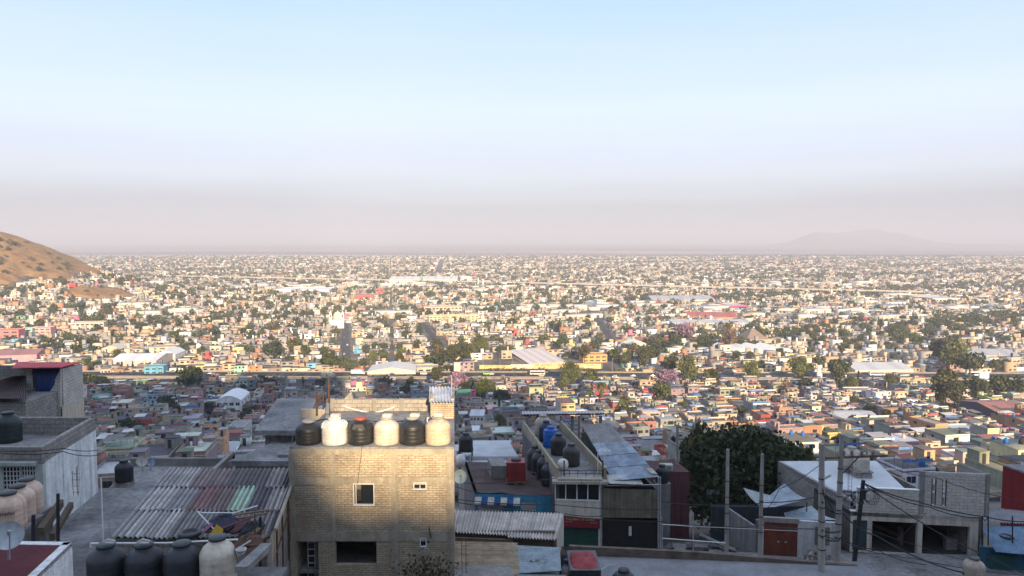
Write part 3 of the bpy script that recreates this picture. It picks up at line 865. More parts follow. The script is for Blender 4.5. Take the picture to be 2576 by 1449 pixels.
for i, (xa, lab) in enumerate(((1850, 'leftmost of the white vaulted sheds beyond the highway'), (1887, 'second white vaulted shed from the left beyond the highway'), (1924, 'third white vaulted shed from the left beyond the highway'), (1961, 'rightmost of the white vaulted sheds beyond the highway'))):
    B('vaulted_shed', lab, 'shed', xa, xa + 36, 891, 884, 40, (.68, .64, .58), (.74, .73, .71), roof='vault', rot=.3, group='white vaulted sheds in a row')
landmark(1925, 885, 'the row of white vaulted sheds')
B('yellow_panel_house', 'small house with a glaring lemon yellow upper wall at right', 'house', 2378, 2396, 884, 872, 8, (.75, .6, .01), GREY, 1, 0)
landmark(2387, 877, 'the lemon yellow house')
B('orange_arcade_house', 'orange house with lit balconies behind the lettered wall', 'house', 1465, 1528, 912, 894, 12, (.58, .34, .13), (.4, .3, .2), 2, 4)
B('green_front_house', 'house with a bright green front in the shade above the blank street', 'house', 350, 388, 1111, 1099, 9, (.12, .5, .2), GREY, 1, 3, rot=.02)
landmark(370, 1100, 'the bright green house front')
B('white_long_house', 'long white house attached right of the bright green front', 'house', 388, 432, 1110, 1099, 9, (.6, .6, .58), GREY, 1, 3, rot=.02)
B('magenta_roof_room', 'magenta painted rooftop house in the shaded left town', 'house', 500, 544, 1098, 1080, 9, (.62, .16, .36), (.3, .27, .26), 1, 2, rot=.02)
landmark(520, 1088, 'the magenta house')
B('mint_house', 'mint green house with a blue neighbour in the shaded left town', 'house', 232, 268, 1014, 1000, 9, (.2, .55, .45), GREY, 2, 2)
B('cobalt_house', 'cobalt blue house attached right of the mint green house', 'house', 268, 290, 1013, 1001, 8, (.08, .2, .5), GREY, 1, 2)
B('turquoise_house', 'turquoise blue two-storey house just left of the highway bend', 'house', 365, 410, 942, 924, 11, (.12, .38, .55), GREY, 2, 3)
landmark(388, 932, 'the turquoise house')
B('white_terrace_house', 'three-storey white house with dark terraces left of the brick building', 'house', 572, 612, 1122, 1078, 12, (.55, .55, .55), GREY, 3, 2, rot=.05)
B('tin_roof_shed', 'shed under a slanting ribbed grey tin roof left of the brick building', 'shed', 528, 602, 1158, 1142, 13, (.3, .3, .3), (.42, .45, .48), roof='slope', rot=.05)
B('pink_cross_building', 'coral pink blocks of flats on the sunlit slope at left', 'apartment block', -12, 44, 858, 832, 14, (.62, .2, .2), GREY, 3, 3)
B('mint_flats', 'mint green flats right of the coral pink block on the slope', 'apartment block', 46, 80, 848, 828, 12, (.3, .58, .46), GREY, 3, 2)
B('rose_flats', 'pale rose flats in the middle of the sunlit slope', 'apartment block', 74, 125, 846, 826, 12, (.66, .36, .38), GREY, 3, 4)
landmark(95, 838, 'the coloured flats on the slope')
B('long_rose_block', 'long pink and cream block right of the rose flats on the slope', 'apartment block', 182, 258, 832, 812, 12, (.66, .5, .42), GREY, 2, 7)
B('yellow_house', 'bright yellow house at the foot of the shaded town left', 'house', 442, 462, 996, 987, 8, (.66, .48, .08), GREY, 1, 2)
B('lime_house', 'lime green roofed house left of the vaulted warehouse', 'house', 345, 395, 976, 962, 9, (.36, .5, .2), (.25, .42, .2), 1, 4)
B('green_roof_hall', 'house with green awnings right of the tall roof poles', 'house', 1150, 1190, 1000, 990, 10, (.1, .42, .2), (.2, .4, .25), 1, 2)
B('white_cube_house', 'white cubic house with long balconies at the far right below the highway', 'house', 2140, 2210, 1000, 985, 12, (.66, .63, .58), GREY, 2, 5, rot=.05)
B('balcony_shop_block', 'white block with ribbon windows right of the sky blue house', 'building', 2452, 2520, 1182, 1152, 10, (.5, .48, .46), GREY, 2, 4, rot=.1)
B('brick_row_house', 'row house of raw orange brick with flat roof by the jacaranda', 'house', 1860, 1900, 1043, 1024, 10, (.5, .28, .17), GREY, 2, 3)
B('large_flat_store', 'large store with flat cream walls above the garage roofs', 'store', 2270, 2345, 1108, 1090, 18, (.58, .48, .36), (.36, .38, .42), 1, 0, rot=.05)
B('grey_sheet_roof_depot', 'depot under a grey sheet roof amid the right-hand town', 'warehouse', 2105, 2215, 1065, 1052, 18, (.5, .45, .4), (.42, .42, .44), roof='gablex', rot=.05)
B('blue_sheds', 'pale blue sheet roofs of yards beyond the palm trees at right', 'shed', 2400, 2500, 922, 910, 40, (.5, .48, .42), (.38, .46, .52), roof='gablex', rot=-.1)
B('tan_sheds', 'tan walled shed with slanting sheet roof at the far right', 'shed', 2440, 2560, 904, 893, 36, (.5, .42, .3), (.40, .40, .42), roof='gablex', rot=-.1)
B('wide_white_store', 'wide white store with row of dark doors near the right edge', 'store', 2340, 2420, 762, 751, 50, (.66, .6, .52), (.5, .52, .56), 1, 8)
B('cream_arcade_hall', 'cream hall with vertical openings in the hazy right distance', 'hall', 1872 + 430, 1872 + 515, 756, 746, 40, (.62, .52, .36), (.5, .5, .5), 1, 9)
B('pedestrian_gallery', 'white gallery with red panels spanning trees at right', 'gallery', 2258, 2338, 849, 841, 8, (.68, .66, .66), (.5, .5, .55), 1, 12, wincol=(.4, .1, .12))

# domed church in the middle distance
def church():
    Y, cx, w, z0 = frame_at(836, 858, 826)
    t = thing('church', 'white church with two bell towers and a domed crossing', 'church', (cx, Y, z0), None, TH)
    W = MB().box(-6, 6, 0, 26, -3, 9, WH).box(-8.5, -5.5, -1, 3, -3, 17, WH).box(5.5, 8.5, -1, 3, -3, 17, WH)
    W.build('wall', M['paint'], t, local=True)
    MB().lathe(0, 20, [(5.4, 9), (5.4, 12), (5.1, 14), (4.2, 16), (2.6, 17.4), (.6, 18), (.4, 19.5)], 16, (.66, .58, .46)).build('dome', M['paint'], t, True, local=True)
    for q in (-7, 7):
        MB().lathe(q, 1, [(1.5, 17), (1.4, 18.2), (.8, 19.3), (.1, 20.4)], 10, WH).build('cupola', M['paint'], t, True, local=True)
        MB().box(q - .6, q + .6, -1.05, -1, 13, 16, GLASS).build('belfry_opening', M['paint'], t, local=True)
    MB().box(-1, 1, -.06, 0, 0, 3.4, (.1, .06, .04)).build('door', M['paint'], t, local=True)
    EXCL.append((cx, Y + 12, 16)); landmark(848, 812, 'the white church')
church()

# pointed thatch-like hall on the right
def pyramid():
    Y, cx, w, z0 = frame_at(1862, 1922, 860)
    t = thing('pyramid_roof_hall', 'low cream hall with a steep dark pyramid roof at right', 'hall', (cx, Y, z0), None, TH)
    h = w / 2
    MB().box(-h * 1.35, h * 1.35, -h, h, -2, 4, (.5, .38, .26)).build('wall', M['paint'], t, local=True)
    MB().add([(-h, -h, 4), (h, -h, 4), (h, h, 4), (-h, h, 4), (0, 0, 15)], [(0, 1, 4), (1, 2, 4), (2, 3, 4), (3, 0, 4), (3, 2, 1, 0)], (.22, .17, .14)).build('roof', M['paint'], t, local=True)
    EXCL.append((cx, Y, 22)); landmark(1890, 850, 'the dark pyramid roof')
pyramid()

# ---- the road along the foot of the hill
HWY0, HWY1 = 527.0, 574.0
EXBOX.append((-900, 900, HWY0 - 1, HWY1 + 1))
SL = -.012
def hwy(x, y): return y + SL * x
def make_highway():
    m = MB()
    zr = -104.2
    for i in range(90):
        a, b = -900 + 20 * i, -880 + 20 * i
        m.prism(((a, hwy(a, HWY0)), (b, hwy(b, HWY0)), (b, hwy(b, HWY1)), (a, hwy(a, HWY1))), zr - 6, zr, (.034, .033, .036))
        for yy, dash in ((HWY0 + 1.2, 0), (HWY0 + 5, 1), (HWY0 + 8.6, 1), (HWY0 + 12.2, 1), (HWY0 + 16, 0), (HWY0 + 29, 0), (HWY0 + 32.8, 1), (HWY0 + 36.4, 1), (HWY0 + 40, 1), (HWY0 + 43.6, 0)):
            for q in range(1 if not dash else 2):
                c0, c1 = (a, b) if not dash else (a + q * 10, a + q * 10 + 4)
                m.quad((c0, hwy(c0, yy), zr + .006), (c1, hwy(c1, yy), zr + .006), (c1, hwy(c1, yy + .18), zr + .006), (c0, hwy(c0, yy + .18), zr + .006), (.6, .58, .5))
    o = m.build('highway', mat('road_surface', None, .9, .25, .15, fine=2)); tag(o, None, None, None, 'structure')
    for yy, h, w, nm, lab in ((HWY0 - .3, .8, .4, 'barrier', 'pale concrete barrier along the near edge of the highway'), (HWY0 + 19, .9, 1.0, 'barrier', 'pale concrete barrier on the near side of the highway median'), (HWY0 + 25.5, .8, .6, 'barrier', 'thin pale barrier on the far side of the highway median'), (HWY1, .9, .5, 'barrier', 'pale concrete barrier along the far edge of the highway')):
        b = MB()
        for i in range(90):
            a, c = -900 + 20 * i, -880 + 20 * i
            b.prism(((a, hwy(a, yy)), (c, hwy(c, yy)), (c, hwy(c, yy + w)), (a, hwy(a, yy + w))), zr - 2, zr + h, (.30, .265, .23))
        tag(b.build(nm, M['paint']), lab, 'barrier', 'concrete barriers of the highway')
make_highway()
landmark(1150, 962, 'the highway'); landmark(700, 965, 'the highway'); landmark(1750, 968, 'the highway'); landmark(2200, 978, 'the highway')

# ---- long lettered yard wall
def text_mesh(name, body, size, m, loc, rot, parent=None, extrude=.004, align='CENTER', xs=1.0):
    cu = bpy.data.curves.new(name, 'FONT'); cu.body = body; cu.size = size; cu.align_x = align; cu.align_y = 'CENTER'; cu.extrude = extrude
    cu.resolution_u = 2
    o = bpy.data.objects.new(name + '_source', cu); col.objects.link(o)
    dg = bpy.context.evaluated_depsgraph_get()
    me = bpy.data.meshes.new_from_object(o.evaluated_get(dg))
    bpy.data.objects.remove(o); bpy.data.curves.remove(cu)
    me.name = name; me.materials.clear(); me.materials.append(m)
    ob = bpy.data.objects.new(name, me); col.objects.link(ob)
    if parent is not None:
        ob.parent = parent; CH.setdefault(parent.name, []).append(ob)
        ob.location = Vector(loc) - ORI[parent.name]
    else: ob.location = loc
    ob.rotation_euler = rot; ob.scale = (xs, 1, 1)
    return ob

def lettered_wall():
    Y = 596.0; z0 = -105
    segs = [(1206, 1285, (.66, .5, .2), 918.5), (1285, 1342, (.62, .56, .44), 916.5), (1342, 1394, (.64, .48, .26), 915.5), (1394, 1470, (.60, .44, .24), 914.5), (1470, 1512, (.64, .54, .3), 915)]
    t = thing('lettered_yard_wall', 'long yellow and cream yard wall painted with sales lettering beyond the highway', 'wall', (Xat(1360, 925, Y), Y, z0))
    texts = [('5569-4241  5558-2402', (.25, .1, .05), 2.0), ('FABRICACION', (.25, .32, .38), 2.2), ('DE LAMINAS', (.5, .12, .03), 2.7), ('EN GRAL  55694682', (.40, .07, .04), 2.2), ('65680191', (.05, .05, .05), 1.6)]
    for (xa, xb, c, yt), (tx, tc, sz) in zip(segs, texts):
        x0, x1 = Xat(xa, 925, Y), Xat(xb, 925, Y); zt = Zat(yt, Y)
        o = MB().box(x0 + .02, x1 - .02, Y, Y + .4, z0 - 2, zt, c).box(x0 + .02, x1 - .02, Y - .03, Y, z0 + .2, z0 + .9, tuple(min(1, q * 1.15) for q in c)).build('wall_panel', M['paint'], t)
        mt = plain('lettering_' + tx[:4].lower(), tc, .9)
        text_mesh('lettering', tx, sz, mt, ((x0 + x1) / 2, Y - .04, (zt + z0) / 2 + .7), (math.pi / 2, 0, 0), t, xs=min(1.6, (x1 - x0) * .92 / (len(tx) * sz * .62)))
    x0, x1 = Xat(1512, 925, Y), Xat(1516, 925, Y)
    MB().box(x0, x1, Y - .2, Y + .6, z0 - 2, Zat(914, Y), (.16, .15, .14)).build('end_pier', M['paint'], t)
    EXBOX.append((Xat(1195, 925, Y), Xat(1520, 925, Y), 575, 640)); landmark(1360, 925, 'the lettered wall')
lettered_wall()

# ---- viaduct far out
VIA = []
def viaduct():
    a, b = at(1290, 711, 1672), at(2320, 735, 1371)
    a2 = at(420, 694, 1980)
    for nm, lab, p, q in (('viaduct', 'long pale elevated road on piers crossing the right half of the plain', a, b), ('viaduct', 'hazy elevated road on piers crossing the left half of the plain', a2, Vector((a.x - 60, a.y + 20, a.z)))):
        t = thing(nm, lab, 'viaduct', (p.x, p.y, -105))
        e = (q - p); e.z = 0; L = e.length; e.normalize(); n = Vector((-e.y, e.x, 0)) * 6
        top = -96.5; VIA.append((p.x, p.y, q.x, q.y))
        P = lambda s, k: (p.x + e.x * s + n.x * k, p.y + e.y * s + n.y * k)
        MB().prism((P(0, -1), P(L, -1), P(L, 1), P(0, 1)), top - 1.6, top, (.42, .37, .32)).prism((P(0, -1.05), P(L, -1.05), P(L, -.98), P(0, -.98)), top - 1.7, top + 1.1, (.46, .41, .36)).build('deck', M['paint'], t)
        pr = MB()
        for i in range(1, int(L / 28)):
            s = i * 28
            pr.prism((P(s - 1, -.4), P(s + 1, -.4), P(s + 1, .4), P(s - 1, .4)), -106, top - 1.6, (.45, .40, .36))
        o = pr.build('piers', M['paint'], t); o['kind'] = 'stuff'
viaduct()
landmark(1700, 722, 'the viaduct')

# ---- billboards, signs, towers
def billboard(xa, xb, yt, yb, ypole, Y, face, label, mark=None, turn=0.0):
    x0, x1 = Xat(xa, yt, Y), Xat(xb, yt, Y); zt, zb = Zat(yt, Y), Zat(yb, Y); xc = (x0 + x1) / 2
    zg = Zat(ypole, Y)
    t = thing('billboard', label, 'billboard', (xc, Y, zg), 'billboards by the highway', turn)
    w = (x1 - x0) / 2 / max(.4, math.cos(turn))
    MB().tube((0, 1, 0), (0, 1, zb - zg), .55, 10, (.5, .5, .5)).build('pole', M['metal'], t, local=True)
    MB().box(-w, w, -.3, .3, zb - zg, zt - zg, face).build('panel', M['paint'], t, local=True)
    fr = MB()
    for q in range(7):
        zz = zb - zg + (zt - zb) * (q + .5) / 7
        fr.box(-w, w, .3, 1.2, zz - .08, zz + .08, (.3, .3, .3))
    fr.build('back_frame', M['metal'], t, local=True)
    if mark:
        text_mesh('lettering', mark[0], mark[1], plain('sign_ink', mark[2], .8), Vector((xc, Y, zg)) + Vector((0, -.32, (zb - zg) + (zt - zb) * mark[3])), (math.pi / 2, 0, 0), t)
billboard(2054, 2071, 918, 952, 990, 545, (.5, .54, .6), 'tall pale blue billboard on a single white pole beside the highway', None, .6)
billboard(2460, 2492, 936, 966, 985, 545, (.48, .55, .64), 'wide pale blue billboard with scaffold back at the right edge', ('55 5595 6231', 1.5, (.1, .1, .14), .3), .35)
billboard(2498, 2518, 934, 943, 964, 590, (.62, .6, .54), 'small cream billboard on two thin legs at the right edge', None, 0)
billboard(1142, 1158, 912, 934, 950, 556, (.62, .5, .44), 'narrow red and white advertising pillar beside the highway', None, 0)

def steel_gantry():
    Y = 526.0; x0, x1 = Xat(1134, 960, Y), Xat(1160, 960, Y)
    t = thing('sign_gantry', 'white frame gantry over a red box at the highway edge', 'gantry', ((x0 + x1) / 2, Y, -105))
    for x in (x0, x1): MB().box(x - .4, x + .4, Y - .4, Y + .4, -105, Zat(948, Y), (.6, .55, .5)).build('leg', M['paint'], t)
    MB().box(x0 - .6, x1 + .6, Y - .5, Y + .5, Zat(948, Y), Zat(944, Y), (.62, .56, .52)).build('beam', M['paint'], t)
    MB().box(-1.4 + (x0 + x1) / 2, 1.4 + (x0 + x1) / 2, Y - .4, Y + .4, Zat(944, Y), Zat(934, Y), (.36, .05, .05)).build('red_box', M['paint'], t)
steel_gantry()

def lattice(x, yb, yt, Y, label, c=(.30, .2, .15), arms=0, wb=None):
    zb, zt = Zat(yb, Y), Zat(yt, Y); X = Xat(x, yb, Y); h = zt - zb; w = wb or h * .09
    t = thing('lattice_tower', label, 'lattice tower', (X, Y, zb), 'steel lattice towers over the town')
    m = MB(); r = max(.1, Y * .00014)
    n = 8
    for i in range(n):
        z0, z1 = h * i / n, h * (i + 1) / n; a, b = w * (1 - .85 * i / n), w * (1 - .85 * (i + 1) / n)
        for q in ((-1, -1), (1, -1), (1, 1), (-1, 1)): m.tube((q[0] * a, q[1] * a, z0), (q[0] * b, q[1] * b, z1), r, 4, c)
        m.tube((-a, -a, z0), (b, -b, z1), r * .7, 3, c); m.tube((a, -a, z0), (-b, -b, z1), r * .7, 3, c)
        m.tube((-a, -a, z0), (-b, b, z1), r * .7, 3, c); m.tube((a, -a, z0), (b, b, z1), r * .7, 3, c)
    m.build('mast', M['paint'], t, local=True)
    for k in range(arms):
        zz = h * (.70 + .12 * k)
        MB().tube((-h * .13, 0, zz), (h * .13, 0, zz), r, 4, c).tube((-h * .13, 0, zz), (0, 0, zz + h * .05), r * .8, 4, c).tube((h * .13, 0, zz), (0, 0, zz + h * .05), r * .8, 4, c).build('cross_arm', M['paint'], t, local=True)
lattice(1101, 925, 866, 606, 'rust red lattice mast rising beside the second dark street', (.28, .13, .09))
lattice(1887, 728, 704, 1640, 'pale power pylon standing on the viaduct line', (.45, .40, .36), 2)
lattice(2330, 925, 880, 640, 'brown power pylon among trees at the far right', (.2, .14, .1), 3)
lattice(1160, 716, 690, 1700, 'thin hazy mast beside the white office block', (.5, .45, .4), 0)
lattice(1450, 915, 868, 640, 'slim brown mast right of the ribbed warehouse roof', (.3, .2, .15), 0)
lattice(1700, 960, 905, 580, 'slim mast standing over trees by the highway', (.4, .34, .28), 0)

# silos and water tower of the mill
for x, y, w, lab in ((1215, 722, 6, 'grey silo nearest the white office block'), (1203, 718, 5, 'shorter grey silo between the mill halls'), (1062, 716, 5, 'green silo left of the mill halls')):
    Y, cx, ww, z0 = frame_at(x - w / 2, x + w / 2, y)
    c = (.15, .35, .2) if 'green' in lab else (.5, .48, .45)
    o = MB().lathe(cx, Y, [(ww / 2, z0), (ww / 2, z0 + 16), (ww * .3, z0 + 18), (.3, z0 + 19)], 14, c).build('silo', M['tin']); tag(o, lab, 'silo', 'silos of the mill')
# grey steel light poles along the highway
lp = None
LPX = [(1215, 'first'), (1258, 'second'), (1290, 'third'), (1540, 'fourth'), (1832, 'fifth'), (1905, 'sixth')]
for i, (x, w) in enumerate(LPX):
    Y = 575.5; X = Xat(x, 950, Y)
    lab = '%s highway lamp post from the left, standing %s' % (w, ('before the lettered wall' if i < 3 else 'by the far barrier'))
    if lp is None:
        lp = thing('street_lamp', lab, 'street lamp', (X, Y, -104.5), 'lamp posts along the highway')
        MB().tube((0, 0, 0), (0, 0, 11), .16, 6, (.5, .5, .5), .1).build('post', M['metal'], lp, local=True)
        MB().tube((0, 0, 11), (0, -2.6, 11.5), .08, 5).build('arm', M['metal'], lp, local=True)
        MB().box(-.25, .25, -3.4, -2.5, 11.4, 11.65, (.6, .6, .6)).build('lamp_head', M['paint'], lp, local=True)
    else: dup(lp, (X, Y, -104.5), 0, lab)
# ------------------------------------------------------------------ houses: the largest 300 one by one, the rest as one mass
def footing(x, y, w, d):
    c = [gz1(x + a * w * .45, y + b * d * .45) for a in (-1, 1) for b in (-1, 1)]
    return sum(c) / 4
TREESPOTS = []
def make_houses():
    lots = []
    for x, y, w, d in scan_rows():
        if excluded(x, y, 3.5) or in_street(x, y): continue
        if -34 < x < 44 and y < 66: continue
        if rh.random() < (.07 if y < 330 else .15):
            TREESPOTS.append((x, y)); continue
        lots.append((x, y, w, d))
    cand = []
    for l in lots:
        x, y, w, d = l
        z = footing(*l)
        rot = TH + rh.uniform(-.04, .04)
        side = 1 if x < 0 else -1
        P, info, tanks = house_parts(w, d, side, y < 260)
        px, py = proj((x, y - d / 2, z + info['h'] * .6))
        tx, ty = proj((x, y, z + info['h']))
        cand.append(dict(x=x, y=y, z=z, w=w, d=d, rot=rot, P=P, info=info, tanks=tanks, px=px, py=py, ty=ty, area=w * (info['h'] + d * .35) / y ** 2))
    vis = [c for c in cand if -5 < c['px'] < 2581 and c['ty'] < 1440 and not hidden(c['px'], c['ty'])]
    vis.sort(key=lambda c: -c['area'])
    indiv = vis[:232]
    ids = {id(c) for c in indiv}
    # labels
    used = {}
    NW = {1: 'one-storey', 2: 'two-storey', 3: 'three-storey'}
    indiv.sort(key=lambda c: (c['y'], c['x']))
    for c in indiv:
        inf = c['info']
        near = min(LANDM, key=lambda q: ((q[0] - c['px']) ** 2 + (2 * (q[1] - c['py'])) ** 2))
        dx, dy = c['px'] - near[0], c['py'] - near[1]
        if abs(dx) > 2 * abs(dy): rel = 'right of' if dx > 0 else 'left of'
        else: rel = 'below' if dy > 0 else 'behind'
        ds = math.hypot(dx, 2 * dy)
        q = 'close ' if ds < 70 else ('' if ds < 170 else 'well ')
        if q == 'close ' and rel in ('right of', 'left of'): rel = 'just ' + rel; q = ''
        if q == 'close ': rel = 'just ' + rel; q = ''
        ex = ' with ' + inf['extras'][-1] if inf['extras'] else ''
        c['base'] = (inf['wall'] + ' ' + NW[inf['n']] + ' house' + ex, rel if not q else q + rel, near[2])
    groups = {}
    for c in indiv: groups.setdefault(c['base'], []).append(c)
    ORD = ['nearest', 'second nearest', 'third nearest', 'fourth nearest', 'fifth nearest', 'sixth nearest', 'seventh nearest', 'eighth nearest']
    for k, g in groups.items():
        g.sort(key=lambda c: c['y'])
        for i, c in enumerate(g):
            lab = '%s, %s %s' % k
            if len(g) > 1:
                # what stands beside it
                nb = min((o for o in indiv if o is not c), key=lambda o: (o['px'] - c['px']) ** 2 + (o['py'] - c['py']) ** 2)
                lab = '%s beside a %s house, %s %s' % (k[0].split(' with ')[0] if len(k[0].split()) > 4 else k[0], nb['info']['wall'], k[1], k[2])
            if len(lab.split()) > 16: lab = '%s, %s %s' % (k[0].split(' with ')[0], k[1], k[2])
            if lab in used: lab = ORD[min(used[lab], 7)] + ' ' + lab; 
            base = lab
            used[base] = used.get(base, 0) + 1
            if base != lab: used[lab] = 1
            c['label'] = lab
    seen = {}
    for c in indiv:
        if c['label'] in seen:
            i = seen[c['label']] = seen[c['label']] + 1
            c['label'] = ORD[min(i, 7)] + ' ' + c['label']
        else: seen[c['label']] = 0
        if len(c['label'].split()) > 16: c['label'] = ' '.join(c['label'].split()[:16])
    ntank = 0
    for c in cand:
        if id(c) in ids:
            t = thing('house', c['label'], 'house', (c['x'], c['y'], c['z']), 'houses of the hillside town', c['rot'])
            for nm, ms in c['P'].items():
                for m in ms: m.build(nm, M['paint'], t, local=True)
        else:
            for nm, ms in c['P'].items(): mass_add(ms, c['x'], c['y'], c['z'], c['rot'])
        co_, si_ = math.cos(c['rot']), math.sin(c['rot'])
        for tx, ty, tz, kd in c['tanks']:
            wx, wy, wz = c['x'] + tx * co_ - ty * si_, c['y'] + tx * si_ + ty * co_, c['z'] + tz
            r = .55 if c['y'] < 200 else .62
            if id(c) in ids and ntank < 150:
                ntank += 1
                hz = c['label'].split(',')[0].split(' beside')[0]
                base_tank(kd, (wx, wy, wz), 'small %s water tank on the roof of the %s' % (kd, c['label'] if len(c['label'].split()) <= 8 else c['label'].replace(' house', '', 1)), 'water tanks on town roofs')
            else:
                m = MB().lathe(0, 0, [(r, 0), (r, 1.0), (r * .5, 1.3), (r * .45, 1.45)], 7, TANKC[kd])
                mass_add([m], wx, wy, wz, 0)
    print('houses', len(cand), 'single', len(indiv), 'tanks', ntank)
    TREESPOTS.extend([])
    return cand

SMALL_TANK = {}
def base_tank(kd, loc, label, group):
    label = ' '.join(label.split()[:16]).rstrip(',')
    if kd not in SMALL_TANK:
        t = thing('water_tank', label, 'water tank', loc, group)
        MB().lathe(0, 0, tank_profile(.55, 1.35), 14, TANKC[kd]).build('tank_body', M['tank'], t, True, local=True)
        MB().lathe(0, 0, [(.26, 1.36), (.27, 1.42), (.22, 1.46), (.02, 1.48)], 10, tuple(c * .8 for c in TANKC[kd])).build('lid', M['tank'], t, True, local=True)
        SMALL_TANK[kd] = t
        return t
    return dup(SMALL_TANK[kd], loc, rh.uniform(0, 6), label, group)
NEAR = make_houses()

# ---- everything farther out: plain boxes with windows, one mass
def far_boxes(cx, cy, z0, w, d, h, rot, wc, rc, win):
    n = len(cx)
    c, s = np.cos(rot), np.sin(rot)
    hx = np.array([-.5, .5, .5, -.5]); hy = np.array([-.5, -.5, .5, .5])
    lx = w[:, None] * hx; ly = d[:, None] * hy
    X = cx[:, None] + lx * c[:, None] - ly * s[:, None]; Y = cy[:, None] + lx * s[:, None] + ly * c[:, None]
    V = np.zeros((n, 8, 3))
    V[:, :4, 0] = X; V[:, 4:, 0] = X; V[:, :4, 1] = Y; V[:, 4:, 1] = Y
    V[:, :4, 2] = (z0 - 2)[:, None]; V[:, 4:, 2] = (z0 + h)[:, None]
    q = np.array([[0, 1, 5, 4], [1, 2, 6, 5], [2, 3, 7, 6], [3, 0, 4, 7], [4, 5, 6, 7]])
    F = (np.arange(n) * 8)[:, None, None] + q
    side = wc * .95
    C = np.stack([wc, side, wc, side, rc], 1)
    V = V.reshape(-1, 3); F = F.reshape(-1, 4); C = C.reshape(-1, 3)
    if win is not None and win.any():
        k = np.where(win)[0]
        VV, FF, CC = [V], [F], [C]; base = len(V)
        for st in range(2):
            for a, b in ((-.36, -.12), (.1, .36)):
                sel = k[(h[k] > 2.9 * (st + 1) - .6) & (rs.random(len(k)) < .8)]
                m = len(sel)
                if not m: continue
                zb = z0[sel] + 2.8 * st + .9 + rs.uniform(-.1, .2, m); zt = zb + rs.uniform(.9, 1.5, m)
                L0, L1 = w[sel] * a, w[sel] * b; f = -d[sel] / 2 - .06
                P = np.zeros((m, 4, 3))
                for i, (l, z) in enumerate(((L0, zb), (L1, zb), (L1, zt), (L0, zt))):
                    P[:, i, 0] = cx[sel] + l * c[sel] - f * s[sel]; P[:, i, 1] = cy[sel] + l * s[sel] + f * c[sel]; P[:, i, 2] = z
                VV.append(P.reshape(-1, 3)); FF.append(base + np.arange(m * 4).reshape(m, 4)); base += m * 4
                CC.append(np.full((m, 3), .03))
        V, F, C = np.concatenate(VV), np.concatenate(FF), np.concatenate(CC)
    return V, F, C

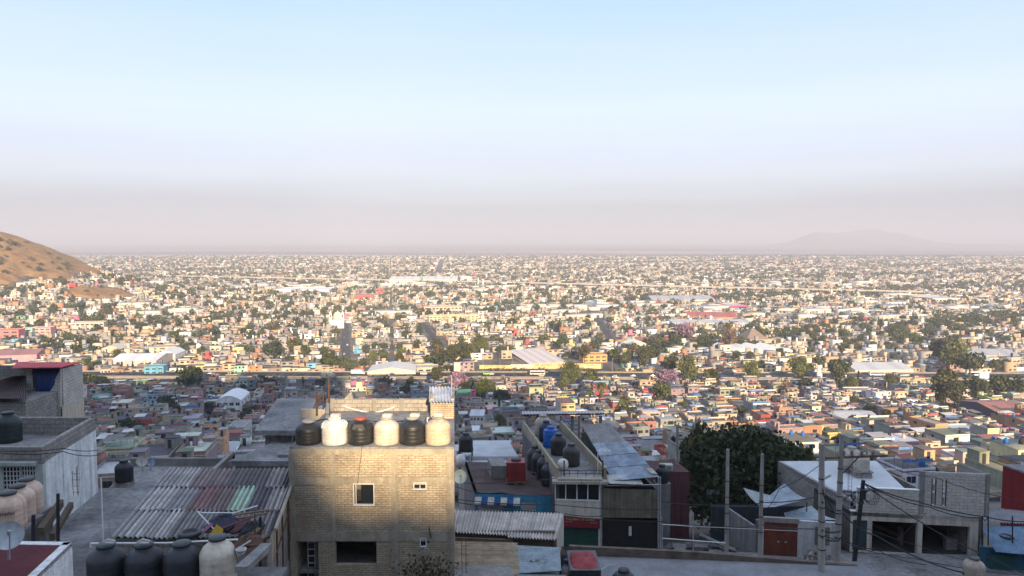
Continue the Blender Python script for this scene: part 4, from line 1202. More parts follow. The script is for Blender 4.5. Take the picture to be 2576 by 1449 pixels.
rs = np.random.default_rng(5)
wallc = np.array([w[1] for w in WALLS]); roofc = np.array([r[0] for r in ROOFS]); roofw = np.array([r[1] for r in ROOFS]); roofw = roofw / roofw.sum()
def noise2(x, y, s, seed):
    r = np.random.default_rng(seed); o = 0
    for i in range(5):
        a = r.uniform(0, 6.28); f = (1.8 ** i) / s; p = r.uniform(0, 6.28)
        o = o + np.sin((x * np.cos(a) + y * np.sin(a)) * f * 6.28 + p) / (1.35 ** i)
    return o
FARTREE = []
def make_far():
    VS, FS, CS = [], [], []; base = 0
    for y0, y1, su, sv, win in ((578, 900, 7.6, 10.5, True), (900, 1500, 8.4, 11.5, True), (1500, 2600, 10.2, 13.5, True), (2600, 3900, 12.5, 17, False), (3900, 4560, 14, 20, False)):
        iu = np.arange(int(-.95 * y1 / su) - 40, int(.95 * y1 / su) + 60); iv = np.arange(int((y0 - .75 * y1 * .17) / sv) - 30, int((y1 + .75 * y1 * .17) / sv) + 30)
        U, Vv = np.meshgrid(iu, iv)
        street = (U % 12 == 0) | (Vv % 9 == 0) & (rs.random(U.shape) < .85)
        u = (U + rs.uniform(-.15, .15, U.shape)) * su; v = (Vv + rs.uniform(-.2, .2, U.shape)) * sv
        x = u * CT - v * ST; y = u * ST + v * CT
        ok = (y > y0) & (y < y1 - 0) & (np.abs(x) < .74 * y + 40) & ~street
        if y1 > 4500: ok &= y < 4430 + noise2(x, y, 900, 3) * 40
        x, y = x[ok], y[ok]
        dm = dry_mask(x, y) > -.4 if y0 < 1600 else np.zeros(len(x), bool)
        bad = dm.copy()
        for a in EXCL: bad |= (x - a[0]) ** 2 + (y - a[1]) ** 2 < (a[2] + su * .55) ** 2
        for b in EXBOX: bad |= (x > b[0] - 5) & (x < b[1] + 5) & (y > b[2] - 5) & (y < b[3] + 5)
        for a0, b0, a1, b1 in VIA:
            bad |= (x > min(a0, a1)) & (x < max(a0, a1)) & (np.abs(y + 9 - (b0 + (b1 - b0) * (x - a0) / (a1 - a0))) < 24)
        for sx0, sy0, sx1, sy1, w in STREETS:
            t = (y - sy0) / (sy1 - sy0)
            bad |= (t > 0) & (t < 1) & (np.abs(x - (sx0 + (sx1 - sx0) * t)) < w / 2 + su * .85)
        green = noise2(x, y * 1.0, 420, 8) + rs.normal(0, .9, len(x))
        tr = ~bad & (green > 1.75) & (rs.random(len(x)) < .8) | ~bad & (rs.random(len(x)) < .085)
        FARTREE.append(np.stack([x[tr], y[tr]], -1))
        open_ = rs.random(len(x)) < .05
        k = ~bad & ~tr & ~open_
        x, y = x[k], y[k]; n = len(x)
        wf = np.array([q[2] for q in WALLS]) * np.where(np.arange(len(WALLS)) > 6, .4 if y0 < 1400 else .16, 1.0); wf = wf / wf.sum()
        ci = rs.choice(len(WALLS), n, p=wf); wc = wallc[ci] * rs.uniform(.8, 1.15, (n, 1))
        rc = roofc[rs.choice(len(ROOFS), n, p=roofw)] * rs.uniform(.75, 1.2, (n, 1))
        w = su * rs.uniform(.92, 1.5, n); d = sv * rs.uniform(.55, .92, n)
        h = rs.choice([2.6, 3.0, 4.4, 5.4, 7.6], n, p=[.3, .26, .2, .19, .05]) + rs.uniform(-.2, .4, n)
        # works and stores: broad pale roofs between the town and the viaduct
        ind = (noise2(x, y, 700, 21) + np.where((y > 950) & (y < 1750), .9, -2.2) > 1.3) & (rs.random(n) < .075)
        w = np.where(ind, rs.uniform(16, 42, n), w); d = np.where(ind, rs.uniform(14, 36, n), d); h = np.where(ind, rs.uniform(4.5, 8, n), h)
        wc = np.where(ind[:, None], np.array([.62, .57, .5]) * rs.uniform(.8, 1.1, (n, 1)), wc); rc = np.where(ind[:, None], np.array([.50, .48, .455]) * rs.uniform(.45, 1.2, (n, 1)), rc)
        z = ground(x, y); rot = np.full(n, TH) + rs.normal(0, .05, n) + np.where(x > .25 * y, .05, 0)
        V, F, C = far_boxes(x, y, z, w, d, h, rot, wc, rc, (np.ones(n, bool) & ~ind) if win else None)
        VS.append(V); FS.append(F + base); CS.append(C); base += len(V)
        # rooftop rooms and tanks
        m = (rs.random(n) < (.4 if y0 < 1400 else .2)) & ~ind
        xs, ys, zs = x[m] + rs.uniform(-2.5, 2.5, m.sum()), y[m] + rs.uniform(-3, 3, m.sum()), (z + h)[m]
        tnk = rs.random(m.sum()) < .45
        ww = np.where(tnk, 1.2, rs.uniform(2, 4.4, m.sum())); dd = np.where(tnk, 1.2, rs.uniform(2, 4, m.sum())); hh = np.where(tnk, 1.5, rs.uniform(1.6, 2.4, m.sum()))
        tc = np.array([TANKC['black'], TANKC['beige'], TANKC['white']])[rs.choice(3, m.sum(), p=[.5, .35, .15])]
        wc2 = np.where(tnk[:, None], tc, wc[m] * rs.uniform(.8, 1.1, (m.sum(), 1))); rc2 = np.where(tnk[:, None], tc, rc[m])
        V, F, C = far_boxes(xs, ys, zs + 2, ww, dd, hh - 2 + 2, rot[m], wc2, rc2, None)
        VS.append(V); FS.append(F + base); CS.append(C); base += len(V)
        print('far', y0, n)
    return np.concatenate(VS), np.concatenate(FS), np.concatenate(CS)
FARM = make_far()

def finish_mass():
    V, F, C = [], [], []; base = 0
    for W, f, c in zip(MASSV, MASSF, MASSC):
        V.append(W); F += [tuple(i + base for i in q) for q in f]; C += c; base += len(W)
    nn = len(F)
    loops = np.fromiter((i for f in F for i in f), np.int32); ln = np.fromiter((len(f) for f in F), np.int32)
    V = np.concatenate(V + [FARM[0]])
    loops = np.concatenate([loops, (FARM[1] + base).ravel().astype(np.int32)]); ln = np.concatenate([ln, np.full(len(FARM[1]), 4, np.int32)])
    cc = np.ones((len(ln), 4), np.float32); cc[:nn, :3] = np.array(C); cc[nn:, :3] = FARM[2]
    me = bpy.data.meshes.new('crowded_houses')
    me.vertices.add(len(V)); me.vertices.foreach_set('co', V.astype(np.float32).ravel())
    me.loops.add(len(loops)); me.loops.foreach_set('vertex_index', loops)
    me.polygons.add(len(ln)); me.polygons.foreach_set('loop_start', np.concatenate([[0], np.cumsum(ln)[:-1]]).astype(np.int32))
    a = me.attributes.new('col', 'FLOAT_COLOR', 'FACE'); a.data.foreach_set('color', cc.ravel())
    me.materials.append(M['paint']); me.materials.append(M['far'])
    mi = np.zeros(len(ln), np.int32); mi[nn:] = 1
    me.update(calc_edges=True)
    me.polygons.foreach_set('material_index', mi)
    o = bpy.data.objects.new('crowded_houses', me); col.objects.link(o); tag(o, None, None, None, 'stuff')
    o['label'] = 'crowded small flat-roofed houses spreading from the hillside over the plain'
finish_mass()
# ------------------------------------------------------------------ trees
def leaf_quads(P, size, rg, droop=0.0):
    n = len(P)
    a = rg.normal(size=(n, 3)); a /= np.linalg.norm(a, axis=1)[:, None]
    b = rg.normal(size=(n, 3)); b -= (b * a).sum(1)[:, None] * a; b /= np.linalg.norm(b, axis=1)[:, None]
    if droop:
        a[:, 2] *= 1 - droop; b = b * .35 + np.array([0, 0, -1]) * droop
    s = size * rg.uniform(.6, 1.3, n)[:, None]
    return np.stack([P - a * s - b * s, P + a * s - b * s * .6, P + a * s + b * s, P - a * s * .7 + b * s], 1).reshape(-1, 3)

def crown_mesh(name, h, rx, z0, n, leaf, base, seed, kind='round', clumps=16, gap=.25, mats=None):
    rg = np.random.default_rng(seed)
    zc, rz = (z0 + h) / 2, (h - z0) / 2
    cs = []
    while len(cs) < clumps:
        p = rg.uniform(-1, 1, 3)
        if np.linalg.norm(p) > 1: continue
        if kind == 'cone': p[:2] *= .5 * (1 - p[2]) * .9
        cs.append(p * np.array([rx * .72, rx * .72, rz * .74]))
    cs = np.array(cs)
    rad = rg.uniform(.28, .5, clumps) * rx * (.6 if kind == 'cone' else 1)
    tone = rg.uniform(.7, 1.35, clumps)
    k = rg.integers(0, clumps, n)
    d = rg.normal(size=(n, 3)); d /= np.linalg.norm(d, axis=1)[:, None]
    r = rad[k] * rg.uniform(.45, 1.05, n) ** .6
    P = cs[k] + d * r[:, None] * np.array([1, 1, .8])
    if kind == 'droop': P[:, 2] -= rg.uniform(0, 1, n) ** 2 * rz * .35
    P[:, 2] += zc
    V = leaf_quads(P, leaf, rg, .75 if kind == 'droop' else 0)
    F = np.arange(n * 4).reshape(n, 4)
    C = np.array(base) * (tone[k] * rg.uniform(.75, 1.25, n))[:, None]
    C[:, 0] *= rg.uniform(.85, 1.25, n)
    return mesh_np(name, V, F, C, mats or [M['leaf']]), cs + np.array([0, 0, zc])

TP = {}
def tree_proto(kind, h, rx, z0, n, leaf, base, seed, shape='round', clumps=16, trunk=.035):
    """meshes shared by all trees of one kind: (trunk, crown)"""
    if kind in TP: return TP[kind]
    cm, cs = crown_mesh('crown', h, rx, z0, n, leaf, base, seed, shape, clumps)
    rg = random.Random(seed)
    m = MB(); r = h * trunk
    top = Vector((rg.uniform(-.3, .3), rg.uniform(-.3, .3), z0 + (h - z0) * .35))
    m.tube((0, 0, -1.5), top * .5, r, 8, r2=r * .8).tube(top * .5, top, r * .8, 8, r2=r * .6)
    for c in cs[:9]:
        c = Vector(c); mid = (top * .7 + c) * .5
        m.tube(top * .75, mid, r * .4, 5, r2=r * .25).tube(mid, c, r * .25, 4, r2=r * .08)
    if shape == 'cone': m.tube(top, (0, 0, h * .95), r * .5, 5, r2=.03)
    tm = bpy.data.meshes.new('trunk'); tm.from_pydata(m.v, [], m.f); tm.materials.append(M['bark'])
    TP[kind] = (tm, cm)
    return TP[kind]

def palm_proto(kind, h, seed, n=26, L=2.6, base=(.07, .085, .03)):
    if kind in TP: return TP[kind]
    rg = random.Random(seed); m = MB()
    m.tube((0, 0, -1), (0, 0, h), .28, 8, r2=.24)
    tm = bpy.data.meshes.new('trunk'); tm.from_pydata(m.v, [], m.f); tm.materials.append(M['bark'])
    c = MB()
    for i in range(n):
        a = 2 * math.pi * i / n + rg.uniform(-.1, .1); up = rg.uniform(-.4, 1.1); ln = L * rg.uniform(.8, 1.1)
        k = tuple(q * rg.uniform(.7, 1.3) for q in base)
        prev = None
        for s in range(7):
            t = s / 6; rr = ln * t * math.cos(up * (1 - t * .3)); z = h + ln * (math.sin(up) * t - .75 * t * t)
            p = Vector((rr * math.cos(a), rr * math.sin(a), z)); w = .38 * math.sin(math.pi * min(1, t * .9 + .12)) + .02
            sd = Vector((-math.sin(a), math.cos(a), 0)) * w
            if prev: c.quad(prev[0] - prev[1], prev[0], p, p - sd + Vector((0, 0, -.15 * w)), k); c.quad(prev[0], prev[0] + prev[1], p + sd + Vector((0, 0, -.15 * w)), p, k)
            prev = (p, sd)
    cm = bpy.data.meshes.new('crown'); cm.from_pydata(c.v, [], c.f)
    at_ = cm.attributes.new('col', 'FLOAT_COLOR', 'FACE'); cc = np.ones((len(c.f), 4), np.float32); cc[:, :3] = np.array(c.c); at_.data.foreach_set('color', cc.ravel()); cm.materials.append(M['leaf'])
    TP[kind] = (tm, cm); return TP[kind]

def plant_tree(name, kind, loc, label, cat='tree', group=None, s=1.0, rz=None, sz=None):
    tm, cm = TP[kind]
    t = bpy.data.objects.new(name, None); col.objects.link(t); t.empty_display_size = .3
    t.location = loc; t.rotation_euler = (0, 0, rh.uniform(0, 6.28) if rz is None else rz); t.scale = (s, s, sz or s * rh.uniform(.9, 1.1))
    for nm, me in (('trunk', tm), ('crown', cm)):
        o = bpy.data.objects.new(nm, me); col.objects.link(o); o.parent = t
    return tag(t, label, cat, group)

G1, G2, G3 = (.055, .068, .026), (.075, .085, .03), (.04, .052, .024)
tree_proto('round', 8, 3.6, 1.8, 1100, .30, G1, 1, clumps=18)
tree_proto('roundb', 8, 3.9, 1.6, 1100, .32, G2, 2, clumps=15)
tree_proto('wide', 7, 4.6, 1.5, 1200, .34, G3, 3, clumps=18)
tree_proto('weeping', 9, 4.2, 1.0, 2200, .26, (.085, .098, .03), 4, 'droop', 20)
tree_proto('tall', 14, 4.0, 3.0, 1500, .34, (.062, .066, .028), 5, clumps=26, trunk=.025)
tree_proto('cypress', 9, 1.5, .4, 700, .22, (.03, .04, .022), 6, 'cone', 18)
tree_proto('jacaranda', 8, 4.0, 2.2, 1300, .30, (.21, .14, .20), 7, clumps=18)
tree_proto('sparse', 8, 3.6, 1.8, 500, .22, (.14, .09, .055), 8, clumps=18)
palm_proto('palm', 7, 9); palm_proto('bushypalm', 5, 10, 44, 3.4)
tree_proto('shrub', 2.6, 2.0, .2, 240, .24, (.07, .068, .03), 12, clumps=7)
# the great pepper tree beside the street
tree_proto('pepper', 13.2, 6.3, .8, 24000, .19, (.036, .05, .022), 13, 'droop', 80, .03)

def make_named_trees():
    p = at(1868, 1180, 62)
    zg = gz1(p.x, 62)
    plant_tree('pepper_tree', 'pepper', (p.x, 62, zg), 'huge dark drooping tree behind the street poles', 'tree', None, 1.0, 0.4, (Zat(1052, 62) - zg) / 13.6)
    landmark(1868, 1180, 'the huge dark tree')
    p2 = at(1768, 1100, 74); zz = gz1(p2.x, 74)
    plant_tree('tree', 'roundb', (p2.x, 74, zz), 'sunlit olive tree top showing above the huge dark tree at its left', 'tree', None, .62, None, (Zat(1048, 74) - zz) / 8.4)
    p3 = at(1985, 1150, 76); zz = gz1(p3.x, 76)
    plant_tree('tree', 'weeping', (p3.x, 76, zz), 'loose drooping tree at the right flank of the huge dark tree', 'tree', None, (Zat(1105, 76) - zz) / 9.2)
    L = [
     ('weeping', 1221, 1008, 42, 'large sunlit weeping tree just right of the brick building', 'tree'), ('round', 1262, 1026, 34, 'dark round tree in shade right of the sunlit weeping tree', 'tree'),
     ('jacaranda', 1351, 1003, 22, 'small round purple jacaranda in full bloom, left of two palms', 'jacaranda'), ('sparse', 1318, 1005, 24, 'brown leafless tree left of the small purple jacaranda', 'tree'),
     ('jacaranda', 1150, 987, 44, 'wide purple jacaranda under the sign gantry in shade', 'jacaranda'), ('jacaranda', 1683, 984, 50, 'largest purple jacaranda below the highway', 'jacaranda'),
     ('roundb', 1668, 1013, 40, 'yellow-green tree below the largest purple jacaranda', 'tree'), ('weeping', 1434, 968, 44, 'tall weeping tree standing against the highway', 'tree'),
     ('roundb', 1488, 970, 30, 'bushy tree right of the weeping tree at the highway', 'tree'), ('tall', 1690, 950, 34, 'leftmost of the dense trees hiding the highway', 'tree'), ('weeping', 1730, 963, 50, 'broad dense tree hiding the highway', 'tree'), ('roundb', 1790, 972, 34, 'rightmost of the dense trees hiding the highway', 'tree'),
     ('palm', 1482, 1032, 26, 'slim palm left of the bushy palm', 'palm'), ('palm', 1512, 1022, 30, 'palm with wide fronds before the highway jacaranda', 'palm'), ('bushypalm', 1564, 1050, 44, 'bushy palm with a full round head in the sunlit houses', 'palm'), ('bushypalm', 2470, 1008, 44, 'palm at the foot of the dark trees at right', 'palm'),
     ('round', 478, 992, 52, 'large dark round tree in front of the highway at left', 'tree'), ('wide', 668, 992, 42, 'dark tree right of the white vaulted warehouse, by the highway', 'tree'), ('round', 220, 985, 34, 'dark tree beside the red-roofed building at left', 'tree'), ('cypress', 385, 1056, 12, 'dark pointed cypress in the shaded left town', 'cypress'),
     ('wide', 340, 1188, 44, 'dark spreading tree behind the satellite dish at left', 'tree'), ('wide', 296, 1140, 30, 'dark low tree in the shaded street at left', 'tree'), ('round', 420, 1048, 40, 'dark round tree right of the pointed cypress', 'tree'), ('wide', 634, 1034, 22, 'dark tree attached to the vaulted warehouse right flank', 'tree'),
     ('tall', 2375, 1030, 64, 'tall brownish eucalyptus left of the dark grove at right', 'eucalyptus'), ('tall', 2400, 1040, 50, 'second brownish eucalyptus, right of the tall one', 'eucalyptus'), ('wide', 2450, 1012, 60, 'dark wide tree of the grove at right', 'tree'), ('round', 2520, 1010, 50, 'tree of the grove below the wide billboard', 'tree'), ('wide', 2570, 1015, 60, 'tree of the grove at the right edge', 'tree'),
     ('tall', 2360, 925, 46, 'tall dark tree behind the grey depot at right', 'tree'), ('weeping', 2400, 935, 60, 'wide dark tree right of the grey depot', 'tree'), ('round', 2440, 955, 50, 'dark tree behind the wide billboard', 'tree'),
     ('weeping', 1890, 962, 40, 'dense tree left of the tall blue billboard', 'tree'), ('weeping', 2010, 958, 46, 'dense tree just left of the tall billboard by the road', 'tree'), ('round', 2110, 962, 44, 'dark tree right of the tall billboard by the road', 'tree'), ('sparse', 1975, 1005, 36, 'brown bare tree in the sunlit houses below the highway', 'tree'), ('sparse', 2245, 1152, 44, 'thin brown tree beside the cream houses above the garage roof', 'tree'),
     ('weeping', 2140, 985, 30, 'pair of low trees before the white cubic house', 'tree'), ('round', 868, 938, 30, 'dark tree at the foot of the broad dark street', 'tree'), ('round', 830, 935, 36, 'dark tree left of the foot of the broad dark street', 'tree'), ('wide', 1115, 925, 40, 'tree beside the second dark street, left part of a grove', 'tree'), ('tall', 1140, 925, 36, 'tall tree in the grove by the rust red mast', 'tree'), ('tall', 1170, 922, 38, 'rightmost tall tree in the grove left of the lettered wall', 'tree'), ('weeping', 1205, 895, 40, 'sunlit tree behind the grove left of the lettered wall', 'tree'),
     ('wide', 690, 905, 44, 'dark tree left of the broad dark street', 'tree'), ('roundb', 740, 890, 30, 'olive tree above the dark tree left of the broad street', 'tree'), ('jacaranda', 1720, 862, 44, 'faded purple tree beside the red school roof', 'tree'), ('sparse', 1835, 880, 40, 'bare yellowish tree left of the white vaulted sheds', 'tree'), ('tall', 1470, 915, 30, 'small tree behind the ribbed warehouse roof', 'tree'),
     ('bushypalm', 838, 868, 16, 'palm in the sun right of the broad dark street', 'palm'), ('cypress', 806, 862, 10, 'cypress left of the broad dark street', 'cypress'),
    ]
    for kd, x, yb, wpx, lab, cat in L:
        p = ground_pt(x, yb)
        rx = {'round': 3.6, 'roundb': 3.9, 'wide': 4.6, 'weeping': 4.2, 'tall': 4.0, 'cypress': 1.5, 'jacaranda': 4.0, 'sparse': 3.6, 'palm': 2.5, 'bushypalm': 3.1}[kd]
        s = wpx * {'tall': 1.05, 'jacaranda': 1.2}.get(kd, 1.35) / FPX * p.y / 2 / rx
        nm = {'palm': 'palm_tree', 'bushypalm': 'palm_tree', 'jacaranda': 'jacaranda_tree', 'cypress': 'cypress_tree', 'tall': 'tall_tree', 'sparse': 'bare_tree'}.get(kd, 'tree')
        plant_tree(nm, kd, p, lab, cat, 'trees of the town', s, None, s)
make_named_trees()

def make_trees():
    # loose trees between the near houses, then groves farther out; the nearest ones stand alone, the rest is one mass
    spots = [(x, y) for x, y in TREESPOTS]
    far = np.concatenate(FARTREE)
    rg = np.random.default_rng(3)
    far = far[np.argsort(far[:, 1])]
    spots.sort(key=lambda q: q[1])
    KN = (('round', 'dark green round'), ('roundb', 'olive green round'), ('wide', 'dark low spreading'), ('weeping', 'yellow-green drooping'), ('tall', 'tall brownish-green'), ('cypress', 'dark pointed'), ('sparse', 'brown half-bare'), ('jacaranda', 'purple flowering'))
    n = 0; used = {}
    seq = spots + [tuple(q) for q in far[far[:, 1] < 1000]]
    rest = [far[far[:, 1] >= 1000]]
    more = []
    for x, y in seq:
        px, py = proj((x, y, gz1(x, y) + 3))
        if not (0 < px < 2576) or hidden(px, py) or excluded(x, y, 1):
            continue
        if n >= 190: more.append((x, y)); continue
        k = rg.choice(8, p=[.26, .18, .17, .15, .1, .06, .05, .03]); kd, ad = KN[k]
        s = rg.uniform(.62, 1.1) * (1.3 if y > 500 else .85)
        near = min(LANDM, key=lambda q: (q[0] - px) ** 2 + (2 * (q[1] - py)) ** 2)
        dx, dy = px - near[0], py - near[1]
        rel = ('right of' if dx > 0 else 'left of') if abs(dx) > 2 * abs(dy) else ('below' if dy > 0 else 'behind')
        q = 'just ' if math.hypot(dx, 2 * dy) < 80 else ''
        lab = '%s tree among houses, %s%s %s' % (ad, q, rel, near[2])
        i = used.get(lab, 0); used[lab] = i + 1
        if i: lab = ('second ', 'third ', 'fourth ', 'fifth ', 'sixth ', 'seventh ', 'eighth ', 'ninth ', 'tenth ')[min(i - 1, 8)] + 'nearest ' + lab
        plant_tree({'cypress': 'cypress_tree', 'jacaranda': 'jacaranda_tree', 'tall': 'tall_tree', 'sparse': 'bare_tree'}.get(kd, 'tree'), kd, (x, y, gz1(x, y)), lab, 'tree', 'trees scattered through the town', s)
        n += 1
    P = np.concatenate([np.array(more).reshape(-1, 2)] + rest)
    x, y = P[:, 0], P[:, 1]; z = ground(x, y); m = len(x)
    VV, CC = [], []
    for lo, hi, nl, sz in ((0, 1000, 260, .55), (1000, 1600, 120, .8), (1600, 2700, 60, 1.15), (2700, 6000, 34, 1.7)):
        k = np.where((y >= lo) & (y < hi))[0]
        if not len(k): continue
        h = rg.uniform(6, 12.5, len(k)); r = rg.uniform(3.2, 6.6, len(k))
        tone = rg.uniform(.7, 1.3, len(k))
        d = rg.normal(size=(len(k), nl, 3)); d /= np.linalg.norm(d, axis=2)[..., None]
        lump = 1 + .3 * np.sin(d[..., 0] * 5 + k[:, None]) * np.cos(d[..., 2] * 4 + k[:, None] * 2)
        q = d * (rg.uniform(.5, 1, (len(k), nl)) * lump)[..., None]
        Q = np.stack([x[k][:, None] + q[..., 0] * r[:, None], y[k][:, None] + q[..., 1] * r[:, None], z[k][:, None] + h[:, None] * .58 + q[..., 2] * h[:, None] * .42], -1)
        VV.append(leaf_quads(Q.reshape(-1, 3), sz, rg))
        C = np.array(G1) * (tone[:, None] * rg.uniform(.75, 1.3, (len(k), nl)))[..., None]
        CC.append(C.reshape(-1, 3))
    V = np.concatenate(VV); F = np.arange(len(V)).reshape(-1, 4)
    me = mesh_np('distant_trees', V, F, np.concatenate(CC), [M['leaf']])
    o = bpy.data.objects.new('distant_trees', me); col.objects.link(o); tag(o, None, None, None, 'stuff'); o['label'] = 'groves and street trees scattered over the far plain'
    print('trees single', n, 'mass', m)
make_trees()

def hill_shrubs():
    rg = random.Random(4); n = 0; used = {}
    tries = 0
    while n < 46 and tries < 4000:
        tries += 1
        x, y = rg.uniform(-1000, -440), rg.uniform(850, 1180)
        if dry_mask(np.array([x]), np.array([y]))[0] < .35: continue
        px, py = proj((x, y, gz1(x, y)))
        if px < -10 or (n > 22 and px > 130 and rg.random() < .5): continue
        where = 'high on the dry hill' if py < 640 else ('low on the dry hill' if px < 205 and py < 690 else 'in the bare ravine right of the hill houses')
        lab = '%s dark shrub %s' % (('small', 'round', 'wide')[n % 3], where)
        i = used.get(lab, 0); used[lab] = i + 1
        lab = ('', 'second ', 'third ', 'fourth ', 'fifth ', 'sixth ', 'seventh ', 'eighth ', 'ninth ', 'tenth ')[min(i, 9)] + lab + ' counted from the left' * 0
        plant_tree('shrub', 'shrub', (x, y, gz1(x, y)), lab, 'shrub', 'shrubs on the dry hill', rg.uniform(1.0, 3.0) * (1.25 if n % 3 == 2 else 1), None)
        n += 1
hill_shrubs()

def verge():
    # weedy strip between the far barrier and the lettered wall
    rg = np.random.default_rng(9); n = 5200
    x = rg.uniform(-120, 170, n); y = 577 + 16 * rg.beta(2, 1.6, n)
    b = np.sin(x * .33) + np.sin(x * .13 + 1) + rg.normal(0, .6, n)
    k = b > -.4; x, y = x[k], y[k]; n = len(x)
    z = -105 + rg.uniform(0, 1, n) ** 1.5 * 1.7
    V = leaf_quads(np.stack([x, y, z], -1), .45, rg)
    C = np.array([.10, .085, .04]) * rg.uniform(.6, 1.5, (n, 1))
    me = mesh_np('roadside_weeds', V, np.arange(n * 4).reshape(n, 4), C, [M['leaf']])
    o = bpy.data.objects.new('roadside_weeds', me); col.objects.link(o); tag(o, None, None, None, 'stuff'); o['label'] = 'dry weeds and scrub along the far highway verge'
verge()
# ------------------------------------------------------------------ foreground
def xy(x, y, Y): p = at(x, y, Y); return (p.x, p.y)
DX = -.164
def back(p, L, dx=DX): return (p[0] + dx * L, p[1] + L)

def corr(name, label, corners, waves, amp, colf, m='tin', cat='roof', parent=None, nv=1, sag=0.0, per=6):
    o = MB().sheet(*corners, waves, amp, nv, colf if callable(colf) else None, (.5, .5, .5) if callable(colf) else colf, sag, per)
    o = o.build(name, M[m], parent)
    if parent is None: tag(o, label, cat)
    return o

# ---------- tall tan brick house with six tanks on its front edge
GZ = Zat(1130, 31.0)
def brick_house():
    Y = 31.0; F = 1 / FPX
    xl, xr = Xat(728, 1130, Y), Xat(1142, 1130, Y)
    t = thing('brick_house', 'tall unplastered tan brick house with a patch of sun and six roof tanks', 'house', ((xl + xr) / 2, Y, -18.5))
    Yb = 37.6
    bl, br = (Xat(822, 1005, Yb), Yb), (Xat(1143, 1005, Yb), Yb)
    zb = -18.5; zt = GZ
    X = lambda x: Xat(x, 1280, Y) - xl
    Z = lambda y: Zat(y, Y)
    holes = [(X(891), X(941), Z(1270), Z(1217)), (X(1042), X(1072), Z(1230), Z(1214.5)), (X(1057), X(1071), Z(1375), Z(1354)), (X(842), X(946), Z(1421), Z(1358)), (X(741), X(799), Z(1475), Z(1363))]
    p0, p1 = (xl, Y), (xr, Y)
    w = MB().wall(p0, p1, zb, zt, holes, .22)
    w.wall(p1, br, zb, zt, (), .2); w.wall(bl, p0, zb, zt, (), .2); w.wall(br, bl, zb, zt, (), .2)
    w.build('wall', M['brick'], t)
    # floors inside so that the openings look into rooms
    fl = MB()
    for zz in (zt - .2, Z(1290), Z(1440)):
        fl.prism(((xl + .25, Y + .24), (xr - .25, Y + .24), (br[0] - .3, Yb - .3), (bl[0] + .3, Yb - .3)), zz - .15, zz, (.22, .21, .2))
    fl.prism(((xl + .25, Y + 3), (xr - .25, Y + 3), (xr - .25, Y + 3.15), (xl + .25, Y + 3.15)), zb, zt - .36, (.13, .12, .11))
    fl.build('inner_floor', M['concrete'], t)
    MB().prism((p0, p1, br, bl), zt + .004, zt + .10, (.3, .29, .28)).build('roof', M['slab'], t)
    cb = MB(); wd = X(1142)
    for ya, yb in ((1143, 1129.6), (1219, 1201), (1361, 1338)): cb.bar(p0, p1, Z(ya), Z(yb) + .012, .03, .05, -.02, wd + .02)
    cb.build('ring_beam', M['tanbeam'], t)
    for xa, xb in ((728, 742), (832, 844), (985, 1002), (1125, 1142.3)):
        for za, zc in ((Z(1201) + .014, Z(1143) - .002), (Z(1338) + .014, Z(1219) - .002), (zb, Z(1361) - .002)):
            if xa == 832 and zc < Z(1350): continue
            MB().bar(p0, p1, za, zc, .024, .05, X(xa), X(xb)).build('column', M['tanbeam'], t)
    def window(h, fr, bars=0, pane=True, broken=False):
        f = MB()
        a, b, c, d = h; q = .02
        for s0, s1, z0, z1 in ((a - q, a + .01, c - q, d + q), (b - .01, b + q, c - q, d + q), (a + .01, b - .01, c - q, c + .01), (a + .01, b - .01, d - .01, d + q)):
            f.bar(p0, p1, z0, z1, .035, .1, s0, s1)
        for i in range(bars):
            s = a + (b - a) * (i + 1) / (bars + 1); f.bar(p0, p1, c, d, .01, .04, s - .012, s + .012)
        wdo = f.build('window', M[fr], t)
        if pane: MB().bar(p0, p1, c + .01, d - .01, -.08, .09, a + .01, b - .01).build('pane', M['glass'], wdo)
        return wdo
    w1 = window(holes[0], 'white', 0, False)
    a, b, c, d = holes[0]
    MB().bar(p0, p1, c, d, -.05, .07, a + .06, a + .09).build('sash', M['white'], w1)
    MB().bar(p0, p1, c + .02, d - .02, -.10, .11, a + .3, b - .02).build('pane', M['glass'], w1)
    window(holes[1], 'white', 1); window(holes[2], 'white', 0)
    # recessed metal door window at the left
    a, b, c, d = holes[4]
    f = MB()
    s0 = X(765); s1 = X(781)
    f.bar(p0, p1, c, d, -.5, .54, s0 - .03, s0); f.bar(p0, p1, c, d, -.5, .54, s1, s1 + .03)
    for yy in (1378, 1395, 1412, 1430): f.bar(p0, p1, Z(yy), Z(yy) + .03, -.5, .54, s0, s1)
    wd_ = f.build('window', M['white'], t); MB().bar(p0, p1, c, d, -.55, .57, s0, s1).build('pane', M['glass'], wd_)
    MB().bar(p0, p1, c, d, -.45, .5, X(783), b).build('inner_wall', M['concrete'], t)
    # rear parapet, left parapet that steps down, roof hut
    zr = Zat(1004, Yb); pt = MB()
    brh = (Xat(1088, 1005, Yb), Yb)
    pt.wall(bl, brh, zt + .1, zr, (), .15)
    pt.prism(((bl[0] - .02, Yb), (bl[0] + .14, Yb - .01), (xl + .9, Y + 3.2), (xl + .74, Y + 3.2)), zt + .1, [zr, zr, zt + .35, zt + .35])
    pt.build('parapet', M['block'], t)
    for xx in (835, 940, 1010): 
        c0 = Xat(xx, 1005, Yb)
        MB().box(c0 - .12, c0 + .12, Yb - .02, Yb + .1, zt + .1, zr + .03, (.4, .36, .3)).build('column', M['concrete'], t)
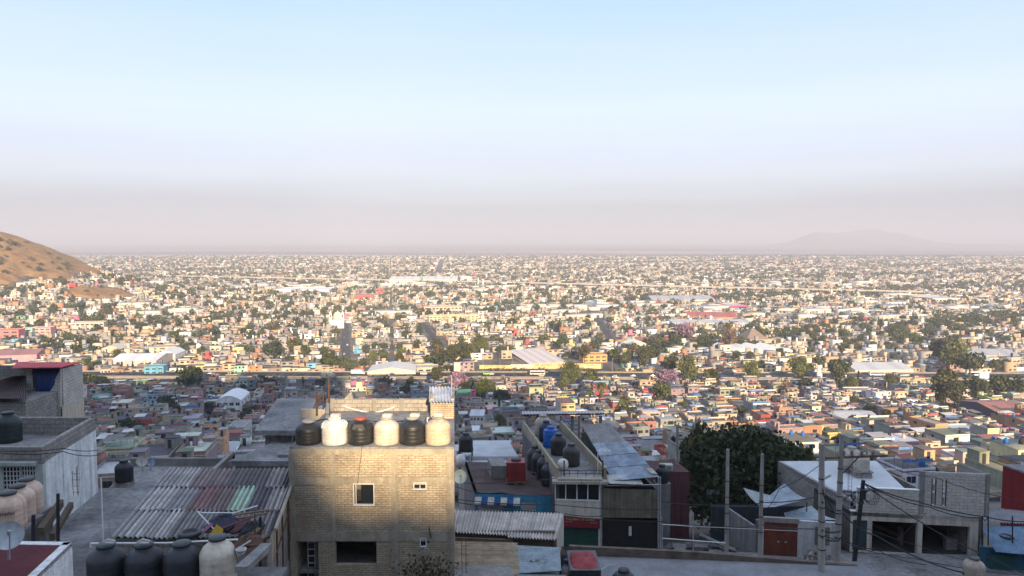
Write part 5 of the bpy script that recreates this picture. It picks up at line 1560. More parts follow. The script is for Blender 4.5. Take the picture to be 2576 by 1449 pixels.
    MB().add([(Xat(866, 1000, Yb), Yb, zr), (Xat(888, 1000, Yb), Yb, zr), (Xat(884, 1000, Yb), Yb, zr + .42), (Xat(866, 1000, Yb), Yb + .15, zr), (Xat(888, 1000, Yb), Yb + .15, zr), (Xat(884, 1000, Yb), Yb + .15, zr + .42)], [(0, 1, 2), (5, 4, 3), (0, 2, 5, 3), (1, 4, 5, 2)]).build('parapet_spike', M['concrete'], t)
    h0, h1 = xy(1083, 1010, 36.0), xy(1142, 1010, 36.0)
    zh = Zat(1012, 36.0)
    hut = MB().wall(h0, h1, zt + .1, zh, (), .14).wall(h1, (h1[0] - .2, 38.4), zt + .1, zh + .2, (), .14).wall((h0[0] - .3, 38.4), h0, zt + .1, zh + .2, (), .14).wall((h1[0] - .2, 38.4), (h0[0] - .3, 38.4), zt + .1, zh + .2, (), .14)
    hu = hut.build('roof_hut', M['brick'], t)
    MB().bar(h0, h1, zt + .1, zh, .02, .05, 0, .16).build('column', M['tanbeam'], t)
    zf = Zat(1011, 35.7)
    MB().sheet((h0[0] - .03, 35.65, zf), (h1[0] + .05, 35.65, zf), (h1[0] - .18, 38.6, zf + .16), (h0[0] - .33, 38.6, zf + .16), 8, .045, 1, None, (.55, .57, .62)).build('hut_roof', M['tin'], t)
    return t
BH = brick_house()

# ---------- water tanks
TANKN = [0]
def big_tank(kind, loc, r, h, label, group, shoulders=0, lidc=None, rz=0.0, ribs=True):
    t = thing('water_tank', label, 'water tank', loc, group, rz)
    c = TANKC[kind] if isinstance(kind, str) else kind
    MB().lathe(0, 0, tank_profile(r, h), 40, c).build('tank_body', M['tank'], t, True, local=True)
    zl = h * .285 + h * .66
    zl = tank_profile(r, h)[-1][1]
    MB().lathe(0, 0, [(r * .50, zl - .02), (r * .51, zl + .03), (r * .47, zl + .07), (r * .2, zl + .09), (.01, zl + .095)], 24, lidc or tuple(q * .85 for q in c)).build('lid', M['tank'], t, True, local=True)
    if shoulders:
        m = MB(); zb = h * .64
        for i in range(shoulders):
            a = 2 * math.pi * (i + .5) / shoulders; ww = .26
            ca, sa = math.cos(a), math.sin(a)
            P = lambda rr, tt, z: (rr * ca - tt * sa, rr * sa + tt * ca, z)
            m.add([P(r * .985, -ww, zb), P(r * .985, ww, zb), P(r * .9, ww * .75, h * .83), P(r * .9, -ww * .75, h * .83), P(r * .5, -ww * .6, zb + h * .2), P(r * .5, ww * .6, zb + h * .2)], [(0, 1, 2, 3), (3, 2, 5, 4), (0, 3, 4), (1, 5, 2)], c)
        m.build('lifting_shoulder', M['tank'], t, local=True)
    m = MB().tube((r * .9, 0, h * .9), (r * 1.06, 0, h * .88), .03, 6, (.6, .6, .58)).tube((r * 1.06, 0, h * .88), (r * 1.06, 0, .1), .025, 6, (.6, .6, .58))
    if rz: m.build('pipe', M['plain'], t, local=True)
    return t
row = [(777, 'black', 1056, 'black tank in the shade at the left end of the brick house roof', 0, 0), (843, 'white', 1049, 'white tank with angular shoulders on the brick house roof', 7, 0), (908, 'black', 1049, 'glossy black tank with a red lid on the brick house roof', 6, 0), (973, 'beige', 1049, 'matt beige tank between two black ones on the brick house roof', 0, 0), (1038, 'black', 1048, 'black tank with a white stone on its lid, beside the sunlit beige tank', 0, 0), (1102, 'beige', 1047, 'sunlit beige tank at the right end of the brick house roof', 0, 2.6)]
for x, k, yt, lab, sh, rz in row:
    p = at(x, 1126, 31.68); zl = Zat(yt, 31.9)
    h = (zl - GZ - .1) / .97
    c = TANKC[k]
    if k == 'beige' and x < 1000: c = (.56, .47, .40)
    t = big_tank(c, (p.x, 31.68, GZ + .1), .545, h, lab, 'row of tanks on the brick house', sh, (.35, .09, .05) if 'red lid' in lab else ((.3, .28, .26) if k != 'white' else None), rz)
    if x in (843, 973, 1038, 1102):
        o = MB().prism(((-.2, -.12), (.16, -.15), (.2, .1), (-.16, .13)), 0, .12, (.6, .54, .46)).build('lid_stone', M['rubble'], None, loc=(0, 0, 0), local=True)
        o.location = (p.x + (.05 if x != 1038 else .12), 31.68, GZ + .1 + tank_profile(.545, h)[-1][1] + .095)
        tag(o, {843: 'flat pale stone on the lid of the white tank', 973: 'small pale block on the lid of the matt beige tank', 1038: 'white block on the lid of the second black tank', 1102: 'flat pale stone on the lid of the sunlit beige tank'}[x], 'stone', 'stones weighing down tank lids')

def pole(name, label, cat, x, yt, yb, Y, r, m, r2=None, group=None, dxb=0.0, n=8):
    a = at(x, yt, Y); b = at(x + dxb, yb, Y)
    o = MB().tube((b.x, b.y, b.z), (a.x, a.y, a.z), r, n, (.5, .5, .5), r2).build(name, M[m], None, loc=(b.x, b.y, b.z)); return tag(o, label, cat, group)
pole('rod', 'rusty pole standing behind the left black roof tank', 'pole', 797, 985, 1046, 36, .05, 'rust', group='rods on the brick house roof')
pole('rod', 'thin rusty rod between two taller ones on the brick house roof', 'pole', 813, 985, 1030, 36.5, .035, 'rust', group='rods on the brick house roof')
pole('rod', 'tallest rusty rod on the brick house roof, ochre towards its top', 'pole', 827, 949, 1012, 37, .05, 'rust', group='rods on the brick house roof')
pole('rod', 'slim grey rod on the tin roofed hut of the brick house', 'pole', 1136, 945, 1000, 36.6, .035, 'metal', group='rods on the brick house roof')
pole('rod', 'short bent iron rod leaning on the brick wall low at right', 'rod', 1079, 1327, 1354, 30.9, .03, 'rust', dxb=5)

def cable(name, label, pts, r=.012, sag=.3, m='cable', group='cables and wires', seg=12):
    P = []; r *= 1.35
    for a, b in zip(pts[:-1], pts[1:]):
        a, b = Vector(a), Vector(b)
        for i in range(seg + (1 if b == Vector(pts[-1]) else 0)):
            t = i / seg; p = a.lerp(b, t); p.z -= sag * 4 * t * (1 - t); P.append(p)
    o = MB().path(P, r, 4, (.02, .02, .02)).build(name, M[m]); return tag(o, label, 'cable', group)
cable('cable', 'thin dark cable hanging down the sunlit brick wall to the framed window', [at(911, 1115, 31.0), at(909, 1140, 30.93), at(899, 1217, 30.93)], .007, .02)
cable('cable', 'pale wire hanging slack down the left part of the brick wall', [at(858, 1230, 30.94), at(848, 1320, 30.93), at(833, 1440, 30.93)], .006, .0, 'metal')
cable('cable', 'white pipe line strung across the rear parapet of the brick house', [at(865, 1022, 37.4), at(935, 1038, 37.4), at(992, 1024, 37.4)], .02, .05, 'white')
cable('cable', 'dark hose along the tank lids on the brick house', [at(760, 1060, 32.3), at(815, 1054, 32.3), at(935, 1060, 32.3), at(1040, 1056, 32.3)], .02, .05)

def dish(label, x, y, Y, r, face, c=(.45, .47, .47), mast=1.0, tiltz=.6):
    p = at(x, y, Y)
    t = thing('satellite_dish', label, 'satellite dish', (p.x, p.y, p.z - mast), 'satellite dishes')
    f = Vector(face).normalized(); q = f.to_track_quat('Z', 'Y').to_matrix().to_4x4()
    m = MB().lathe(0, 0, [(.02, 0), (r * .4, r * .05), (r * .75, r * .17), (r, r * .3), (r * 1.01, r * .31), (r, r * .285), (r * .75, r * .15), (r * .4, r * .03), (.02, -.02)], 28, c)
    m.v = [tuple(q @ Vector(v) + Vector((0, 0, mast))) for v in m.v]
    m.build('reflector', M['tank'], t, True, local=True)
    tip = f * r * 1.0 + Vector((0, 0, mast))
    e = (q @ Vector((0, -r * .95, r * .28))) + Vector((0, 0, mast))
    MB().tube(e, tip, .018, 5).box(tip.x - .04, tip.x + .04, tip.y - .04, tip.y + .04, tip.z - .04, tip.z + .06).build('feed_arm', M['metal'], t, local=True)
    MB().tube((0, 0.03, 0), (0, 0.03, mast), .03, 6).build('mast', M['metal'], t, local=True)
    return t
dish('pale green dish on the right flank of the brick house', 1156, 1199, 40, .38, (.35, -.9, .35), (.36, .44, .42), 1.0)

# ---------- patchwork corrugated roof shed left of the brick house
def patch_shed():
    D = at(281, 1352, 26.0); C_ = at(676, 1352, 26.0); up = .032; L = 7.1
    t = thing('patchwork_shed', 'long shed under a patchwork of grey, red and pale green corrugated sheets', 'shed', ((D.x + C_.x) / 2, 26, -17))
    e = Vector((DX, 1, up))
    rgp = random.Random(3)
    pal = [(.27, .255, .25), (.19, .175, .18), (.105, .092, .10), (.14, .125, .13), (.32, .30, .285), (.15, .105, .105), (.085, .075, .088), (.22, .2, .195)]
    rows = [(0, 2.55), (2.4, 4.95), (4.8, L)]
    W = (C_ - D)
    for ri, (a, b) in enumerate(rows):
        x = -.0; i = 0
        while x < 1:
            w = rgp.uniform(.11, .15); x1 = min(1, x + w)
            k = rgp.choice(pal)
            if ri == 1 and .60 < x + w / 2 < .74: k = (.33, .45, .34)
            if ri == 1 and .42 < x + w / 2 < .55: k = (.20, .10, .10)
            if ri == 2 and .30 < x + w / 2 < .52: k = (.16, .115, .115)
            if ri == 0 and x < .2: k = (.29, .28, .265)
            if ri == 0 and x > .35: k = rgp.choice(((.13, .12, .125), (.16, .145, .145), (.11, .1, .1)))
            lift = Vector((0, 0, .035 * ri + rgp.uniform(0, .02)))
            j0, j1 = rgp.uniform(-.08, .08), rgp.uniform(-.04, .04)
            p0, p1 = D + W * x, D + W * (x1 + .006)
            kk = k
            nw = max(2, round((x1 - x) * 5.5 / .19))
            st = [rgp.uniform(.8, 1.3) for _ in range(40)]
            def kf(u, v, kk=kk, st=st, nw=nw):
                c = .5 + .5 * math.cos(2 * math.pi * u * nw)      # darker in the valleys of the sheet, lighter on its crests
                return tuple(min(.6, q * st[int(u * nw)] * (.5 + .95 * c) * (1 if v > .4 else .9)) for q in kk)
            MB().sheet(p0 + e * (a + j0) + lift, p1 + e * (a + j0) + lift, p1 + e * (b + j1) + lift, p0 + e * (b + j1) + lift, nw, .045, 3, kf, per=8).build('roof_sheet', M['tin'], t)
            x = x1; i += 1
    # right side: board and block wall with iron posts
    a, b = C_ + e * .1, C_ + e * 6.6
    zt = C_.z - .12
    MB().wall((a.x, a.y), (b.x, b.y), -17, zt - 1.1, (), .15).build('block_wall', M['block'], t)
    MB().wall((a.x, a.y), (b.x, b.y), zt - 1.1, zt, (), .1, (.40, .34, .27)).build('board_wall', M['paint'], t)
    f = back((D.x, 26.2), 0); 
    MB().wall((D.x, 26.2), (a.x, 26.2), -17, zt, (), .15).wall((D.x + DX * 6.6, 32.6), (D.x, 26.2), -17, zt, (), .15).build('front_wall', M['block'], t)
    for s in (1.2, 2.6, 4.2):
        p = C_ + e * s; MB().tube((p.x + .10, p.y, zt - 2.6), (p.x + .10, p.y, zt + .02), .035, 6).build('post', M['rust'], t)
    MB().tube(C_ + e * .9 + Vector((.12, 0, zt - C_.z - .9)), C_ + e * 4.6 + Vector((.12, 0, zt - C_.z - .7)), .03, 6).build('rail', M['rust'], t)
    MB().tube(C_ + e * .6 + Vector((.14, 0, .02)), C_ + e * 6.2 + Vector((.14, 0, .02)), .07, 8, (.5, .5, .48)).build('gutter', M['pole'], t)
patch_shed()

# ---------- clutter on the near right corner of the patchwork roof
def clutter():
    def slab(name, label, cat, pts, th, c, m='plain', group=None):
        P = [Vector(at(*p)) for p in pts]; n = (P[1] - P[0]).cross(P[-1] - P[0]).normalized() * th
        k = len(P)
        mb = MB().add([*P, *[p - n for p in P]], [tuple(range(k)), tuple(range(2 * k - 1, k - 1, -1)), *[(i, i + k, (i + 1) % k + k, (i + 1) % k) for i in range(k)]], c)
        return tag(mb.build(name, M[m]), label, cat, group)
    o = MB().path([at(562, 1357, 24.2), at(497, 1287, 24.6), at(508, 1290, 24.8), at(590, 1290, 25.2), at(648, 1272, 25.6)], .022, 6)
    tag(o.build('bent_pipe', M['white']), 'bent white pipe frame rising over the junk on the patchwork roof', 'pipe frame')
    slab('yellow_sign', 'mustard yellow square panel with white rim tilted behind the tan tank', 'panel', [(527, 1347, 23.9), (546, 1319, 24.1), (562, 1331, 24.0), (560, 1347, 23.9)], .03, (.40, .25, .035))
    slab('pink_board', 'faded pink angled board left of the mustard yellow panel', 'board', [(508, 1336, 24.2), (530, 1314, 24.4), (536, 1319, 24.4), (512, 1341, 24.2)], .03, (.35, .17, .24))
    rg = random.Random(6)
    for i, (a, b, w, c, lab) in enumerate((((590, 1297, 25.5), (674, 1284, 25.8), .12, (.25, .2, .16), 'upper weathered plank lying across the junk by the brick house'), ((598, 1306, 25.3), (672, 1292, 25.6), .11, (.22, .17, .13), 'lower weathered plank lying across the junk by the brick house'), ((600, 1378, 23.6), (652, 1330, 24.2), .14, (.3, .2, .14), 'pinkish plank leaning along the roof edge by the brick house'), ((612, 1385, 23.4), (672, 1345, 24.3), .2, (.13, .1, .085), 'dark broad plank at the roof edge by the brick house'), ((560, 1330, 24.3), (640, 1300, 25.0), .08, (.14, .06, .07), 'dark red lath among the junk by the brick house'), ((592, 1385, 22.9), (630, 1362, 23.2), .03, (.5, .5, .5), 'white stick poking out beside the tan tank'))):
        A, B_ = at(*a), at(*b); s = Vector((w / 2, 0, 0)) if abs(B_.x - A.x) < .9 else Vector((0, w / 2, 0)); u = Vector((0, 0, .04))
        mb = MB().add([A - s, B_ - s, B_ + s, A + s, A - s + u, B_ - s + u, B_ + s + u, A + s + u], [(3, 2, 1, 0), (4, 5, 6, 7), (0, 1, 5, 4), (1, 2, 6, 5), (2, 3, 7, 6), (3, 0, 4, 7)], c)
        tag(mb.build('plank', M['wood'] if i < 4 else M['plain']), lab, 'plank', 'planks and laths in the junk')
    def heap(name, label, cat, x, y, Y, rx, ry, hz, c, seed, m='plain'):
        p = at(x, y, Y); r_ = random.Random(seed); vs = []; n = 14; k = 6
        for j in range(k + 1):
            f = j / k
            for i in range(n):
                a = 2 * math.pi * i / n; q = math.cos(f * math.pi / 2) * r_.uniform(.75, 1.15)
                vs.append((p.x + rx * q * math.cos(a), p.y + ry * q * math.sin(a), p.z - hz * .5 + hz * math.sin(f * math.pi / 2) * r_.uniform(.8, 1.15)))
        fs = [(j * n + i, j * n + (i + 1) % n, (j + 1) * n + (i + 1) % n, (j + 1) * n + i) for j in range(k) for i in range(n)]
        return tag(MB().add(vs, fs, c).build(name, M[m]), label, cat)
    heap('tarp', 'dark blue-black crumpled tarp among the junk on the patchwork roof', 'tarp', 560, 1312, 24.9, .6, .7, .34, (.03, .03, .05), 1)
    heap('tarp', 'maroon crumpled sheet in the middle of the junk', 'tarp', 598, 1318, 25.0, .36, .7, .26, (.10, .045, .05), 2)
    heap('tarp', 'black plastic sheet slumped beside the brick house junk', 'tarp', 634, 1326, 24.7, .40, .7, .3, (.02, .02, .024), 3)
    heap('scrap_heap', 'dark heap of scrap beside the tan tank', 'scrap heap', 622, 1362, 23.7, .5, .8, .35, (.05, .04, .04), 4, 'rust')
    p = at(655, 1325, 25)
    pole('rod', 'rusty rod sticking up through the junk by the brick house', 'rod', 641, 1290, 1420, 24.0, .02, 'rust', dxb=2)
    pole('post', 'dark iron post at the gutter end of the patchwork roof', 'post', 655, 1300, 1450, 24.6, .05, 'dark')
    b = at(607, 1400, 22.6)
    bk = thing('bucket', 'white plastic bucket wedged right of the tan tank', 'bucket', (b.x, b.y, b.z - .15))
    MB().lathe(0, 0, [(.10, 0), (.15, .36), (.165, .37), (.165, .39), (.14, .39), (.095, .02)], 16, (.5, .48, .48)).build('pail', M['tank'], bk, True, local=True)
    MB().path([(-.15, 0, .36), (-.1, -.12, .3), (0, -.16, .26), (.1, -.12, .3), (.15, 0, .36)], .008, 4).build('handle', M['metal'], bk, local=True)
    rr = at(478, 1338, 24.9)
    o = MB().lathe(rr.x, rr.y, [(.30, rr.z - .16), (.38, rr.z - .1), (.36, rr.z), (.27, rr.z + .02), (.24, rr.z - .06)], 24, (.03, .03, .035)).build('tyre', M['tank'], None, True); tag(o, 'old black tyre lying at the lower edge of the patchwork roof', 'tyre')
    wb = at(640, 1385, 22.3)
    MBw = MB().prism(((wb.x - .28, wb.y - .9), (wb.x + .1, wb.y - .9), (wb.x + .28, wb.y + .8), (wb.x - .05, wb.y + .8)), wb.z - .3, wb.z - .1, (.3, .28, .24)); tag(MBw.build('concrete_ledge', M['concrete']), 'pale concrete ledge beside the tan tank at the bottom edge', 'ledge')
clutter()

# ---------- four tanks at the bottom with their pipe and the roof that carries them
def bottom_row():
    Y = 23.0; zb = Zat(1366, Y) - 1.46
    a, b = xy(200, 1449, 21.6), xy(640, 1449, 21.6)
    t = thing('near_house', 'flat roof at the bottom edge carrying four big tanks', 'house', ((a[0] + b[0]) / 2, Y, -17))
    MB().box(a[0], b[0], 21.4, 24.4, -17, zb - .16).build('wall', M['block'], t); MB().box(a[0] - .1, b[0] + .1, 21.3, 24.5, zb - .16, zb).build('roof', M['slab'], t)
    for x, k, yt, lab in ((268, (.024, .028, .034), 1372, 'leftmost of three dark grey tanks at the bottom edge'), (364, (.024, .028, .034), 1371, 'middle one of three dark grey tanks at the bottom edge'), (459, (.026, .030, .036), 1368, 'rightmost of three dark grey tanks, next to the tan one'), (549, (.56, .49, .40), 1353, 'tan tank with dark round lid at the bottom edge')):
        p = at(x, 1420, Y); h = (Zat(yt, Y) - zb) / .955
        big_tank(k, (p.x, Y, zb), .57 if x < 500 else .555, h, lab, 'four tanks at the bottom edge', 0, (.03, .04, .045), 0)
    for x in (286, 372):
        p = at(x, 1368, Y)
        o = MB().box(-.16, .16, -.05, .05, 0, .03, (.5, .5, .5)).path([(-.2, 0, .03), (-.05, 0, .12), (.18, .03, .05)], .03, 6, (.5, .48, .46)).build('pipe_fitting', M['plain'], None, loc=(0, 0, 0), local=True)
        o.location = (p.x, Y - .25, Zat(1366, Y - .25)); tag(o, 'pale pipe elbow on the lid of the %s dark grey tank' % ('leftmost' if x < 300 else 'middle'), 'pipe fitting', 'pipe fittings on the dark tanks')
    o = MB().path([at(229, 1376, 23.4), at(229, 1367, 23.4), at(420, 1366, 23.4), at(598, 1357, 23.4)], .032, 8)
    tag(o.build('water_pipe', M['white']), 'white pipe running along the tops of the bottom row of tanks', 'pipe')
bottom_row()

# ---------- lower left corner: maroon roof with flaking white side wall
def maroon_house():
    p = at(181, 1363, 19.0); z = p.z
    L = 6.0; n = (p.x - DX * L, p.y - L)
    t = thing('maroon_roof_house', 'corner house with a dark maroon roof and flaking white side wall', 'house', (p.x - 3, 16, -16))
    w = MB().wall(n, (p.x, p.y), -16, z, (), .2).wall((p.x, p.y), (p.x - 9, p.y + .3), -16, z, (), .2)
    w.build('wall', M['whitewash'], t)
    MB().prism((n, (p.x, p.y), (p.x - 9, p.y + .3), (n[0] - 9, n[1])), z - .12, [z - .02, z - .02, z + .02, z + .02], (.1, .03, .035)).build('roof', mat('maroon_roof', (.10, .026, .030), .95, .3, 1.2, .15), t)
    dish('big pale grey satellite dish on the maroon roof', 18, 1349, 17.6, .34, (.45, -.45, .35), (.36, .40, .43), .6)
maroon_house()

# ---------- three peach tanks on a stepped ledge at the left edge
for i, (x, y, Y, lab) in enumerate(((66, 1204, 28.7, 'farthest and topmost of the three peach tanks'), (44, 1221, 27.5, 'middle one of the three peach tanks'), (20, 1238, 26.35, 'nearest and lowest of the three peach tanks at the left edge'))):
    p = at(x, y, Y)
    t = big_tank((.58, .42, .32), (p.x, Y, p.z - 1.33), .56, 1.36, lab, 'peach tanks at the left edge', 0, (.05, .05, .055), 0)
    if i == 2:
        text_mesh('lettering', 'Rotoplas', .2, plain('tank_print', (.03, .03, .03), .8), Vector((p.x, Y, p.z - 1.33)) + Vector((.18, -.55, .72)), (math.pi / 2, 0, .3), t)
def peach_ledge():
    p, q = at(100, 1300, 25.4), at(20, 1238, 26.35); z = at(66, 1204, 28.7).z - 1.33
    t = thing('ledge_house', 'grey concrete ledge and roof beams under the peach tanks', 'house', (-19.5, 27, -17))
    for x, y, Y, zz in ((66, 1204, 28.7, 0), (44, 1221, 27.5, 0), (20, 1238, 26.35, 0)):
        k = at(x, y, Y); MB().box(k.x - 1.2, k.x + .62, Y - .57, Y + .57, -17, k.z - 1.33).build('plinth', M['concrete'], t)
    for (a, b, w, h) in (((101, 1303, 25.6), (152, 1236, 31.0), .12, .3), ((130, 1318, 25.8), (178, 1243, 31.5), .1, .25)):
        A, B_ = at(*a), at(*b); A.z -= .35; B_.z -= .35
        MB().add([(A.x - w, A.y, A.z - h), (A.x + w, A.y, A.z - h), (B_.x + w, B_.y, B_.z - h), (B_.x - w, B_.y, B_.z - h), (A.x - w, A.y, A.z), (A.x + w, A.y, A.z), (B_.x + w, B_.y, B_.z), (B_.x - w, B_.y, B_.z)], [(3, 2, 1, 0), (4, 5, 6, 7), (0, 1, 5, 4), (1, 2, 6, 5), (2, 3, 7, 6), (3, 0, 4, 7)]).build('roof_beam', M['bark'], t)
peach_ledge()
pole('post', 'thick dark post with rebar, rising behind the maroon roof', 'post', 146, 1242, 1366, 24.5, .055, 'dark', group='posts on the left slab')
pole('post', 'shorter dark post at the left, beside the satellite dish', 'post', 84, 1295, 1368, 23.5, .06, 'dark', group='posts on the left slab')
def rebars(x, yt, yb, Y, label, n=3, sp=.10, r=.012):
    p, q = at(x, yb, Y), at(x, yt, Y)
    m = MB()
    for i in range(n): m.tube((p.x + (i - n / 2) * sp, Y + (i % 2) * sp, p.z), (p.x + (i - n / 2) * sp * 1.1, Y + (i % 2) * sp, q.z + (i % 3) * .12), r, 4)
    for k in range(4):
        z = p.z + (q.z - p.z) * (k + .5) / 4; m.path([(p.x - n / 2 * sp, Y, z), (p.x + n / 2 * sp * .8, Y, z)], r * .7, 4)
    return tag(m.build('rebar_cage', M['rust']), label, 'rebar cage', 'rebar starter bars')
rebars(194, 1184, 1246, 29.5, 'tall rebar cage on the grey slab at left', 3)
pole('mast', 'thin white antenna mast standing on the grey slab', 'mast', 254, 1203, 1362, 26.5, .022, 'white', dxb=6)
pole('mast', 'hair-thin grey rod right of the white antenna mast', 'mast', 275, 1262, 1362, 26.5, .008, 'metal')

# ---------- big bare slab in the middle left
def slab_house():
    z = Zat(1231, 38.0)
    A = (-23.5, 24.6); 
    t = thing('slab_house', 'wide bare grey concrete slab roof in the left foreground', 'house', (-17, 31, -18))
    MB().prism(((-24, 24.6), (-8.2, 24.6), (-11.5, 38.2), (-22.4, 38.2)), z - .25, z).build('roof', M['slab'], t)
    MB().prism(((-23.6, 24.8), (-8.6, 24.8), (-11.8, 38.0), (-22.2, 38.0)), -20, z - .25).build('wall', M['block'], t)
    a, b = at(375, 1213, 38.4), at(408, 1164, 44.5)
    # low rear terrace with its wall and dark tank
    z2 = Zat(1222, 43)
    MB().prism(((-23, 38.6), (-16.8, 38.6), (-18.2, 47), (-24.5, 47)), z2 - .25, z2).build('rear_terrace', M['slab'], t)
    MB().prism(((-16.9, 38.4), (-16.65, 38.4), (-18.1, 47), (-18.35, 47)), -21, [z + .05, z + .05, z2 + .75, z2 + .75]).build('side_wall', M['block'], t)
    MB().prism(((-24.2, 38.7), (-16.95, 38.7), (-16.95, 38.95), (-24.2, 38.95)), -21, z2 + .25).build('low_wall', M['concrete'], t)
    MB().prism(((-24.6, 46.8), (-18.1, 46.8), (-18.1, 47.05), (-24.6, 47.05)), -23, z2 + .5).build('low_wall', M['concrete'], t)
    p = at(313, 1212, 43)
    big_tank('black', (p.x, 43, z2 + .3), .50, 1.25, 'black tank on a block stand behind the bare slab', None, 0)
    o = MB().box(p.x - .4, p.x + .4, 42.6, 43.4, z2, z2 + .3).build('tank_stand', M['block']); tag(o, 'low block stand under the black tank behind the bare slab', 'stand')
    dish('pale tan dish on the wall behind the bare slab', 357, 1160, 45.5, .33, (.4, -.9, .35), (.5, .45, .40), 1.1)
    dish('small blue-grey dish right of the pale tan dish', 378, 1163, 46, .26, (.75, -.6, .3), (.25, .32, .40), .9)
slab_house()

# ---------- white-walled house at the left with parapet roof
def white_wall_house():
    N_, F_ = at(105, 1125, 32.0), at(240, 1048, 37.6)
    z = N_.z
    t = thing('white_wall_house', 'grey block house with a whitewashed side wall and lattice windows at left', 'house', (-25, 35, -17))
    xl = -34.0; zf = z - .9
    p0, p1 = (xl, 32.0), (N_.x, 32.0)
    q1 = (F_.x, 37.6); q0 = (xl - .9, 37.6)
    # front with two lattice windows
    s = lambda x: Xat(x, 1200, 32.0) - xl
    ZZ = lambda y: Zat(y, 32.0)
    holes = [(s(6), s(49), ZZ(1232), ZZ(1176)), (s(53), s(88), ZZ(1232), ZZ(1174))]
    MB().wall(p0, p1, -17, ZZ(1168), holes, .2, (.42, .46, .43)).build('front_wall', M['paint'], t)
    MB().wall(p0, p1, ZZ(1168) + .0, z, (), .2).build('front_parapet', M['block'], t)
    MB().bar(p0, p1, ZZ(1168), ZZ(1160), .28, .0, -1, s(96), (.35, .40, .38)).build('window_canopy', M['paint'], t)
    for h in holes:
        f = MB()
        for i in range(6):
            q = h[0] + (h[1] - h[0]) * i / 5; f.bar(p0, p1, h[2], h[3], -.05, .07, q - .018, q + .018)
        for i in range(6):
            q = h[2] + (h[3] - h[2]) * i / 5; f.bar(p0, p1, q - .018, q + .018, -.05, .068, h[0], h[1])
        w = f.build('lattice_window', M['white'], t)
        MB().bar(p0, p1, h[2], h[3], -.1, .12, h[0], h[1]).build('pane', M['glass'], w)
    # side wall: whitewash up to a slanting line, raw block above
    e = Vector((q1[0] - N_.x, q1[1] - 32.0)); 
    zn, zfr = Zat(1166, 32.0), Zat(1081, 37.6)
    p1 = (p1[0] - .016, 32.21)
    MB().prism((p1, q1, (q1[0] - .2, q1[1]), (p1[0] - .2, p1[1])), -17, [zn, zfr, zfr, zn], (.6, .6, .6)).build('side_wall', M['whitewash'], t)
    MB().prism((p1, q1, (q1[0] - .198, q1[1]), (p1[0] - .198, p1[1])), [zn + .003, zfr + .003, zfr + .003, zn + .003], [z, z, z, z]).build('side_parapet', M['block'], t)
    MB().wall(q1, q0, -17, z, (), .2).build('rear_wall', M['block'], t)
    MB().prism((p0, (p1[0] - .2, 32.2), (q1[0] - .2, 37.4), (q0[0], 37.4)), zf - .2, zf).build('roof', M['slab'], t)
    for sgn, yy in ((.33, 0), (.62, 0)):
        a = (p1[0] + (q1[0] - p1[0]) * sgn, 32 + 5.6 * sgn)
        MB().prism(((a[0], a[1]), (a[0] + .04, a[1]), (a[0] + .02, a[1] + .25), (a[0] - .02, a[1] + .25)), -17, z - 1.3, (.6, .6, .6)).build('wall_pier', M['whitewash'], t)
    p = at(22, 1092, 36.2)
    big_tank((.025, .035, .035), (p.x, 36.2, zf), .58, 1.5, 'dark green-black tank on the roof of the white walled house', None, 0)
white_wall_house()

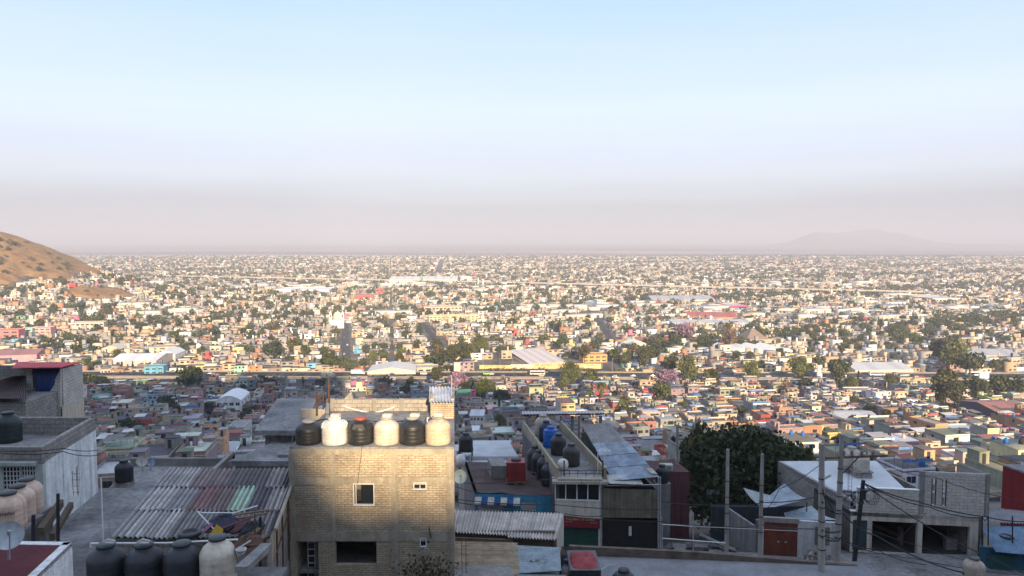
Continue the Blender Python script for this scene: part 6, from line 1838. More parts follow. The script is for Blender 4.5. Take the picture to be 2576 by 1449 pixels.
# ---------- red-roofed building with a blue tarp
def red_roof_house():
    Y = 48.0
    zt = Zat(926, Y); xl, xr = Xat(38, 926, Y), Xat(152, 926, Y)
    t = thing('tarp_house', 'tall grey block building with a thin red roof and blue tarp in its open side', 'house', ((xl + xr) / 2, Y, -24))
    q = (xr + DX * 3.4, Y + 3.4)
    z2 = zt
    # cut front wall: slanting edge left of the tarp
    A = [at(152, 928, Y), at(152, 1056, Y), at(112, 1056, Y), at(112, 1014, Y), at(147, 936, Y)]
    pts = [(p.x, p.z) for p in A]
    n = len(pts)
    mb = MB().add([(x, Y, z) for x, z in pts] + [(x, Y + .2, z) for x, z in pts], [tuple(range(n - 1, -1, -1)), tuple(range(n, 2 * n))] + [(i, (i + 1) % n, (i + 1) % n + n, i + n) for i in range(n)])
    mb.build('front_wall', M['paleblock'], t)
    MB().prism((q, (q[0] - .2, q[1]), (xr - .2, Y + .21), (xr, Y + .21)), -24, [-8.72, -8.72, zt - .08, zt - .08]).build('side_wall', M['paleblock'], t)
    MB().wall(xy(68, 1000, Y + .3), xy(84, 1000, Y + .3), -24, zt - .1, (), .25).build('corner_pier', M['paleblock'], t)
    MB().prism((xy(84, 1012, Y - .6), xy(112, 1012, Y - .6), xy(112, 1012, Y + .6), xy(84, 1012, Y + .6)), -24, [Zat(1022, Y), Zat(996, Y), Zat(996, Y), Zat(1022, Y)]).build('lower_wall', M['paleblock'], t)
    MB().prism(((xr + .03, Y - .03), (xr + .03, Y + .1), (q[0] + .03, q[1]), (q[0] - .1, q[1])), -24, [Zat(1022, Y), Zat(1022, Y), Zat(1004, Y + 3.4), Zat(1004, Y + 3.4)]).build('lower_wall', M['cream'], t)
    MB().wall((xr - 9, Y + 3.2), (xr - .8, Y + 3.2), -24, -8.8, (), .2).build('rear_wall', M['block'], t)
    ks = at(30, 926, Y - .8); ke = at(205, 922, Y - .6)
    MB().sheet((ks.x, Y - .8, ks.z), (Xat(158, 924, Y - .6), Y - .6, Zat(924, Y - .6)), (Xat(207, 911, Y + 3.8), Y + 3.8, Zat(911.5, Y + 3.8)), (Xat(44, 911, Y + 3.8), Y + 3.8, Zat(910.5, Y + 3.8)), 26, .03, 1, None, (.58, .07, .085)).build('roof', M['tin'], t)
    tp = MB(); nu, nvv = 14, 8; P = {}
    for i in range(nu + 1):
        for j in range(nvv + 1):
            u, v = i / nu, j / nvv
            xx = 84 + (158 - 84) * u - (4 + 40 * u) * v + 14 * v * (1 - u); yy = 928 + v * (1016 - 928) - 6 * u * v
            P[i, j] = at(xx, yy, Y + .25 - .25 * math.sin(v * math.pi) + .08 * math.sin(u * 19) * v)
    for i in range(nu):
        for j in range(nvv): tp.quad(P[i, j + 1], P[i + 1, j + 1], P[i + 1, j], P[i, j], (.015, .035, .14))
    o = tp.build('tarp', M['tank'], None, True); tag(o, 'dark blue tarp hung under the thin red roof', 'tarp')
    # ladder
    l = MB(); a, b = at(99, 1045, Y - .35), at(101, 1000, Y - .1)
    for s in (-.18, .18): l.tube((a.x + s, a.y, a.z), (b.x + s, b.y, b.z), .025, 5)
    for k in range(7):
        r = a.lerp(b, (k + .5) / 7); l.tube((r.x - .18, r.y, r.z), (r.x + .18, r.y, r.z), .018, 5)
    tag(l.build('ladder', M['wood']), 'wooden ladder leaning under the blue tarp', 'ladder')
    # dark sheet-roofed neighbour at the very left
    u = thing('brown_roof_shed', 'shed with a dark brown sheet roof at the left edge', 'shed', (-33, 45, -22))
    a, b = at(-60, 985, 42.5), at(68, 1000, 44.5)
    MB().sheet((a.x - 3, 44.2, Zat(1002, 44.2)), (b.x, 44.5, Zat(1003, 44.5)), (Xat(66, 945, 50), 50, Zat(944, 50)), (a.x - 3, 50, Zat(948, 50)), 30, .03, 1, None, (.07, .045, .04)).build('roof', M['tin'], u)
    MB().box(a.x - 3, b.x - .3, 44.8, 49.5, -22, Zat(1012, 44.8)).build('wall', M['block'], u)
    MB().box(a.x - 3, xr - 2.2, 42.6, 44.0, -22, Zat(1038, 42.6)).build('front_wall', M['block'], u)
red_roof_house()

# ---------- grey stepped roofs left behind the brick house
def stepped_house():
    t = thing('stepped_roof_house', 'unfinished grey house with stepped slab roofs behind the brick house', 'house', (-14, 46, -24))
    z1 = Zat(1083, 44)
    fl, fr = xy(640, 1083, 44), xy(760, 1083, 44)
    MB().prism((fl, fr, back(fr, 9), back(fl, 9)), z1 - .3, z1).build('upper_roof', M['slab'], t)
    MB().prism(((fl[0] + .3, 44.5), (fr[0], 44.5), back((fr[0], 44.5), 8), back((fl[0] + .3, 44.5), 8)), -26, z1 - 1.65).build('wall', M['concrete'], t)
    MB().prism((back((fl[0] + .3, 44.5), 3), back((fr[0], 44.5), 3), back((fr[0], 44.5), 8), back((fl[0] + .3, 44.5), 8)), z1 - 1.65, z1 - .3, (.1, .1, .1)).build('inner_wall', M['concrete'], t)
    for x in (672, 700, 728):
        p = at(x, 1100, 44.6); MB().box(p.x - .13, p.x + .13, 44.6, 44.9, z1 - 1.65, z1 - .3).build('column', M['concrete'], t)
    z2 = Zat(1128, 43.0)
    a, b = xy(574, 1160, 40.3), xy(728, 1160, 40.3)
    MB().prism((a, b, (b[0] - .6, 44.4), (a[0] + 1.2, 44.4)), Zat(1160, 40.3) - .3, [Zat(1160, 40.3), Zat(1160, 40.3), z2, z2]).build('lower_roof', M['slab'], t)
    MB().prism(((a[0] + .3, 40.6), (b[0], 40.6), (b[0] - .6, 44), (a[0] + 1, 44)), -24, Zat(1160, 40.3) - .3).build('lower_wall', M['paleblock'], t)
    MB().box(fr[0] - 1.0, fr[0] + 1.8, 47, 47.25, -22, Zat(1030, 47)).build('rear_wall', M['cream'], t)
    g = MB().prism((xy(700, 1152, 41), xy(726, 1152, 41), xy(726, 1150, 41.5), xy(700, 1150, 41.5)), Zat(1156, 41) - .1, Zat(1144, 41)); g.build('vent_box', M['concrete'], t)
stepped_house()
# ------------------------------------------------------------------ street side: centre and right
# ---------- pale corrugated roof right of the brick house, with tin sheets below
def pale_sheds():
    t = thing('corrugated_roof_shed', 'low shed with a wavy pale asbestos sheet roof right of the brick house', 'shed', (-.5, 39, -20))
    a, b, c, d = at(1125, 1338, 37.0), at(1398, 1352, 37.0), at(1418, 1294, 40.2), at(1138, 1283, 40.2)
    rg = random.Random(8); st = [rg.uniform(.8, 1.12) for _ in range(60)]
    def kf(u, v): s = st[int(u * 38)]; return (.52 * s, .475 * s, .43 * s)
    MB().sheet(a, a.lerp(b, .58), d.lerp(c, .58), d, 21, .05, 3, kf).build('roof_sheet', M['tin'], t)
    up = Vector((0, 0, .05)); dn = Vector((0, -.35, -.02))
    MB().sheet(a.lerp(b, .555) + up + dn, b + up + dn, c + up, d.lerp(c, .555) + up, 16, .05, 3, kf).build('roof_sheet', M['tin'], t)
    MB().wall((a.x - .6, 37.35), (b.x, 37.35), -20.5, a.z - .1, (), .15, (.2, .17, .15)).wall((b.x, 37.35), (c.x, 40.1), -20.5, b.z - .08, (), .15, (.5, .46, .38)).build('wall', M['paint'], t)
    MB().box(b.x - .12, b.x + .06, 37.15, 37.3, -20.5, b.z - .05, (.5, .45, .36)).build('corner_post', M['wood'], t)
    # tan tin lean-to
    u = thing('tan_tin_shed', 'lean-to of tan horizontal corrugated sheets under the pale wavy roof', 'shed', (-1.5, 35, -20))
    a2, b2, c2, d2 = at(1146, 1470, 33.0), at(1310, 1470, 33.2), at(1302, 1366, 36.4), at(1142, 1362, 36.4)
    rg = random.Random(9); st2 = [rg.uniform(.7, 1.15) for _ in range(60)]
    def kf2(u_, v_): s = st2[int(u_ * 50)]; return (.44 * s, .35 * s, .25 * s)
    MB().sheet(d2, a2, b2, c2, 30, .022, 2, kf2).build('roof_sheet', M['tin'], u)
    MB().box(a2.x + .1, b2.x - .1, 33.5, 36.2, -20.5, a2.z - .3).build('wall', M['block'], u)
    for i, dy in enumerate((1353, 1358)):
        MB().tube(at(1140, dy, 36.6), at(1290, dy + 6, 36.8), .05, 6).build('batten', M['wood'], u)
    w = thing('blue_tin_shed', 'shed under a blue-grey tin sheet with weeds growing on it', 'shed', (1.6, 36, -20))
    a3, b3, c3, d3 = at(1304, 1443, 34.0), at(1412, 1436, 34.0), at(1408, 1378, 36.2), at(1298, 1372, 36.2)
    MB().sheet(d3, a3, b3, c3, 16, .016, 2, None, (.29, .35, .39)).build('roof_sheet', M['tin'], w)
    MB().box(a3.x + .1, b3.x - .1, 34.3, 36.0, -20.5, a3.z - .25).build('wall', M['block'], w)
    a4, b4, c4, d4 = at(1304, 1475, 33.0), at(1425, 1470, 33.0), at(1424, 1447, 33.8), at(1302, 1445, 33.8)
    MB().sheet(d4, a4, b4, c4, 8, .016, 2, None, (.20, .25, .28)).build('roof_sheet', M['tin'], w)
    rg = np.random.default_rng(2); P = np.array([list(at(1352 + q[0] * 16, 1424 + q[1] * 6, 34.9)) for q in rg.normal(0, .6, (90, 2))]) + np.array([0, 0, .07])
    me = mesh_np('weeds', leaf_quads(P, .07, rg), np.arange(360).reshape(90, 4), np.array([.06, .09, .03]) * rg.uniform(.6, 1.4, (90, 1)), [M['leaf']])
    o = bpy.data.objects.new('weed_patch', me); col.objects.link(o); tag(o, 'dark green weed patch growing on the blue-grey tin sheet', 'weeds')
    r = at(1200, 1438, 31.5)
    rg = random.Random(5); m = MB(); vs = []
    m.prism(((-1.2, -.5), (1.6, -.6), (1.5, .5), (.4, .7), (-.9, .5)), -3, .1, (.2, .19, .19)).v
    o = m.build('broken_slab', M['concrete'], None, loc=(0, 0, 0), local=True); o.location = (r.x, r.y, r.z - .1); tag(o, 'broken grey slab edge at the bottom, right of the brick house', 'slab')
    rebars(1172, 1362, 1449, 30.6, 'rusty rebar cage rising beside the right corner of the brick house', 2, .16)
    # bush at the foot of the brick house
    rgn = np.random.default_rng(12); n = 700
    p = at(1075, 1440, 29.8); P = np.array([p.x, p.y, p.z]) + rgn.normal(0, 1, (n, 3)) * np.array([.55, .35, .38]); P[:, 2] -= .1
    me = mesh_np('crown', leaf_quads(P, .05, rgn), np.arange(n * 4).reshape(n, 4), np.array([.07, .06, .035]) * rgn.uniform(.6, 1.4, (n, 1)), [M['leaf']])
    t2 = thing('dry_bush', 'dry brown bush at the foot of the tan brick wall', 'bush', (p.x, p.y, p.z - 1.4))
    o = bpy.data.objects.new('crown', me); col.objects.link(o); o.parent = t2; o.location = -Vector((p.x, p.y, p.z - 1.4))
    rb = random.Random(2); m = MB()
    for i in range(16): m.tube((p.x, p.y, p.z - 1.4), (p.x + rb.uniform(-.6, .6), p.y + rb.uniform(-.3, .3), p.z + rb.uniform(.1, .55)), .012, 4)
    m.build('stem', M['wood'], t2)
pale_sheds()

# ---------- turquoise blue shop
def blue_shop():
    Y = 48.0; a, b = xy(1194, 1240, Y), xy(1397, 1245, Y - .4); zt = Zat(1242, Y); ztr = Zat(1246, Y - .4)
    t = thing('blue_shop', 'turquoise blue shop with striped awning and two grey roller shutters', 'shop', ((a[0] + b[0]) / 2, Y, -20.5))
    s = lambda x: (Xat(x, 1260, Y) - a[0])
    Z = lambda y: Zat(y, Y)
    holes = [(s(1199), s(1267), -20.4, Z(1262)), (s(1310), s(1349), -20.4, Z(1259))]
    MB().wall(a, b, -20.6, ztr - .02, holes, .2, (.035, .22, .36)).build('wall', M['paint'], t)
    bk = (back(b, 7), back(a, 7))
    MB().wall(b, bk[0], -21, ztr - .02, (), .2, (.2, .2, .22)).wall(bk[1], a, -21, ztr - .02, (), .2, (.2, .18, .2)).build('side_wall', M['paint'], t)
    MB().prism((a, b, bk[0], bk[1]), ztr - .02, [zt, ztr, ztr, zt]).build('roof', mat('brown_roof', (.085, .06, .06), .95, .35, .9, .2), t)
    for h in holes:
        m = MB(); n = 14
        for i in range(n):
            z0 = h[2] + (h[3] - h[2]) * i / n; z1 = h[2] + (h[3] - h[2]) * (i + 1) / n
            m.bar(a, b, z0, z1 - .03, -.06, .1, h[0], h[1], (.36, .36, .38)); m.bar(a, b, z1 - .03, z1, -.09, .1, h[0], h[1], (.1, .1, .1))
        m.build('roller_shutter', M['tin'], t)
    aw = MB(); x0, x1 = s(1196), s(1309); n = 7
    e = Vector((b[0] - a[0], b[1] - a[1])).normalized(); nn = Vector((e.y, -e.x))
    for i in range(n):
        q0, q1 = x0 + (x1 - x0) * i / n, x0 + (x1 - x0) * (i + 1) / n; k = (.42, .39, .34) if i % 2 == 0 else (.02, .07, .2)
        P = lambda q, o, z: (a[0] + e.x * q + nn.x * o, a[1] + e.y * q + nn.y * o, z)
        aw.quad(P(q0, .55, Z(1258)), P(q1, .55, Z(1258)), P(q1, .02, Z(1249)), P(q0, .02, Z(1249)), k)
        aw.quad(P(q0, .55, Z(1262)), P(q1, .55, Z(1262)), P(q1, .55, Z(1258)), P(q0, .55, Z(1258)), k)
    o = aw.build('awning', M['paint'], t)
    # roof things
    p = at(1298, 1219, 50.2); zr = ztr
    k = thing('red_cube_tank', 'red caged cube container with black lid on a pallet on the shop roof', 'container', (p.x, 50.4, zr))
    w = .62
    MB().box(-w, w, -w, w, .16, 1.42, (.26, .03, .032)).prism(((-w, -w), (w, -w), (w, w), (-w, w)), 1.42, 1.5, (.24, .03, .03)).build('body', M['tank'], k, local=True)
    g = MB()
    for i in range(6):
        x = -w + 2 * w * i / 5
        g.box(x - .012, x + .012, -w - .03, -w - .004, .16, 1.45).box(-w - .03, -w - .004, x - .012, x + .012, .16, 1.45).box(w + .004, w + .03, x - .012, x + .012, .16, 1.45)
    for i in range(5):
        z = .2 + 1.2 * i / 4; g.box(-w - .034, w + .034, -w - .05, -w - .031, z, z + .02).box(w + .031, w + .05, -w, w, z, z + .02)
    g.c = [(.2, .03, .035)] * len(g.c); g.build('cage', M['plain'], k, local=True)
    MB().lathe(0, 0, [(.34, 1.5), (.36, 1.56), (.3, 1.62), (.02, 1.64)], 20, (.02, .02, .022)).build('lid', M['tank'], k, True, local=True)
    MB().box(-.7, .7, -.7, .7, .10, .155).box(-.7, -.5, -.7, .7, 0, .1).box(-.1, .1, -.7, .7, 0, .1).box(.5, .7, -.7, .7, 0, .1).build('pallet', M['wood'], k, local=True)
    for i, (x, y, Y2, lab) in enumerate(((1346, 1198, 53.2, 'farthest dark tank in the shaded row against the corner shop'), (1358, 1210, 52.1, 'second farthest dark tank in the shaded row against the corner shop'), (1372, 1222, 51.0, 'second nearest dark tank in the shaded row against the corner shop'), (1384, 1240, 49.7, 'nearest dark tank in the shaded row against the corner shop'))):
        p = at(x, y, Y2); big_tank((.018, .024, .03), (p.x, Y2, zr), .60, 1.75 - .12 * (i == 3), lab, 'dark tanks beside the corner shop', 0)
    for x, y, lab in ((1230, 1222, 'weathered door frame lying on the brown shop roof'), (1339, 1228, 'white plank frame leaning on the brown shop roof')):
        p = at(x, y, 49.3 if x > 1300 else 50)
        m = MB().box(-.25, -.2, 0, .05, 0, 1.0, (.4, .38, .36)).box(.2, .25, 0, .05, 0, 1.0, (.4, .38, .36)).box(-.25, .25, 0, .05, .95, 1.0, (.4, .38, .36)).box(-.2, .2, 0, .04, .4, .45, (.35, .33, .3))
        o = m.build('wooden_frame', M['wood'], None, loc=(0, 0, 0), local=True); o.location = (p.x, p.y, zr); tag(o, lab, 'frame')
    q = at(1245, 1180, 51)
    o = MB().prism((xy(1236, 1190, 51), xy(1276, 1190, 51), back(xy(1276, 1190, 51), 2.0), back(xy(1236, 1190, 51), 2.0)), zr, zr + .9).build('parapet_block', M['concrete'], None); tag(o, 'grey block parapet at the rear of the brown shop roof', 'parapet')
blue_shop()

# ---------- white flat roofs behind the shop
def white_roofs():
    z = Zat(1189, 55.0)
    a, b = xy(1178, 1189, 55.0), xy(1322, 1189, 55.0)
    t = thing('white_roof_house', 'low house with two broad whitewashed flat roofs behind the blue shop', 'house', ((a[0] + b[0]) / 2, 55, -24))
    mid = 3.2
    wr = mat('whitewashed_roof', (.46, .48, .50), .9, .2, .7, .1)
    MB().prism((a, b, back(b, mid), back(a, mid)), z - .2, z).build('roof', wr, t)
    MB().prism((back(a, mid + .05), back(b, mid + .05), back(b, 8), back(a, 8)), z - .2, z + .28).build('roof', wr, t)
    MB().wall(a, b, -25, z - .2, (), .2, (.2, .07, .05)).wall(b, back(b, 8), -25, z - .2, (), .2, (.3, .28, .26)).wall(back(a, 8), a, -25, z - .2, (), .2, (.3, .28, .26)).build('wall', M['paint'], t)
    for x in (1211, 1297):
        p = at(x, 1212, 54.2); MB().box(p.x - .2, p.x + .2, 54.0, 54.4, -22, Zat(1180, 54.2)).build('column', M['concrete'], t)
    # tank on an iron stand
    p = at(1172, 1130, 58.0); zb = Zat(1131, 58.0)
    s = thing('tank_stand', 'spindly iron stand holding a black tank right of the brick house', 'stand', (p.x, 58, zb - 1.6))
    m = MB()
    for q in ((-.5, -.5), (.5, -.5), (.5, .5), (-.5, .5)): m.tube((q[0], q[1], -1.2), (q[0], q[1], 1.55), .035, 5)
    m.box(-.58, .58, -.58, .58, 1.52, 1.6).tube((-.5, -.5, .7), (.5, -.5, 1.4), .02, 4).tube((.5, -.5, .7), (-.5, -.5, 1.4), .02, 4).tube((-.5, -.5, .7), (.5, -.5, .7), .02, 4)
    m.build('iron_frame', M['dark'], s, local=True)
    big_tank((.02, .022, .026), (p.x, 58, zb), .56, 1.35, 'black tank standing on the spindly iron stand', None, 0)
    o = MB().lathe(at(1158, 1160, 46).x, 46, [(.3, Zat(1172, 46)), (.33, Zat(1172, 46) + .5), (.2, Zat(1172, 46) + .7)], 14, (.6, .6, .6)).build('drum', M['tank'], None, True); tag(o, 'white plastic drum peeking out right of the brick house', 'drum')
white_roofs()

# ---------- corner shop with the poultry banner, roof terrace with tanks, tin roof beside it
def corner_shop():
    Y = 47.0
    c0, c1 = xy(1396, 1300, Y), xy(1512, 1304, Y - .25)
    t = thing('corner_shop', 'two-storey cream corner shop with bay windows, red poultry banner and green shutter', 'shop', ((c0[0] + c1[0]) / 2, Y, -20.5))
    Z = lambda y: Zat(y, Y); S = lambda x: Xat(x, 1260, Y) - c0[0]
    zt = Z(1204)
    cw = (.66, .60, .52)
    L = Xat(1512, 1260, Y) - c0[0]
    MB().wall(c0, c1, -20.6, Z(1256), [(S(1412), S(1505), -20.4, Z(1322))], .25, cw).build('front_wall', M['paint'], t)
    ch = MB().prism((c0, xy(1409, 1280, Y - .02), (xy(1409, 1280, Y)[0], Y + .3), (c0[0], Y + .3)), -20.6, Z(1256), (.16, .17, .26)); ch.build('corner_face', M['paint'], t)
    # glazed bay
    MB().bar(c0, c1, Z(1256), Z(1212), -.05, .1, .02, L - .02).build('bay_glass', M['glass'], t)
    fr = MB()
    for x in (1397, 1423, 1451, 1478, 1507): fr.bar(c0, c1, Z(1256), Z(1212), .03, .06, S(x) - .035, S(x) + .035)
    fr.bar(c0, c1, Z(1258), Z(1255), .05, .06, 0, L).bar(c0, c1, Z(1215), Z(1212), .04, .06, 0, L)
    fr.build('bay_frame', M['white'], t)
    e0, e1 = xy(1390, 1210, Y - .5), xy(1530, 1206, Y - .6)
    MB().prism((e0, e1, (e1[0], Y + .5), (e0[0], Y + .5)), Z(1212) + .01, Z(1205), (.42, .37, .31)).prism(((e0[0] + .35, e0[1] + .12), (e1[0] - .35, e1[1] + .12), (e1[0] - .3, Y + .4), (e0[0] + .3, Y + .4)), Z(1205), Z(1200), (.38, .34, .29)).build('cornice', M['paint'], t)
    # terrace floor, side parapets
    A, B_ = xy(1400, 1200, Y), xy(1520, 1200, Y)
    zf = Z(1201)
    far = 12.5
    MB().prism((A, B_, back(B_, far), back(A, far)), zf - .25, zf).build('terrace_floor', M['slab'], t)
    MB().wall(B_, back(B_, far), -25, zf - .25, (), .2, (.3, .27, .24)).wall(back(A, far), A, -25, zf - .25, (), .2, (.12, .11, .12)).wall(back(B_, far), back(A, far), -25, zf - .25, (), .2, (.3, .27, .24)).build('side_wall', M['paint'], t)
    ph = .62
    for (p, nm) in ((A, 'l'), (B_, 'r')):
        q = back(p, far)
        MB().prism((p, (p[0] + .16, p[1]), (q[0] + .16, q[1]), q), zf + .002, zf + ph, (.36, .31, .22)).build('parapet', M['paint'], t)
    rl = MB()
    for z in (.22, .42): rl.tube((A[0] + .3, Y + .1, zf + z), (B_[0] - .1, Y + .1, zf + z), .02, 5)
    for i in range(6): x = A[0] + .3 + (B_[0] - A[0] - .4) * i / 5; rl.tube((x, Y + .1, zf), (x, Y + .1, zf + .44), .02, 5)
    rl.build('railing', M['dark'], t)
    for x in (1419, 1516):
        p = at(x, 1200, Y + .2); MB().tube((p.x, p.y, zf), (p.x, p.y, zf + 1.05), .05, 6).build('rusty_post', M['rust'], t)
    # green roller shutter
    m = MB(); n = 16; z0, z1 = -20.4, Z(1322)
    for i in range(n):
        a, b = z0 + (z1 - z0) * i / n, z0 + (z1 - z0) * (i + 1) / n
        m.bar(c0, c1, a, b - .035, -.05, .1, S(1412), S(1505), (.018, .085, .06)); m.bar(c0, c1, b - .035, b, -.08, .1, S(1412), S(1505), (.008, .035, .03))
    m.build('roller_shutter', M['tin'], t)
    # banner
    b0, b1 = at(1410, 1297, Y - .12), at(1514, 1300, Y - .4)
    zb_, zt_ = Z(1324), Z(1296.5)
    e = (Vector((b1.x, b1.y, 0)) - Vector((b0.x, b0.y, 0))); W = e.length; ang = math.atan2(e.y, e.x)
    bn = MB().prism(((b0.x, b0.y), (b1.x, b1.y), (b1.x, b1.y + .04), (b0.x, b0.y + .04)), zb_, [zt_, zt_ - .1, zt_ - .1, zt_], (.20, .022, .035)).build('banner', M['plain'], t)
    ye = plain('banner_yellow', (.55, .42, .10), .8); wh_ = plain('banner_white', (.42, .34, .36), .8)
    def tx(body, f, h, size, m, xs=1.0):
        text_mesh('lettering', body, size, m, (b0.x + e.x * f, b0.y + e.y * f - .012, zt_ - h), (math.pi / 2, 0, ang), t, .002, 'CENTER', xs)
    tx('POLLERIA "LA GÜERA"', .49, .17, .22, ye, .86)
    tx('MAYOREO', .20, .34, .10, wh_); tx('MENUDEO', .80, .36, .10, wh_)
    for i, w in enumerate((.34, .28, .42)):
        MB().box(b0.x + W * (.5 - w), b0.x + W * (.5 + w), b0.y - .3, b0.y - .29, zt_ - .47 - .07 * i, zt_ - .46 - .07 * i, (.34, .2, .22))
    # terrace tanks
    for x, y, Y2, k, r, h, sh, lab in ((1366, 1106, 57.2, (.44, .38, .30), .62, 1.65, 0, 'tan tank at the far end of the shop terrace, behind the blue one'), (1374, 1112, 55.8, (.015, .03, .07), .55, 1.55, 0, 'navy tank squeezed between the tan tank and the bright blue one'), (1385, 1122, 54.2, (.012, .12, .42), .55, 1.5, 8, 'bright blue tank with angular shoulders on the shop terrace'), (1405, 1138, 52.2, (.03, .03, .035), .56, 1.5, 0, 'dark ribbed tank right of the bright blue tank on the terrace'), (1437, 1168, 49.6, (.045, .04, .04), .58, 1.5, 0, 'brownish black tank nearest the front of the shop terrace')):
        p = at(x, y, Y2); big_tank(k, (p.x, Y2, zf + .02), r, h, lab, 'tanks on the shop terrace', sh)
    p = at(1416, 1172, 48.6)
    o = MB().lathe(0, 0, [(.18, 0), (.34, .08), (.38, .35), (.33, .6), (.18, .72), (.03, .75)], 16, (.6, .57, .52)).build('white_sack', M['rubble'], None, True, loc=(0, 0, 0), local=True); o.location = (p.x, 48.6, zf); tag(o, 'bulging white sack tied at the left edge of the shop terrace', 'sack')
    # terrace canopy at the rear on thin columns
    g = thing('terrace_canopy', 'thin tin canopy on slim posts spanning behind the shop terrace', 'canopy', (4, 60, zf))
    q0, q1 = at(1312, 1042, 59.5), at(1520, 1039, 59.5)
    MB().sheet((q0.x, 59.5, q0.z), (q1.x, 59.5, q1.z), at(1517, 1033.5, 60.9), at(1314, 1034.5, 60.9), 26, .035, 1, None, (.42, .40, .42)).build('roof_sheet', M['tin'], g)
    MB().tube((q0.x, 59.6, q0.z - .1), (q1.x, 59.6, q1.z - .1), .06, 6).build('beam', M['rust'], g)
    for x, r, yb in ((1327, .17, 1190), (1352, .12, 1110), (1411, .09, 1100), (1440, .12, 1100), (1457, .10, 1100), (1511, .13, 1080)):
        p = at(x, 1045, 59.8); MB().tube((p.x, p.y, p.z - .05), (p.x, p.y, Zat(yb, 59.8) - .4), r, 8).build('post', M['concrete'], g)
    # corrugated roofs right of the terrace
    h = thing('tin_roof_house', 'dark gated house under long grey and blue-grey corrugated roofs beside the shop', 'house', (7.4, 47, -20.5))
    nl, nr = at(1540, 1207, 46.9), at(1655, 1197, 46.6)
    fl, fr_ = at(1462, 1068, 58.5), at(1531, 1064, 58.5)
    rgk = random.Random(14)
    def lerp2(u, v): return (nl.lerp(nr, u)).lerp(fl.lerp(fr_, u), v)
    st = [rgk.uniform(.82, 1.12) for _ in range(40)]
    MB().sheet(lerp2(0, .56), lerp2(1, .54), lerp2(1, 1), lerp2(0, 1), 22, .05, 2, lambda u, v: tuple(q * st[int(u * 30)] for q in (.40, .385, .375))).build('roof_sheet', M['tin'], h)
    up = Vector((0, 0, .03))
    for i, (v0, v1, k) in enumerate(((.36, .58, (.34, .39, .45)), (.17, .375, (.31, .37, .45)), (-.02, .185, (.34, .40, .47)))):
        st = [rgk.uniform(.75, 1.2) for _ in range(40)]
        MB().sheet(lerp2(0, v0) + up * (3 - i), lerp2(1, v0) + up * (3 - i), lerp2(1.0, v1) + up * (3 - i), lerp2(0, v1) + up * (3 - i), 44, .018, 1, lambda u, v, k=k, st=st: tuple(q * st[int(u * 6)] for q in k), per=4).build('roof_sheet', M['tin'], h)
    pp = lerp2(.86, .02) + up * 4
    MB().sheet(pp, lerp2(.99, 0) + up * 4, lerp2(.99, .09) + up * 4, lerp2(.86, .1) + up * 4, 5, .015, 1, None, (.40, .39, .30)).build('roof_patch', M['tin'], h)
    aw0, aw1 = at(1532, 1217, 46.4), at(1618, 1217, 46.2)
    MB().prism((aw0.xy, aw1.xy, (aw1.x - .15, 47.3), (aw0.x - .1, 47.3)), [aw0.z, aw0.z, aw0.z + .28, aw0.z + .28], [aw0.z + .03, aw0.z + .03, aw0.z + .31, aw0.z + .31], (.46, .45, .43)).build('eave_strip', M['paint'], h)
    p0, p1 = xy(1507, 1265, 46.9), xy(1659, 1265, 46.4)
    rw = [rgk.uniform(.85, 1.1) for _ in range(60)]
    a, b = at(1507, 1302, 46.9), at(1659, 1303, 46.4); c, d = at(1659, 1232, 46.4), at(1507, 1228, 46.9)
    MB().sheet(a, b, c, d, 46, .012, 1, lambda u, v: tuple(q * rw[int(u * 40)] for q in (.20, .175, .13)), per=4).build('front_panel', M['tin'], h)
    MB().tube(at(1512, 1222, 46.7), at(1661, 1219, 46.2), .035, 6).build('rail', M['metal'], h)
    for x in (1511, 1656, 1661): MB().tube(at(x, 1200 if x > 1600 else 1215, 46.3), at(x, 1378, 46.3), .05, 6).build('post', M['metal'], h)
    q0, q1 = xy(1514, 1380, 46.9), xy(1658, 1380, 46.5)
    MB().wall(q0, q1, -20.6, Zat(1305, 46.9), (), .1, (.016, .014, .015)).build('gate', M['tin'], h)
    MB().wall(xy(1507, 1380, 46.8), xy(1514.5, 1380, 46.8), -20.6, Zat(1303, 46.8), (), .3, (.42, .38, .33)).build('gate_pier', M['paint'], h)
    MB().wall(xy(1656, 1380, 46.3), xy(1666, 1380, 46.3), -20.6, Zat(1305, 46.3), (), .3, (.32, .18, .14)).build('gate_pier', M['paint'], h)
    nb, fb = (q1[0] + .1, 46.8), (fr_.x, 58.4)
    MB().wall(nb, fb, -24, -16.2, (), .2, (.1, .09, .09)).wall(fb, (fl.x, 58.4), -24, -15.4, (), .2, (.2, .2, .2)).wall((q0[0], 47.6), (q1[0], 47.6), -20.6, Zat(1225, 47.6), (), .1, (.02, .02, .02)).build('wall', M['paint'], h)
    sg = at(1585, 1335, 46.6)
    o = MB().box(sg.x - .09, sg.x + .09, sg.y - .05, sg.y - .03, sg.z - .32, sg.z + .3, (.55, .54, .52)).build('paper_notice', M['plain']); tag(o, 'narrow white paper notice on the black gate', 'notice')
    # slender white antenna frame
    ap = at(1521, 1178, 48.2)
    an = thing('antenna_stand', 'slender white tripod stand with a ring on top beside the bluish roof', 'stand', (ap.x, 48.2, ap.z - .1))
    m = MB()
    for k in range(3): m.tube((.22 * math.cos(k * 2.1), .22 * math.sin(k * 2.1), 0), (0, 0, .35), .018, 5)
    m.tube((0, 0, .3), (0, 0, 1.3), .022, 6); m.build('stem', M['white'], an, local=True)
